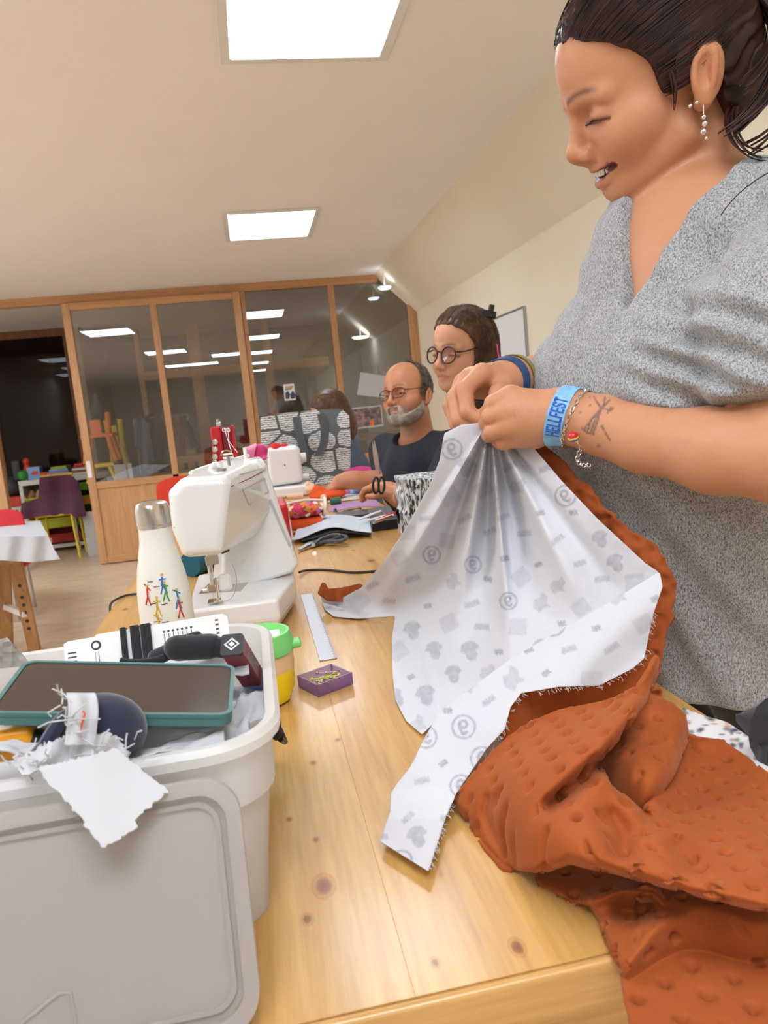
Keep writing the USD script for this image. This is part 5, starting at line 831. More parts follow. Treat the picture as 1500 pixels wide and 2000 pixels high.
def sweat_shell(p):
    d = sweater(p); neck = cone(p, NB+[0, 0, -.03], out1(np.array([[-.02, 0, -.08]]))[0], .072, .075); d = smax(d, -cull(p, NB, .22, vneck), .004); d = smax(d, -neck, .01)
    d = smax(d, (hip[2]-.075)-p[:, 2], .006); e = cone(p, fL[3], eL, .0465, .047); uL = (shL-eL)/np.linalg.norm(shL-eL); cut = np.maximum(.050-(p-eL)@uL, np.linalg.norm(p-eL-uL*.02, axis=1)-.125); cutm = np.maximum((p-P(1450, 797, .68))@(uL*.6+[0, 0, .5]), np.linalg.norm(p-P(1490, 800, .67), axis=1)-.10); d = smax(d, -cutm, .006); return d
def meshW1():
    V, Fc = surfnet(lambda p: bodyW1(p), (.20, .55, .98), (.86, 1.22, 1.64), .0022); k = in1(V); col = np.tile(SK1, (len(V), 1)); hd = np.linalg.norm(k-[.02, 0, 0], axis=1) < .2; col[hd] = head_col(k[hd], SK1, O1)
    n1 = meshkit.fbm(V*60, 3, 2)[:, None]; col = col*(1+.08*(n1-.5)*np.array([1, 1.6, 1.8]))
    for c, rr in [(HL[i][0][1], .012) for i in range(4)]+[(HR[i][0][j], .010) for i in range(4) for j in (1, 2)]: w = np.exp(-(np.linalg.norm(V-c, axis=1)/rr)**2)[:, None]*.35; col = col*(1-w)+SK1*[1.0, .76, .70]*w
    for a, r_ in HL+HR: w = np.clip(1-np.linalg.norm(V-a[-1], axis=1)/.011, 0, 1)[:, None]*.3; col = col*(1-w)+np.array(srgb(232, 170, 150))*w
    # tattoo on the forearm: fan of strokes, knot and wand
    ink = np.zeros(len(V)); cam2 = (V-CAM)@RW; px = np.c_[750+F*cam2[:, 0]/cam2[:, 2], 1000+F*cam2[:, 1]/cam2[:, 2]]; arm = chain(V, fL, rL, .02) < .004
    st = [[(1175, 797), (1158, 815), (1140, 840)], [(1172, 800), (1154, 822), (1146, 846)], [(1172, 802), (1160, 825), (1153, 847)], [(1173, 800), (1166, 826), (1158, 848)], [(1136, 836), (1148, 846), (1160, 848)], [(1178, 795), (1190, 782)], [(1172, 795), (1160, 775)], [(1178, 793), (1182, 776)], [(1184, 799), (1192, 802), (1197, 798), (1193, 795), (1187, 806)], [(1175, 832), (1190, 858)], [(1186, 850), (1191, 859)]]
    k3 = np.where(arm & (V[:, 1] < .9))[0]; lsu = shapely.union_all([LineString(s) for s in st]).buffer(.01); ink[k3] = np.clip(1-(shapely.distance(lsu, shapely.points(px[k3]))-1.0)/1.6, 0, 1)
    skirt = Polygon([(1170, 802), (1166, 826), (1158, 848), (1150, 846), (1160, 822)]); ink[k3] = np.maximum(ink[k3], .6*shapely.contains_xy(skirt, px[k3, 0], px[k3, 1]))
    for x, y, r_ in ((1176, 797, 4), (1152, 792, 2.5), (1133, 805, 2.5), (1169, 871, 4), (1152, 775, 2)): ink[k3] = np.maximum(ink[k3], np.clip(1.5-np.hypot(px[k3, 0]-x, px[k3, 1]-y)/r_, 0, 1)*.8)
    return V, Fc, col*(1-.72*ink[:, None])+np.array(srgb(60, 66, 72))*.72*ink[:, None]
W1 = Thing('person', 'standing woman in a grey V neck sweater holding up the printed blanket with both hands', 'person', (.63, .9, 0))
V, Fc, col = meshW1(); W1.part('body', (V, Fc), 'skin', True, None, None, {'col': col})
# heathered knit
kn_nodes = {'g': ('geometry', {}), 'm': ('mapping', dict(scale=(1, 1, .6))), 'n': ('noise_texture', dict(scale=620., detail=3, roughness=.7)), 'n2': ('noise_texture', dict(scale=60., detail=3)), 'r': ('rgb_ramp', {'ramp': [(.33, srgb(96, 96, 98)), (.47, srgb(152, 152, 152)), (.62, srgb(190, 190, 189))]}), 'r2': ('rgb_ramp', {'ramp': [(.3, (.84, .84, .85)), (.7, (1, 1, 1))]}), 'mu': ('mix_color', dict(blend_type='multiply', fac=1.)), 'b': ('bump', dict(strength=.35, distance=.002)), 'p': ('principled_bsdf', dict(roughness=.95, sheen_weight=.25, specular_ior_level=.1))}
MATS['grey_knit'] = usdkit.material(stage, '/World/Looks/grey_knit', kn_nodes, [('g.position', 'm.vector'), ('m.vector', 'n.vector'), ('g.position', 'n2.vector'), ('n.fac', 'r.fac'), ('n2.fac', 'r2.fac'), ('r.color', 'mu.a'), ('r2.color', 'mu.b'), ('mu.result', 'p.base_color'), ('n.fac', 'b.height'), ('b.normal', 'p.normal')], 'p.BSDF')
mat('knit_band', srgb(176, 184, 190), .9)
swm = surfnet(sweat_shell, (.24, .50, .68), (1.02, 1.30, 1.46), .0045); W1.part('sweater', swm, 'grey_knit', True)
# trousers and shoes below the hem
W1.part('trousers', surfnet(lambda p: sm(sm(cone(p, hip+lf*.085+[0, 0, .02], hip+lf*.10+[0, 0, -.70], .105, .06), cone(p, hip-lf*.085+[0, 0, .02], hip-lf*.10+[0, 0, -.70], .105, .06), .02), ell(p, hip, (.15, .15, .12)), .05), (.40, .64, .05), (.90, 1.16, 1.0), .012), 'black_cloth', True)
for s in (-1, 1): c = hip+lf*s*.10; W1.part('shoe', surfnet(lambda p: smax(chain(p, [np.array([c[0], c[1], .05]), np.array([c[0], c[1], .045])+fw*.14], [.052, .042], .02), .002-p[:, 2], .005), (c[0]-.25, c[1]-.25, 0), (c[0]+.25, c[1]+.25, .15), .008), 'dark_grey', True)
# hair
def hairline(q, pts):
    return q[:, 2]-np.interp(q[:, 0], [a[0] for a in pts], [a[1] for a in pts])+.007*(meshkit.noise(q*np.array([70, 70, 25]))-.5)+.004*(meshkit.noise(q*np.array([190, 190, 60]))-.5)
HLN1 = [(-.12, -.085), (-.045, -.075), (-.030, -.03), (-.022, .030), (.018, .040), (.024, -.010), (.036, -.006), (.046, .030), (.066, .052), (.090, .066), (.104, .074), (.13, .085)]
def hair1(q):
    d = ell(q, (.014, 0, .048), (.111, .083, .099)); d = sm(d, ell(q, (-.045, 0, -.005), (.055, .066, .075)), .03); rid = .0016*np.sin(np.arctan2(q[:, 1], q[:, 2]-.08)*34+9*meshkit.noise(q*28))+.002*(meshkit.noise(q*90)-.5)
    return smax(d-rid, -hairline(q, HLN1)*.72, .006)
V, Fc = surfnet(hair1, (-.16, -.12, -.12), (.16, .12, .18), .0026); W1.part('hair', (out1(V), Fc), 'hair_dark', True)
def curves(path, strands, width, mt):
    c = UsdGeom.BasisCurves.Define(stage, path); c.CreateTypeAttr('linear'); c.CreateCurveVertexCountsAttr(Vt.IntArray([len(s) for s in strands])); p = np.vstack(strands).astype(np.float32)
    c.CreatePointsAttr(Vt.Vec3fArray.FromNumpy(p)); c.CreateWidthsAttr(Vt.FloatArray.FromNumpy(np.full(len(p), width, np.float32))); c.SetWidthsInterpolation('vertex'); UsdShade.MaterialBindingAPI.Apply(c.GetPrim()).Bind(MATS[mt])
def tail_tubes(r_, base, ctrl, n, spread, rad):
    ms = []
    for k in range(n):
        o = r_.normal(size=3)*spread; o2 = r_.normal(size=3)*spread*1.8; pts = [c+o*(1-i/len(ctrl))+o2*(i/len(ctrl)) for i, c in enumerate(ctrl)]; ms.append(tube(smooth_path([base]+pts, 18), np.linspace(rad*1.2, rad*.25, 18), 6))
    return join(*ms)
r_ = np.random.default_rng(11); tb = out1(np.array([[-.10, -.0, .085]]))[0]
W1.part('ponytail', join(tail_tubes(r_, tb, [P(1478, -25, .79), P(1520, 30, .77), P(1525, 120, .76), P(1490, 200, .755), P(1436, 252, .76)], 12, .005, .004), tail_tubes(r_, tb, [P(1490, -10, .80), P(1545, 90, .78), P(1530, 240, .77), P(1470, 300, .78)], 10, .006, .004), tail_tubes(r_, tb, [P(1470, -30, .79), P(1505, 40, .78), P(1500, 120, .76), P(1455, 175, .755)], 8, .004, .0035)), 'hair_dark', True, None, 'stuff')
W1.part('hair_tie', trimesh.creation.icosphere(3, .020).apply_translation(tb), 'hair_dark'); nb_ = out1(np.array([[-.055, .045, -.05]]))[0]
W1.part('loose_strands', join(tail_tubes(r_, nb_, [P(1432, 260, .77), P(1452, 292, .76), P(1486, 306, .76)], 7, .004, .002), tube(smooth_path([P(1500, 338, .70), P(1450, 372, .71), P(1408, 420, .715)], 14), .0006, 5), tail_tubes(r_, out1(np.array([[.03, .078, .02]]))[0], [out1(np.array([[.028, .078, 0]]))[0], out1(np.array([[.030, .074, -.022]]))[0]], 5, .002, .0012)), 'hair_dark', True, None, 'stuff')
strands = []
cc = np.array([.014, 0, .048]); rr = np.array([.112, .084, .100])
for k in range(2600):
    x = r_.uniform(-.07, .115); 
    hz = np.interp(x, [a[0] for a in HLN1], [a[1] for a in HLN1]); z0 = max(hz, -.06)+abs(r_.normal())*.006+(r_.uniform(0, .12) if k % 2 else 0); u0 = np.array([x, 0, z0]); a0 = (u0-cc)/rr; s = 1-a0[0]**2-a0[2]**2
    if s <= 0: a0 = a0/np.linalg.norm(a0); s = 0
    a0 = np.array([a0[0], math.sqrt(max(s, 0))*(1 if k % 4 else -1), a0[2]]); e0 = (np.array([-.10, 0, .085])-cc)/rr; e0 /= np.linalg.norm(e0); t = np.linspace(0, 1, 12)[:, None]; a = a0*(1-t)+e0*t; a /= np.linalg.norm(a, axis=1, keepdims=True); strands.append(out1(cc+a*rr*(1.012+.010*r_.random()+.012*np.sin(t*3.1)*r_.random())))
hp = W1.path+'/hair_strands'; curves(hp, [s-W1.loc for s in strands], .00055, 'hair_dark'); tag(stage.GetPrimAtPath(hp), None, None, None, 'stuff')
# eyes, teeth, earrings
def eyes(T_, out, o, iris='iris', look=(1, 0, 0)):
    for s in (-1, 1):
        c = np.array([.0902, .0330*s, -.003]); T_.part('eye', trimesh.Trimesh(*xf(trimesh.creation.icosphere(3, .0122), None, (0, 0, 0))).apply_transform(np.eye(4)).vertices*1.0 is not None and (out(trimesh.creation.icosphere(3, .0125).vertices+c), trimesh.creation.icosphere(3, .0125).faces), 'eye_white')
        l = np.array(look, float); l /= np.linalg.norm(l); m = trimesh.creation.icosphere(2, .0062); v = m.vertices*[.35, 1, 1]; v = v@frame_of(l)[:, [2, 0, 1]].T; T_.part('iris', (out(v+c+l*.0112), m.faces), iris)
eyes(W1, out1, O1, look=(.9, .0, -.5))
lash = []
for s_ in (-1, 1):
    for k in range(16): u = -1+2*k/15; a = np.array([.1060-.006*u*u, (.0335+.0155*u)*s_, -.0085+.0022*math.cos(u*1.5)]); lash.append(tube([a, a+[.0045, .0022*u*s_, -.0022], a+[.0075, .0036*u*s_, -.0022]], [.00045, .0003, .0001], 4))
V, Fc = join(*lash); W1.part('eyelashes', (out1(V), Fc), 'hair_dark', True, kind='stuff')
tt = []
for k in range(-4, 5): a = k*.0060; tt.append(xf(rbox((-.002, -.0031, -.0048), (.002, .0034, .0048), .0010, 8), rot([0, 0, 1], -a*900), (.1015-a*a*19, a, -.0650+.0050*(a/.028)**2)))
V, Fc = join(*tt); W1.part('teeth', (out1(V), Fc), 'tooth', kind='stuff')
er = P(1374, 205, T1[1]-.078); W1.part('earring', join(tube([er, er+[0, 0, -.010]], .0006, 5), *[trimesh.creation.icosphere(2, s).apply_translation(er+[dx, 0, -dz]) for s, dx, dz in ((.0028, 0, .012), (.0034, .001, .019), (.0036, -.001, .027), (.002, .002, .034))]), 'silver'); 
for px, py in ((1348, 207), (1361, 200)): W1.part('ear_stud', trimesh.creation.icosphere(2, .0024).apply_translation(P(px, py, T1[1]-.072)), 'silver')
# wristbands
def ring(c, axis, rx, ry, w, th, n=40, up=(0, 0, 1)):
    a = np.asarray(axis, float)/np.linalg.norm(axis); y = np.asarray(up, float)-a*(np.asarray(up)@a); y /= np.linalg.norm(y); x = np.cross(y, a); s = np.linspace(0, 2*math.pi, n, endpoint=False)
    o = np.cos(s)[:, None]*x*rx+np.sin(s)[:, None]*y*ry; oi = np.cos(s)[:, None]*x*(rx-th)+np.sin(s)[:, None]*y*(ry-th); V = np.vstack([c+o-a*w/2, c+o+a*w/2, c+oi+a*w/2, c+oi-a*w/2]); i = np.arange(n); j = (i+1) % n; Q = []
    for r0, r1 in ((0, 1), (1, 2), (2, 3), (3, 0)): Q.append(np.stack([r0*n+i, r0*n+j, r1*n+j, r1*n+i], 1))
    return V, np.vstack(Q), x, y, a
def wrap(c, axis, w, th, n=48, off=.0006, sdf=None, up=(0, 0, 1)):
    a = np.asarray(axis, float)/np.linalg.norm(axis); y = np.asarray(up, float)-a*(np.asarray(up)@a); y /= np.linalg.norm(y); x = np.cross(y, a); s = np.linspace(0, 2*math.pi, n, endpoint=False); D = np.cos(s)[:, None]*x+np.sin(s)[:, None]*y
    def radius(o): 
        r = np.full(n, .015)
        for _ in range(12): r = r-sdf(o+D*r[:, None])*.8
        return np.minimum(r, .05)
    rings = []
    for k, e in ((-.5, 0), (0, 0), (.5, 0), (.5, th), (0, th), (-.5, th)): o = c+a*w*k; rings.append(o+D*(radius(o)+off+e)[:, None])
    V = np.vstack(rings); i = np.arange(n); j = (i+1) % n; Q = [np.stack([r0*n+i, r0*n+j, ((r0+1) % 6)*n+j, ((r0+1) % 6)*n+i], 1) for r0 in range(6)]
    return (V, np.vstack(Q)[:, ::-1]), lambda ang, h: (lambda D2, o: o+D2*(np.interp(np.mod(ang, 2*math.pi), np.r_[s, 2*math.pi], np.r_[radius(o), radius(o)[:1]])+off+th))(np.cos(ang)*x+np.sin(ang)*y, c+a*h), x, y, a
armL = lambda p: sm(chain(p, fL, rL, .02), hand(p, PL, HL), .016)
armR = lambda p: sm(chain(p, fR, rR, .02), hand(p, PR, HR), .016)
mat('band_blue', srgb(132, 190, 232), .55, var=.2, vscale=90); mat('band_ink', srgb(32, 84, 180), .6); mat('band_navy', srgb(36, 70, 110), .6); mat('band_olive', srgb(140, 140, 70), .6); mat('band_lilac', srgb(196, 170, 190), .6); mat('bead_red', srgb(200, 40, 40), .2); mat('bead_yellow', srgb(240, 214, 70), .2); mat('bead_blue', srgb(60, 110, 190), .2)
ax = P(1160, 826, .80)-wL; c = P(1103, 814, .822); M_, fn, bx_, by_, ba_ = wrap(c, ax, .0205, .0010, sdf=armL); W1.part('fabric_wristband', M_, 'band_blue', 45, 'blue festival wristband')
tm = meshkit.text_mesh('HELLFEST', .0150, .0005, True); tv = np.array(tm.vertices); tv[:, 0] *= .043/tv[:, 0].max(); tm2 = trimesh.Trimesh(tv, tm.faces).subdivide(); tv = np.array(tm2.vertices); cdir = CAM-c; ang0 = math.atan2(cdir@by_, cdir@bx_)
up_s = np.sign((fn(ang0+.3, 0)-fn(ang0-.3, 0))[2]); wv = np.array([fn(ang0-.1*up_s+up_s*(x_-.0215)/.0315, -(y_-.0075))+(CAM-c)/np.linalg.norm(CAM-c)*(.0002+z_) for x_, y_, z_ in tv])
W1.part('wristband_lettering', (wv, tm2.faces), 'band_ink', False, 'blue HELLFEST lettering')
c2 = P(1129, 820, .811); _, fn2, bx2, by2, ba2 = wrap(c2, ax, .004, .0018, sdf=armL); s = np.linspace(0, 2*math.pi, 44, endpoint=False)
lk = [];
for i, a in enumerate(s):
    p0 = fn2(a, .004*math.sin(a)-.002); t = -np.sin(a)*bx2+np.cos(a)*by2; nn = np.cos(a)*bx2+np.sin(a)*by2; o = ba2 if i % 2 else nn; lk.append(tube([p0+t*.0034*math.cos(u)+o*.0019*math.sin(u) for u in np.linspace(0, 6.283, 9)[:-1]], .0007, 5, True))
W1.part('chain_bracelet', join(*lk), 'silver', kind='stuff')
bc = P(1119, 853, .779); W1.part('bead', trimesh.creation.icosphere(3, .0060).apply_translation(bc), 'bead_yellow', label='round yellow bead with red and blue bands')
W1.part('bead_stripe', trimesh.creation.icosphere(3, .00605).slice_plane([0, 0, .0012], [-.3, -.4, 1]).apply_translation(bc), 'bead_red', False); W1.part('bead_stripe', trimesh.creation.icosphere(3, .00605).slice_plane([0, 0, -.003], [.2, 0, -1]).apply_translation(bc), 'bead_blue', False)
dg = smooth_path([P(1127, 862, .785), P(1131, 885, .79), P(1128, 900, .79), P(1138, 908, .79), P(1150, 908, .79)], 14); W1.part('dangling_chain', join(*[tube([p0+.0024*np.array([math.cos(u), 0, math.sin(u)])*(1 if i % 2 else .6) for u in np.linspace(0, 6.283, 9)[:-1]], .0006, 5, True) for i, p0 in enumerate(dg)]), 'silver', kind='stuff')
axr = fR[1]-wR
for px, py, Y_, w, mt in ((987, 737, .945, .009, 'band_navy'), (1000, 742, .955, .006, 'band_olive'), (1010, 742, .963, .008, 'band_lilac')): M_, *_ = wrap(P(px, py, Y_), axr, w, .002, sdf=armR); W1.part('bracelet', M_, mt, 45)
obj('navy_strap', join(*[sheet(np.stack([np.array(J((1116+dx, 868, .86), (1124+dx, 905, .87), (1132+dx, 935, .88), (1150+dx, 985, .90)))-[.006, 0, 0], np.array(J((1116+dx, 868, .86), (1124+dx, 905, .87), (1132+dx, 935, .88), (1150+dx, 985, .90)))+[.006, 0, 0]], 1), .002) for dx in (0, 9)]), 'navy_cloth', 'navy blue strap hanging from the hands behind the orange cloth edge', 'strap')
# ------------------------------------------------------------------ the blanket: printed white cotton with an orange dimpled plush back
from scipy.interpolate import RBFInterpolator
def vcloth(name, fac, bump):
    nodes = {'a': ('attribute', {'attribute': 'col'}), 'p': ('principled_bsdf', dict(roughness=.95, specular_ior_level=.1)), 't': ('translucent_bsdf', {}), 'm': ('mix_closure', dict(fac=fac)), 'g': ('geometry', {}), 'n': ('noise_texture', dict(scale=900., detail=2)), 'b': ('bump', dict(strength=bump, distance=.001))}
    MATS[name] = usdkit.material(stage, '/World/Looks/'+name, nodes, [('a.color', 'p.base_color'), ('a.color', 't.color'), ('p.BSDF', 'm.closure1'), ('t.BSDF', 'm.closure2'), ('g.position', 'n.vector'), ('n.fac', 'b.height'), ('b.normal', 'p.normal')], 'm.closure')
vcloth('printed_cotton', .16, .12)
mat('orange_plush', srgb(160, 80, 36), .8, var=.06, vscale=30, sheen_weight=.3, sheen_roughness=.4, sheen_tint=srgb(240, 180, 140), bump=.08, bscale=700, specular_ior_level=.2)
def field(pts, k=0.): a = np.array(pts, float); f = RBFInterpolator(a[:, :2]/100, a[:, 2], kernel='thin_plate_spline', smoothing=k); return lambda q: f(np.asarray(q, float)/100)
def tri_px(poly, cell):
    x0, y0, x1, y1 = poly.bounds; gx, gy = np.meshgrid(np.arange(x0, x1, cell), np.arange(y0, y1, cell*.866)); gx = gx+(np.arange(len(gx)) % 2)[:, None]*cell/2; g = np.c_[gx.ravel(), gy.ravel()]; g = g[shapely.contains_xy(poly.buffer(-cell*.55), g[:, 0], g[:, 1])]
    ring = np.array(shapely.segmentize(poly.exterior, cell).coords)[:-1]; from scipy.spatial import Delaunay
    pts = np.vstack([ring, g]); t = Delaunay(pts).simplices; c = pts[t].mean(1); t = t[shapely.contains_xy(poly, c[:, 0], c[:, 1])]; a = pts[t]; ar = np.cross(a[:, 1]-a[:, 0], a[:, 2]-a[:, 0]); t = t[np.abs(ar) > 1e-6]; ar = ar[np.abs(ar) > 1e-6]
    return pts, np.where((ar > 0)[:, None], t[:, ::-1], t)
def rays(pts): c = np.c_[(pts[:, 0]-750)/F, (pts[:, 1]-1000)/F, np.ones(len(pts))]; return c@RW.T
def lift(pts, Y): r = rays(pts); return CAM+r*(Y/r[:, 1])[:, None]
def ytab(pts, z): r = rays(pts); return np.where(r[:, 2] < -1e-3, (z-CZ)/np.minimum(r[:, 2], -1e-3)*r[:, 1], 99)
def curve_poly(pts, step=4, amp=0., seed=0):
    """an outline through the points with softly rounded corners"""
    p = Polygon(pts); p = p.buffer(-4).buffer(8).buffer(-4); return max(getattr(p, 'geoms', [p]), key=lambda g: g.area)
# printed motifs, laid out on the flat cotton
def motif(kind, s, ang, x, y):
    if kind == 0: g = Polygon([(-.5, -.6), (-.2, -.75), (.2, -.75), (.5, -.6), (.75, -.2), (.5, 0), (.4, -.1), (.42, .45), (.15, .75), (-.15, .75), (-.42, .45), (-.4, -.1), (-.5, 0), (-.75, -.2)]); w = .42
    elif kind == 1:
        r = Point(0, 0).buffer(.8).difference(Point(0, 0).buffer(.72)); n9 = Point(0, -.18).buffer(.3).difference(Point(0, -.18).buffer(.17)).union(LineString([(-.26, -.15), (-.24, .2), (-.05, .48), (.14, .40)]).buffer(.08)); g = r.union(n9); w = .6
    elif kind == 2: g = shapely.union_all([LineString([(-.9+.3*k, .2), (-.75+.3*k, -.35), (-.65+.3*k, .25)]).buffer(.06) for k in range(6)]); w = .4
    elif kind == 3: g = Polygon([(-.6, -.45), (.55, -.6), (.65, .45), (-.5, .6)]).buffer(.12); w = .22
    elif kind == 4: g = shapely.union_all([LineString([(-.5+.35*k, -.3), (-.3+.35*k, -.15), (-.5+.35*k, .05), (-.28+.35*k, .22)]).buffer(.07) for k in range(3)]); w = .6
    else: g = Polygon([(-.7, .1), (-.35, -.5), (.1, -.35), (.5, -.7), (.7, -.2), (.4, .2), (.5, .6), (0, .45), (-.4, .65)]); w = .30
    return shapely.affinity.translate(shapely.affinity.rotate(shapely.affinity.scale(g, s, s, origin=(0, 0)), ang, origin=(0, 0)), x, y), w
import shapely.affinity
def printed(pts, spacing, s, seed, base_ang, base=srgb(222, 222, 226), ink=srgb(138, 138, 152)):
    r = np.random.default_rng(seed); W = np.zeros(len(pts)); x0, y0 = pts.min(0); x1, y1 = pts.max(0); sp = shapely.points(pts); row = 0; y = y0
    while y < y1+spacing:
        x = x0+(row % 2)*spacing*.5
        while x < x1+spacing:
            mx, my = x+r.uniform(-.15, .15)*spacing, y+r.uniform(-.15, .15)*spacing; big = r.random() < .62; g, w = motif(int(r.choice([0, 1, 3, 5])) if big else int(r.choice([2, 4])), s*(1. if big else .62)*r.uniform(.85, 1.1), base_ang+r.uniform(-30, 30), mx, my)
            k = np.where((np.abs(pts[:, 0]-mx) < s*1.5) & (np.abs(pts[:, 1]-my) < s*1.5))[0]
            if len(k): W[k] = np.maximum(W[k], w*np.clip(1-shapely.distance(g, sp[k])/1.8, 0, 1)*(.7+.5*meshkit.noise(np.c_[pts[k]*.22, 0*k])))
            x += spacing
        y += spacing*.62; row += 1
    W = W[:, None]; return np.array(base)*(1-W)+np.array(ink)*W
B_ = Thing('blanket', 'printed white cotton and orange dimpled plush baby blanket held up and heaped on the table', 'blanket', P(1050, 1250, .75))
Apoly = curve_poly([(868, 846), (858, 900), (838, 950), (789, 1037), (747, 1100), (705, 1148), (668, 1168), (624, 1158), (634, 1190), (652, 1204), (700, 1208), (772, 1203), (765, 1250), (767, 1320), (772, 1366), (793, 1407), (824, 1434), (862, 1398), (994, 1298), (1097, 1240), (1181, 1194), (1288, 1128), (1284, 1116), (1260, 1100), (1167, 1014), (1097, 940), (1036, 868), (1000, 840), (940, 826), (900, 830)])
fA = field([(870, 850, .90), (960, 840, .885), (1031, 872, .862), (840, 948, .945), (789, 1037, 1.03), (747, 1102, 1.13), (700, 1165, 1.26), (640, 1180, 1.36), (700, 1203, 1.25), (770, 1198, 1.20), (768, 1250, 1.12), (770, 1360, .905), (821, 1425, .80), (862, 1395, .80), (994, 1293, .785), (1097, 1233, .765), (1181, 1186, .748), (1283, 1121, .722), (1260, 1104, .728), (1167, 1018, .765), (1097, 943, .81), (950, 1000, .925), (900, 1150, .99), (1000, 1150, .87), (1100, 1100, .795), (850, 1250, 1.0), (930, 1270, .885), (990, 1000, .90)])
pA, tA = tri_px(Apoly, 3.0); YA = fA(pA)
dx, dy_ = pA[:, 0]-958, pA[:, 1]-815; phi = np.arctan2(dx, dy_); rr_ = np.hypot(dx, dy_)
def ridge(c, w, a): return a*np.exp(-((phi-c)/w)**2)
fo = ridge(-.52, .05, .018)+ridge(-.33, .07, -.022)+ridge(-.17, .05, .020)+ridge(-.03, .06, -.014)+ridge(.085, .035, .022)+ridge(.24, .09, -.016)+ridge(.45, .07, .014)+ridge(.62, .05, -.008)
fo = 1.35*fo*np.clip(rr_/120, 0, 1)*np.clip((480-rr_)/200, .25, 1)
fo += .006*(meshkit.fbm(np.c_[pA*.012, 0*phi], 3, 3)-.5)-.010*np.exp(-((pA[:, 0]-800-.25*(pA[:, 1]-1300))/14)**2)*np.clip((pA[:, 1]-1230)/60, 0, 1)+.008*np.exp(-((pA[:, 0]-835-.25*(pA[:, 1]-1300))/12)**2)*np.clip((pA[:, 1]-1230)/60, 0, 1)
YA = np.minimum(YA-fo, ytab(pA, TZ+.004)); VA = lift(pA, YA)
colA = printed(pA, 72, 24, 5, -12); nA = len(VA); VA2, FA2 = thick(VA, tA, .0009); B_.part('cotton_panel', (VA2, FA2), 'printed_cotton', True, None, None, {'col': np.vstack([colA, np.tile(srgb(236, 236, 238), (nA, 1))])})
Bp = curve_poly([(1288, 1116), (1181, 1182), (1097, 1229), (994, 1289), (859, 1389), (830, 1440), (800, 1500), (776, 1530), (764, 1548), (762, 1585), (742, 1642), (837, 1701), (872, 1592), (892, 1548), (950, 1462), (985, 1424), (997, 1380), (1018, 1353), (1090, 1341), (1170, 1339), (1235, 1306), (1258, 1286), (1276, 1200), (1294, 1145)])
fB = field([(1283, 1122, .716), (1181, 1184, .733), (1097, 1231, .745), (994, 1291, .757), (859, 1392, .765), (800, 1500, .715), (768, 1545, .662), (742, 1640, .605), (836, 1700, .562), (870, 1592, .625), (890, 1548, .648), (985, 1420, .690), (1015, 1355, .704), (1100, 1340, .700), (1170, 1338, .690), (1258, 1285, .690), (1276, 1200, .702), (1000, 1340, .715), (1150, 1270, .712)])
pB, tB = tri_px(Bp, 3.2); s1 = (pB[:, 0]-742)*.8+(1640-pB[:, 1])*.6; wq = (pB[:, 0]-742)*.6-(1640-pB[:, 1])*.8
YB_ = fB(pB)+.004*np.sin(wq*.045+.8*np.sin(s1*.012))+.005*(meshkit.fbm(np.c_[pB*.011, 0*s1], 3, 9)-.5); YB_ = np.minimum(YB_, ytab(pB, TZ+.010+.012*np.clip((1600-pB[:, 1])/60, 0, 1))); VB = lift(pB, YB_)
colB = printed(pB, 84, 28, 8, -18); nB = len(VB); B_.part('cotton_panel', thick(VB, tB, .0009), 'printed_cotton', True, None, None, {'col': np.vstack([colB, np.tile(srgb(236, 236, 238), (nB, 1))])})
# frayed stitches along the seam
r_ = np.random.default_rng(21); ed = LineString([(1276, 1200), (1262, 1270), (1250, 1296), (1230, 1310), (1170, 1341), (1090, 1344), (1020, 1355), (998, 1385), (986, 1424), (950, 1464), (893, 1549), (872, 1594), (838, 1700)]); st = []
for k in range(150):
    p0 = ed.interpolate(r_.random()**1.0*ed.length); q = np.array([[p0.x+r_.uniform(-3, 2), p0.y+r_.uniform(-3, 2)], [p0.x+r_.uniform(2, 9), p0.y+r_.uniform(-2, 10)]]); Yq = np.minimum(fB(q)-.004, ytab(q, TZ+.012)); v = lift(q, Yq); st.append(tube([v[0], (v[0]+v[1])/2+r_.normal(size=3)*.0008, v[1]], .00028, 4))
B_.part('stitches', join(*st), 'white_cloth', True, None, 'stuff')
# orange plush: dimples are pits in a staggered pattern over the cloth's own surface
def dimples(V, t, uv, step, rad, depth, jit=.0):
    n = np.zeros_like(V); fn = np.cross(V[t[:, 1]]-V[t[:, 0]], V[t[:, 2]]-V[t[:, 0]])
    for k in range(3): np.add.at(n, t[:, k], fn)
    n /= np.linalg.norm(n, axis=1, keepdims=True)+1e-15; g = uv/step; row = np.round(g[:, 1]/.866); off = (row % 2)*.5; cx = np.round(g[:, 0]-off)+off; h = np.sin(cx*12.9+row*78.2)*43758.5; h = h-np.floor(h); d = np.hypot(g[:, 0]-cx-(h-.5)*jit, g[:, 1]-row*.866-(h-.5)*jit)*step
    return V-n*(depth*(.6+.5*h)*np.exp(-(d/rad)**2))[:, None]
O1p = curve_poly([(1028, 862), (1060, 870), (1100, 902), (1128, 935), (1150, 948), (1172, 985), (1195, 1008), (1228, 1036), (1270, 1058), (1300, 1092), (1322, 1138), (1320, 1165), (1314, 1190), (1318, 1205), (1302, 1232), (1298, 1262), (1286, 1312), (1270, 1345), (1235, 1330), (1225, 1290), (1248, 1200), (1255, 1140), (1210, 1085), (1130, 1010), (1060, 940), (1020, 885)])
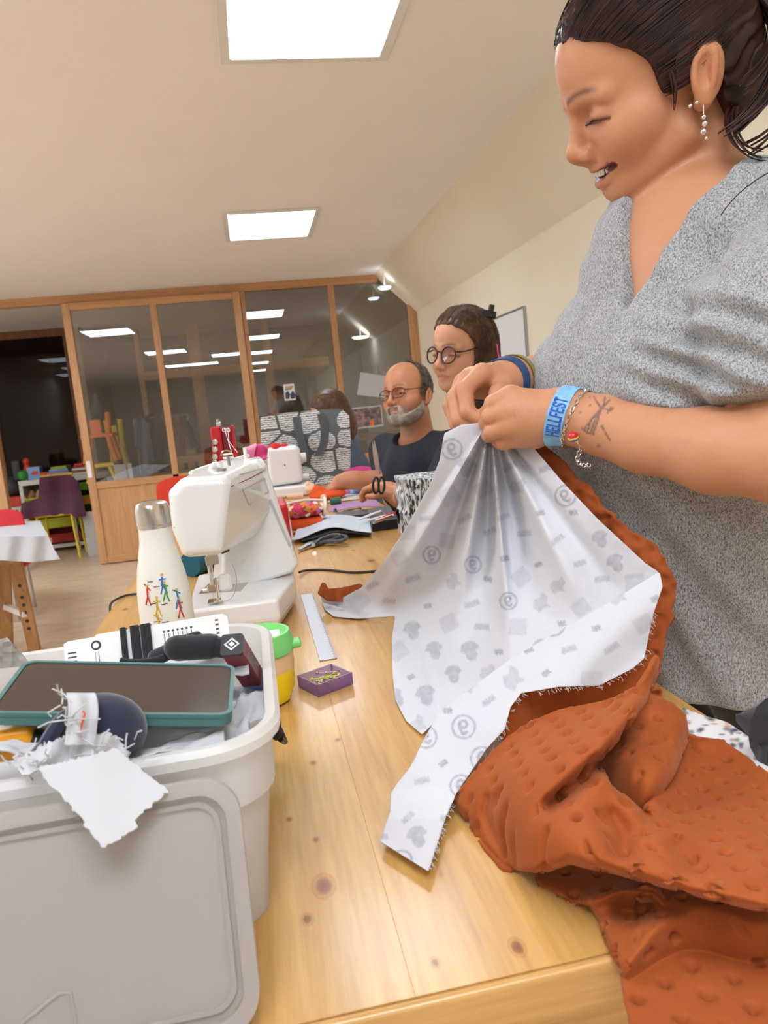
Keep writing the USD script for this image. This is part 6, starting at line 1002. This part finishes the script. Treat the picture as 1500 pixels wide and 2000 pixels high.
fO1 = field([(1031, 868, .885), (1060, 940, .865), (1100, 905, .838), (1097, 943, .838), (1130, 1000, .815), (1167, 1018, .795), (1195, 1010, .776), (1270, 1060, .748), (1320, 1140, .728), (1260, 1110, .745), (1300, 1230, .722), (1250, 1200, .722), (1286, 1310, .712), (1240, 1320, .710)])
pO, tO = tri_px(O1p, 3.2); YO = fO1(pO)+.010*(meshkit.fbm(np.c_[pO*.03, 0*pO[:, 0]], 2, 6)-.5); VO = lift(pO, YO); VO = dimples(VO, tO, pO*.00052@np.array([[.8, -.6], [.6, .8]]), .019, .0045, .0045, .3); B_.part('plush_edge', thick(VO, tO, .004), 'orange_plush', True)
# the shaded inside below the seam
Ip = curve_poly([(975, 1440), (992, 1385), (1016, 1348), (1090, 1330), (1170, 1326), (1240, 1296), (1276, 1270), (1292, 1300), (1250, 1345), (1180, 1372), (1090, 1388), (1030, 1420), (1000, 1455)]); pI, tI = tri_px(Ip, 4); fI = field([(980, 1435, .700), (1016, 1350, .722), (1100, 1335, .722), (1170, 1330, .713), (1260, 1290, .705), (1285, 1300, .700), (1180, 1370, .720), (1080, 1388, .735), (1005, 1450, .712)])
B_.part('plush_lining', thick(lift(pI, fI(pI)+.004*np.sin(pI[:, 0]*.06)), tI, .003), 'orange_plush', True)
# heap on the table, fold over fold: heights above the table give each point its place, the fold edges roll under
def soften(y, t, n):
    e = np.vstack([t[:, [0, 1]], t[:, [1, 2]], t[:, [2, 0]]]); e = np.vstack([e, e[:, ::-1]]); deg = np.bincount(e[:, 0], minlength=len(y))
    for _ in range(n): y = .5*y+.5*np.bincount(e[:, 0], y[e[:, 1]], len(y))/np.maximum(deg, 1)
    return y
def fold(name, poly, heights, rolls=(), dents=(), cell=3.4, ymin=None, seed=0, lumps=.008):
    p, t = tri_px(curve_poly(poly), cell); sp = shapely.points(p); z = np.maximum(field(heights)(p), TZ+.005)+lumps*(meshkit.fbm(np.c_[p*.008, np.full(len(p), seed*1.7)], 2, seed)-.5)
    for line, d, w in dents: z -= d*np.exp(-(shapely.distance(LineString(line), sp)/w)**2)
    y = ytab(p, np.maximum(z, TZ+.004))
    if ymin is not None: y = np.maximum(y, ymin(p))
    y = soften(y, t, 14)
    for line, R_, w in rolls: u = np.clip(shapely.distance(LineString(line), sp)/w, 0, 1); y = y+R_*(1-np.sqrt(np.maximum(1-(1-u)**2, 0)))
    y = np.minimum(soften(y, t, 3), ytab(p, TZ+.003)); V = lift(p, y); uv = np.c_[V[:, 0]*.94+V[:, 1]*.34, V[:, 1]*.94-V[:, 0]*.34-np.where(y < .42, V[:, 2]-.80, 0)]
    V = dimples(V, t, uv, .0235, .0033, .0092, .22); B_.part(name, thick(V, t, .004), 'orange_plush', True)
V1 = [(1292, 1285), (1286, 1320), (1262, 1375), (1215, 1440), (1168, 1494)]; FR = [(1168, 1494), (1215, 1545), (1268, 1594)]; V2 = [(1266, 1602), (1292, 1562), (1322, 1510), (1348, 1443)]; V3 = [(1060, 1708), (1110, 1690), (1200, 1708), (1300, 1736), (1400, 1762), (1590, 1806)]; LFT = [(893, 1549), (885, 1571), (915, 1612), (945, 1656), (982, 1696), (1060, 1708)]
fold('plush_heap', [(1284, 1285), (1246, 1344), (1180, 1368), (1090, 1386), (1030, 1412), (990, 1440), (950, 1480)]+LFT+V3[1:]+[(1590, 1560), (1500, 1508), (1478, 1491), (1413, 1446), (1348, 1438), (1310, 1500), (1276, 1560), (1262, 1588)]+FR[::-1]+V1[::-1][1:],
    [(1290, 1275, .905), (1280, 1310, .890), (1250, 1348, .878), (1180, 1368, .862), (1090, 1386, .848), (1030, 1412, .838), (950, 1480, .812), (893, 1549, .790), (885, 1571, .780), (930, 1632, .775), (982, 1696, .775), (1040, 1640, .822), (1020, 1530, .838), (1110, 1480, .862), (1190, 1430, .876), (1240, 1370, .885), (1100, 1590, .846), (1180, 1560, .846), (1150, 1640, .846), (1200, 1690, .836), (1262, 1600, .838), (1345, 1460, .812), (1320, 1560, .818), (1410, 1460, .806), (1500, 1520, .803), (1590, 1580, .80), (1420, 1590, .818), (1320, 1650, .838), (1400, 1700, .838), (1300, 1715, .838), (1500, 1680, .832), (1590, 1780, .832)],
    [(V1, .035, 30), (FR, .020, 18), (V3, .030, 26), (LFT, .016, 16)], [([(1075, 1574), (1115, 1542), (1165, 1497)], .020, 13), ([(1195, 1598), (1210, 1625), (1218, 1655)], .013, 22), ([(1325, 1655), (1350, 1690)], .011, 26), ([(955, 1560), (950, 1590), (972, 1640), (1000, 1690)], .010, 10), ([(1370, 1560), (1300, 1600), (1230, 1620)], .006, 25)], seed=2)
fold('plush_heap', [(1262, 1352), (1290, 1345), (1302, 1360), (1340, 1395)]+V2[::-1]+[(1225, 1580), (1150, 1520), (1140, 1500), (1200, 1430)], [(1290, 1350, .862), (1325, 1400, .850), (1345, 1440, .835), (1300, 1480, .845), (1275, 1550, .836), (1240, 1500, .846), (1180, 1500, .826), (1260, 1400, .852), (1225, 1570, .818), (1150, 1510, .81)], [(V2, .035, 34), ([(1262, 1352), (1302, 1360), (1340, 1395), (1348, 1443)], .02, 18)], [], seed=5, lumps=.005)
fold('plush_heap', [(1040, 1690), (1050, 1722), (1093, 1750), (1149, 1771), (1170, 1800), (1179, 1835), (1210, 1900), (1234, 2020), (1590, 2040), (1600, 1770), (1400, 1715), (1200, 1665), (1100, 1650)], [(1040, 1690, .775), (1093, 1700, .776), (1093, 1748, .776), (1149, 1771, .778), (1200, 1690, .784), (1300, 1720, .789), (1600, 1790, .795), (1300, 1800, .800), (1180, 1840, .781), (1210, 1900, .782), (1300, 1900, .80), (1450, 1850, .806), (1590, 2000, .80), (1240, 2000, .786)],
    [([(1149, 1771), (1179, 1835), (1210, 1900), (1234, 2020)], .018, 18)], [([(1215, 1782), (1245, 1786), (1270, 1768)], .020, 15), ([(1150, 1762), (1215, 1736), (1268, 1740), (1284, 1762)], -.012, 12), ([(1290, 1770), (1400, 1810), (1520, 1850)], .006, 16)], ymin=lambda p: .380+.012*np.sin(p[:, 0]*.020)+.004*np.sin(p[:, 1]*.03), seed=8, lumps=.005)
# orange turned up inside the left tip
Tp = curve_poly([(620, 1160), (628, 1142), (633, 1132), (640, 1150), (668, 1148), (700, 1140), (716, 1146), (700, 1166), (670, 1176), (640, 1174)]); pT, tT = tri_px(Tp, 3); VT = lift(pT, np.minimum(1.34-(pT[:, 0]-620)*.0006+.006*np.sin(pT[:, 0]*.15), ytab(pT, TZ+.006)-.0)); B_.part('plush_tip', thick(VT, tT, .003), 'orange_plush', True)
# second printed cloth and dark bag at the right
def dots_print(pts, seed):
    r = np.random.default_rng(seed); c = np.tile(srgb(240, 240, 240), (len(pts), 1)); pal = [srgb(60, 70, 90), srgb(200, 120, 60), srgb(90, 110, 80), srgb(50, 50, 60)]
    for k in range(70):
        x, y = pts[r.integers(len(pts))]; w = np.clip(1.6-np.hypot((pts[:, 0]-x)/r.uniform(3, 7), (pts[:, 1]-y)/r.uniform(1.5, 4)), 0, 1)[:, None]*.75; c = c*(1-w)+np.array(pal[r.integers(4)])*w
    return c
Cp = curve_poly([(1330, 1380), (1370, 1396), (1420, 1410), (1465, 1440), (1520, 1480), (1560, 1550), (1500, 1525), (1430, 1470), (1345, 1445)]); pC, tC = tri_px(Cp, 3); VC = lift(pC, ytab(pC, .786+.004*np.sin(pC[:, 0]*.06))); cC = dots_print(pC, 4); obj('printed_cloth', thick(VC, tC, .001), 'printed_cotton', 'white cloth with small coloured prints behind the orange heap against the sweater', 'fabric', None, None, True, {'col': np.vstack([cC, cC])})
Kp = curve_poly([(1462, 1440), (1466, 1410), (1478, 1380), (1496, 1364), (1560, 1350), (1580, 1480), (1500, 1470)]); pK, tK = tri_px(Kp, 5); VK = lift(pK, np.minimum(ytab(pK, TZ+.035), ytab(np.array([[1480., 1455.]]), TZ+.035)[0])+.01*np.sin(pK[:, 1]*.03)); obj('black_bag', thick(VK, tK, .02), 'black_cloth', 'black cloth bag edge at the far right beside the printed cloth', 'bag')
# ------------------------------------------------------------------ seated people farther down the table
def glasses(T_, out, shape, mt, y0=.033, x0=.1215, z0=-.006, r=.0017, tz=.016):
    fr = []; le = []
    for s in (-1, 1):
        a = np.linspace(0, 2*math.pi, 41)[:-1]
        if shape == 'round': yz = np.c_[.0245*np.cos(a), .0235*np.sin(a)]
        else: yz = np.c_[.0265*np.sign(np.cos(a))*np.abs(np.cos(a))**.75, .0185*np.sign(np.sin(a))*np.abs(np.sin(a))**.75]
        pts = np.c_[x0-.006*((yz[:, 0]*s+y0)/.05)**2, s*y0+yz[:, 0], z0+yz[:, 1]]; fr.append(tube(out(pts), r, 6, True)); c = pts.mean(0); le.append((np.vstack([out(pts), out(c[None])]), np.stack([np.arange(40), (np.arange(40)+1) % 40, np.full(40, 40)], 1)))
    b = np.array([[x0+.001, -y0+.024, z0+.006], [x0+.005, 0, z0+.010], [x0+.001, y0-.024, z0+.006]]); T_.part('glasses_front', join(*fr, tube(out(smooth_path(b, 8)), r, 6)), mt)
    for i in (0, 1): T_.part('lens', le[i], 'lens', False)
    for s in (-1, 1): T_.part('glasses_temple', tube(out(smooth_path(np.array([[x0-.008, s*(y0+.026), z0+.010], [.06, s*.0765, tz], [.0, s*.0790, tz+.004], [-.02, s*.0785, tz-.012]]), 14)), r, 6), mt)
# ---- seated man
HM = np.array([[-0.7487, 0.6477, 0.1409], [-0.6113, -0.7569, 0.2312], [0.2564, 0.087, 0.9626]]); SM = 1.06; TM = np.array([.644, 2.953, 1.142])
inM, outM = (lambda p: (p-TM)@HM/SM), (lambda q: q@HM.T*SM+TM); OM = dict(jaw=1.14, lip=srgb(176, 110, 96), lip_w=.45, open=.55, brow=srgb(70, 54, 44), brow_w=.7, stubble=.55)
NM = np.array([.665, 2.985, .985]); fm = np.array([-.80, -.60, 0]); lm = np.array([.60, -.80, 0])
sR, sL = NM-lm*.185+[0, 0, -.05], NM+lm*.185+[0, 0, -.05]
aR = [sR, P(756, 938, 2.98), P(695, 938, 2.96), P(664, 940, 2.95)]; aL = [sL, P(850, 995, 2.42), P(782, 972, 2.46), P(757, 958, 2.48)]
def mhand(w, tip, cur, sgn):
    w = np.asarray(w); d = tip-w; d /= np.linalg.norm(d); side = np.cross(d, [0, 0, 1]); side /= np.linalg.norm(side); up = np.cross(side, d); F_ = []
    for k, o in enumerate((-.024, -.008, .008, .024)):
        b = w+d*.085+side*o; L_ = (.030, .034, .032, .025)[k]; m1 = b+d*L_*.8-up*L_*cur*.5; m2 = m1+d*L_*.35-up*L_*.7*(cur+.2); m3 = m2-d*L_*.25*cur-up*L_*.5*cur+d*L_*.3*(1-cur); F_.append(([b, m1, m2, m3], [.0105, .0095, .0085, .0075]))
    t0 = w+d*.025+side*sgn*.028-up*.006; t1 = t0+d*.035+side*sgn*.014-up*.016; t2 = t1+d*.03-side*sgn*.006-up*.010; F_.append(([t0, t1, t2], [.0135, .0115, .009])); PL_ = [([w, w+d*.085+side*o], [.026, .0125]) for o in (-.022, -.007, .008, .022)]
    return PL_, F_
hmR = mhand(aR[-1]+[.035, .01, .0], aR[-1]+np.array([-.2, .0, -.08]), .9, 1); hmL = mhand(aL[-1]+[.03, -.02, -.01], aL[-1]+np.array([-.10, .06, .04]), .95, -1)
def bodyM(p):
    d = cull(p, TM, .20, lambda q: head_sdf(inM(q), OM)*SM); d = sm(d, cull(p, NM, .25, lambda q: sm(cone(q, outM(np.array([[-.02, 0, -.05]]))[0], NM+[0, 0, -.03], .062, .070), cone(q, sR, sL, .05, .05), .05)), .025)
    for a, h_ in ((aR, hmR), (aL, hmL)): e = cull(p, (a[0]+a[-1])/2, .36, lambda q: chain(q, a, [.055, .046, .034, .028], .02)); e = sm(e, cull(p, a[-1], .16, lambda q: hand(q, *h_)), .016); d = sm(d, e, .02)
    return d
M_ = Thing('person', 'seated balding man with grey beard, glasses and navy T-shirt holding scissors', 'person', (.7, 3.0, 0))
V, Fc = surfnet(bodyM, (.10, 2.30, .70), (1.05, 3.35, 1.36), .0038); k = inM(V); col = np.tile(SK3, (len(V), 1)); hd = np.linalg.norm(k-[.02, 0, 0], axis=1) < .2; col[hd] = head_col(k[hd], SK3, OM); M_.part('body', (V, Fc), 'skin', True, None, None, {'col': col})
mat('navy_jersey', srgb(30, 32, 44), .85, bump=.1, bscale=300)
pelM = np.array([.80, 3.10, .56])
def shirtM(p):
    d = sm(cone(p, sR, sL, .068, .068), cone(p, NM+[0, 0, -.16]+fm*.02, pelM+[0, 0, .06], .165, .185), .08); u = np.minimum(chain(p, [sR, sR*.42+aR[1]*.58], [.070, .062], .02), chain(p, [sL, sL*.42+aL[1]*.58], [.070, .064], .02)); d = sm(d, u, .03)
    d = d-.005*np.sin((p@lm)*70+p[:, 2]*12)*np.clip((.98-p[:, 2])/.1, 0, 1); n = NM+fm*.05+[0, 0, .035]; return smax(d, -ell(p, n, (.088, .088, .075)), .004)
M_.part('t_shirt', surfnet(shirtM, (.32, 2.55, .50), (1.12, 3.42, 1.08), .007), 'navy_jersey', True)
M_.part('trousers', surfnet(lambda p: np.minimum(chain(p, [pelM-lm*.09, pelM-lm*.10+fm*.42*[.6, .6, 1]+[.06, 0, -.02], np.array([pelM[0]-.16, pelM[1]-.1, .06])], [.10, .08, .055], .03), chain(p, [pelM+lm*.09, pelM+lm*.1+fm*.42*[.6, .6, 1]+[.06, 0, -.02], np.array([pelM[0]-.02, pelM[1]-.42, .06])], [.10, .08, .055], .03)), (.3, 2.4, 0.0), (1.1, 3.4, .72), .014), 'black_cloth', True)
def hairM(q):
    d = ell(q, (.012, 0, .046), (.106, .0805, .092)); H_ = [(-.12, -.075), (-.05, -.06), (-.030, .030), (.014, .036), (.018, -.018), (.034, -.022), (.042, .028), (.040, .07), (.030, .098), (.05, .25), (.13, .4)]
    return smax(d-.0015*meshkit.noise(q*140), -hairline(q, H_)*.6, .004)
V, Fc = surfnet(hairM, (-.13, -.11, -.1), (.14, .11, .17), .003); M_.part('hair', (outM(V), Fc), 'hair_grey', True)
def beardM(q):
    m = q.copy(); m[:, 1] = np.abs(m[:, 1]); d = head_sdf(q, OM)-.0055-.002*meshkit.noise(q*220); top = np.interp(q[:, 0], [.0, .018, .045, .07, .085, .11], [-.005, -.020, -.050, -.070, -.0800, -.0815]); r1 = np.maximum(q[:, 2]-top, .016-q[:, 0]); mu = ell(m, (.104, .011, -.0535), (.011, .025, .0046)); r2 = np.maximum(np.abs(m[:, 1]-.031)-.008, np.maximum(q[:, 2]+.055, -.09-q[:, 2])); r2 = np.maximum(r2, .06-q[:, 0]); return smax(d, np.minimum(np.minimum(r1, mu), r2), .003)
V, Fc = surfnet(beardM, (-.02, -.1, -.14), (.14, .1, .0), .0028); M_.part('beard', (outM(V), Fc), 'beard', True)
eyes(M_, outM, OM, look=(1, .0, -.25)); glasses(M_, outM, 'square', 'glasses_brown')
mat('scissor_steel', (.7, .69, .67), .25, 1.0); c = P(738, 930, 2.44); up = np.array([-.08, .0, 1.])
T = Thing('scissors', 'steel scissors with black loops held upright in the seated man\'s hand', 'scissors', c)
b0, b1 = P(738, 926, 2.44), P(727, 862, 2.44); T.part('blade', tube([b0, b0*.4+b1*.6, b1], [.006, .0055, .001], 6), 'scissor_steel'); T.part('blade', tube([b0+[.004, -.003, 0], b0*.4+b1*.6+[.006, -.003, 0], b1+[.006, 0, .004]], [.006, .0055, .001], 6), 'scissor_steel')
for dx in (-4, 7): cc = P(738+dx, 948, 2.43); T.part('handle', tube([cc+np.array([.010*math.cos(a), 0, .026*math.sin(a)])+[.003*math.sin(a), 0, 0] for a in np.linspace(0, 6.283, 25)[:-1]], .0042, 6, True), 'black_plastic')
T.part('pivot', tube([b0+[0, -.008, 0], b0+[0, .004, 0]], .004, 8), 'chrome')
# ---- seated woman with glasses
H2 = np.array([[-0.8465, 0.5124, 0.1441], [-0.5228, -0.8513, -0.0437], [0.1003, -0.1124, 0.9886]]); H2 = np.linalg.svd(H2)[0]@np.linalg.svd(H2)[2]; T2 = np.array([.671, 2.223, 1.252]); in2, out2 = place(H2, T2); O2 = dict(jaw=.97, lip=srgb(178, 96, 92), open=.35, brow=srgb(80, 56, 40))
N2 = np.array([.715, 2.255, 1.085]); f2 = np.array([-.85, -.52, 0]); l2 = np.array([.52, -.85, 0]); W2 = Thing('person', 'seated woman in round dark glasses with clipped brown hair behind the lifted blanket', 'person', (.75, 2.3, 0))
V, Fc = surfnet(lambda p: sm(head_sdf(in2(p), O2), sm(cone(p, out2(np.array([[-.02, 0, -.05]]))[0], N2+[0, 0, -.03], .048, .055), cone(p, N2-l2*.05+[.02, 0, -.06], N2+l2*.06+[.02, 0, -.06], .04, .04), .05), .022), (.48, 2.0, .96), (.90, 2.46, 1.42), .0028); k = in2(V); col = np.tile(SK2, (len(V), 1)); hd = np.linalg.norm(k-[.02, 0, 0], axis=1) < .2; col[hd] = head_col(k[hd], SK2, O2); W2.part('body', (V, Fc), 'skin', True, None, None, {'col': col})
HL2 = [(-.14, -.3), (.026, -.3), (.034, -.12), (.038, -.02), (.048, .030), (.070, .056), (.094, .072), (.108, .080), (.14, .09)]
def hair2(q):
    d = ell(q, (.014, 0, .046), (.113, .089, .101)); d = sm(d, ell(q, (-.032, 0, -.060), (.072, .092, .125)), .04); rid = .0012*np.sin(np.arctan2(q[:, 1], q[:, 2]+.25)*110+4*meshkit.noise(q*18)); return smax(d-rid, -hairline(q, HL2)*.6, .006)
V, Fc = surfnet(hair2, (-.15, -.12, -.21), (.16, .12, .17), .0032); W2.part('hair', (out2(V), Fc), 'hair_brown', True)
def project(f, p, n=5):
    for _ in range(n):
        d = f(p); g = np.stack([f(p+e)-d for e in np.eye(3)*1e-4], 1)/1e-4; g /= np.maximum(np.linalg.norm(g, axis=1, keepdims=True), .3); p = p-g*d[:, None]
    return p
def swept(f, starts, ends, m=14):
    t = np.linspace(0, 1, m)[None, :, None]; p = starts[:, None]*(1-t)+ends[:, None]*t; c = np.array([.0, 0, .02]); p = c+(p-c)*(1+.35*np.sin(t*3.14)); sh = p.shape; return project(f, p.reshape(-1, 3)).reshape(sh)
r_ = np.random.default_rng(31); n_ = 1500; st_ = np.c_[r_.uniform(.0, .105, n_), r_.uniform(-.02, .02, n_), np.full(n_, .12)]; sd = np.where(np.arange(n_) % 4 > 0, 1., -1.); en_ = np.c_[r_.uniform(-.09, .022, n_), sd*r_.uniform(.05, .09, n_), r_.uniform(-.17, -.03, n_)]
S_ = swept(lambda q: hair2(q)-.0012, st_, en_); hp = W2.path+'/hair_strands'; curves(hp, [out2(s)-W2.loc for s in S_], .0008, 'hair_brown'); tag(stage.GetPrimAtPath(hp), None, None, None, 'stuff')
n_ = 900; st_ = np.c_[r_.uniform(-.0, .045, n_), r_.uniform(-.09, .09, n_), r_.uniform(.03, .12, n_)]; en_ = st_+np.c_[-r_.uniform(.03, .06, n_), 0*st_[:, 0], -r_.uniform(.01, .05, n_)]; S_ = swept(lambda q: hairM(q)-.0008, st_, en_, 6); hp = M_.path+'/hair_strands'; curves(hp, [outM(s)-M_.loc for s in S_], .0008, 'hair_grey'); tag(stage.GetPrimAtPath(hp), None, None, None, 'stuff')
eyes(W2, out2, O2, look=(1, .0, -.4)); glasses(W2, out2, 'round', 'glasses_frame', r=.0024)
c = P(955, 612, 2.16); W2.part('hair_clip', xf(join(rbox((-.026, -.006, -.012), (.022, .006, .008), .003), rbox((-.004, -.007, .004), (.012, .007, .026), .003)), rot([0, 1, 0], 15), c), 'black_plastic')
W2.part('cable', tube(smooth_path([P(971, 672, 2.10), P(973, 690, 2.1), P(979, 712, 2.1), P(985, 740, 2.1)], 12), .0022, 6), 'pink_cloth', label='thin pink cable hanging by the hair')
tw_nodes = {'g': ('geometry', {}), 'm': ('mapping', dict(rotation=(0, .3, 0), scale=(150, 150, 34))), 'n': ('noise_texture', dict(scale=1., detail=2, roughness=.6)), 'n3': ('noise_texture', dict(scale=9., detail=1)), 'r': ('rgb_ramp', {'ramp': [(.36, srgb(24, 28, 34)), (.46, srgb(60, 72, 82)), (.54, srgb(196, 204, 208)), (.70, srgb(238, 226, 204))]}), 'b': ('bump', dict(strength=.9, distance=.004)), 'p': ('principled_bsdf', dict(roughness=.95, sheen_weight=.3))}
MATS['tweed'] = usdkit.material(stage, '/World/Looks/tweed', tw_nodes, [('g.position', 'm.vector'), ('m.vector', 'n.vector'), ('n.fac', 'r.fac'), ('r.color', 'p.base_color'), ('n.fac', 'b.height'), ('b.normal', 'p.normal')], 'p.BSDF')
pel2 = np.array([.86, 2.33, .56]); e0, e1, e2 = P(812, 960, 1.98), P(826, 965, 1.98), P(818, 1010, 1.95)
def body2(p):
    d = sm(cone(p, N2-l2*.12+[.05, 0, -.09], N2+l2*.15+[.02, 0, -.06], .065, .07), cone(p, N2+[.07, 0, -.20], pel2+[0, 0, .08], .14, .17), .08); s1_ = chain(p, [N2-l2*.10+[.06, 0, -.12], P(925, 985, 2.12), e0+[.02, 0, -.01]], [.065, .068, .060], .03); s2_ = chain(p, [N2+l2*.15+[.03, 0, -.08], P(930, 1000, 2.02), e2+[.05, 0, 0], e2], [.07, .07, .065, .060], .03)
    blk = np.max([np.abs((p-(e0+e2)/2)[:, 0]-.03)-.052, np.abs((p-(e0+e2)/2)[:, 1])-.05, np.abs((p-(e0+e2)/2)[:, 2]-.004)-.050], axis=0)-.022; d = sm(sm(d, np.minimum(s1_, s2_), .03), blk, .03); return smax(d, -ell(p, N2+[0, 0, .03], (.075, .075, .07)), .005)-.003*np.sin(p[:, 2]*120+p[:, 0]*40)
hv, hf = surfnet(lambda p: hand(p, *mhand(e0+[.02, .03, -.02], e0+np.array([-.03, .25, .02]), .7, 1)), e0-.2, e0+[.2, .3, .2], .004); W2.part('hand', (hv, hf), 'skin', True, None, None, {'col': np.tile(SK2, (len(hv), 1))})
W2.part('sweater', surfnet(body2, (.36, 1.80, .50), (1.10, 2.60, 1.16), .008), 'tweed', True)
W2.part('trousers', surfnet(lambda p: np.minimum(chain(p, [pel2-l2*.09, pel2-l2*.09+f2*.36, np.array([pel2[0]-.30, pel2[1]-.06, .06])], [.10, .08, .055], .03), chain(p, [pel2+l2*.09, pel2+l2*.09+f2*.36, np.array([pel2[0]-.22, pel2[1]-.30, .06])], [.10, .08, .055], .03)), (.3, 1.8, 0.0), (1.15, 2.7, .72), .014), 'black_cloth', True)
# stools that carry them
for nm, pl, lb in (('stool', pelM, 'dark round stool under the seated man'), ('stool', pel2, 'dark round stool under the woman with glasses')):
    T = Thing(nm, lb, 'stool', (pl[0], pl[1], 0)); zt = pl[2]-.155; T.part('seat', lathe([(0, zt-.05), (.17, zt-.05), (.18, zt-.03), (.17, zt), (0, zt)], 28, (pl[0], pl[1], 0)), 'black_plastic')
    for a in range(4): q = np.array([math.cos(a*1.57+.78), math.sin(a*1.57+.78), 0]); T.part('leg', tube([pl*[1, 1, 0]+q*.10+[0, 0, zt-.05], pl*[1, 1, 0]+q*.17+[0, 0, .001]], .012, 8), 'steel_dull')
# ---- person behind the bag: only hair and a blue grey shoulder show
T3 = P(653, 806, 4.30); a3 = math.radians(155); H3 = np.array([[math.cos(a3), -math.sin(a3), 0], [math.sin(a3), math.cos(a3), 0], [0, 0, 1.]])@rot([0, 1, 0], 18); in3, out3 = place(H3, T3); N3 = T3+[.02, -.01, -.17]; l3 = np.array([-math.sin(a3), math.cos(a3), 0])
W3 = Thing('person', 'person with brown hair and blue grey jacket mostly hidden behind the patterned bag', 'person', (T3[0], T3[1], 0))
V, Fc = surfnet(lambda p: sm(head_sdf(in3(p), {}), cone(p, T3+[.0, 0, -.06], N3, .05, .055), .02), T3-[.2, .2, .22], T3+[.2, .2, .2], .005); k = in3(V); W3.part('body', (V, Fc), 'skin', True, None, None, {'col': head_col(k, SK2, {})})
V, Fc = surfnet(hair2, (-.15, -.12, -.21), (.16, .12, .17), .005); W3.part('hair', (out3(V), Fc), 'hair_brown', True)
mat('blue_grey', srgb(92, 108, 132), .9); pel3 = np.array([N3[0]+.05, N3[1]+.05, .55])
W3.part('jacket', surfnet(lambda p: sm(sm(cone(p, N3-l3*.17+[0, 0, -.03], N3+l3*.17+[0, 0, -.03], .07, .07), cone(p, N3+[0, 0, -.16], pel3, .15, .17), .08), ball(p, P(606, 808, 4.25)+[0, 0, -.05], .06), .05)-.004*np.sin(p[:, 0]*60+p[:, 2]*40), (N3[0]-.45, N3[1]-.4, .35), (N3[0]+.45, N3[1]+.45, N3[2]+.12), .012), 'blue_grey', True)
W3.part('trousers', surfnet(lambda p: np.minimum(cone(p, pel3+[-.09, 0, -.05], np.array([pel3[0]-.1, pel3[1]-.25, .06]), .10, .06), cone(p, pel3+[.09, 0, -.05], np.array([pel3[0]+.1, pel3[1]-.25, .06]), .10, .06)), (pel3[0]-.35, pel3[1]-.5, 0), (pel3[0]+.35, pel3[1]+.3, .7), .016), 'black_cloth', True)
T = Thing('stool', 'stool under the person behind the patterned bag', 'stool', (pel3[0], pel3[1], 0)); T.part('seat', lathe([(0, .29), (.17, .29), (.18, .31), (.17, .33), (0, .33)], 28, (pel3[0], pel3[1], 0)), 'black_plastic')
for a in range(4): q = np.array([math.cos(a*1.57+.78), math.sin(a*1.57+.78), 0]); T.part('leg', tube([pel3*[1, 1, 0]+q*.10+[0, 0, .29], pel3*[1, 1, 0]+q*.17+[0, 0, .001]], .012, 8), 'steel_dull')
# pink purse strap seen beside the man
obj('pink_purse', surfnet(lambda p: ell(p, P(702, 925, 3.5)+[.0, 0, -.02], (.10, .05, .055)), P(702, 925, 3.5)-.16, P(702, 925, 3.5)+.16, .006), 'pink_cloth', 'dark pink purse on the table end behind the reaching forearm', 'bag')
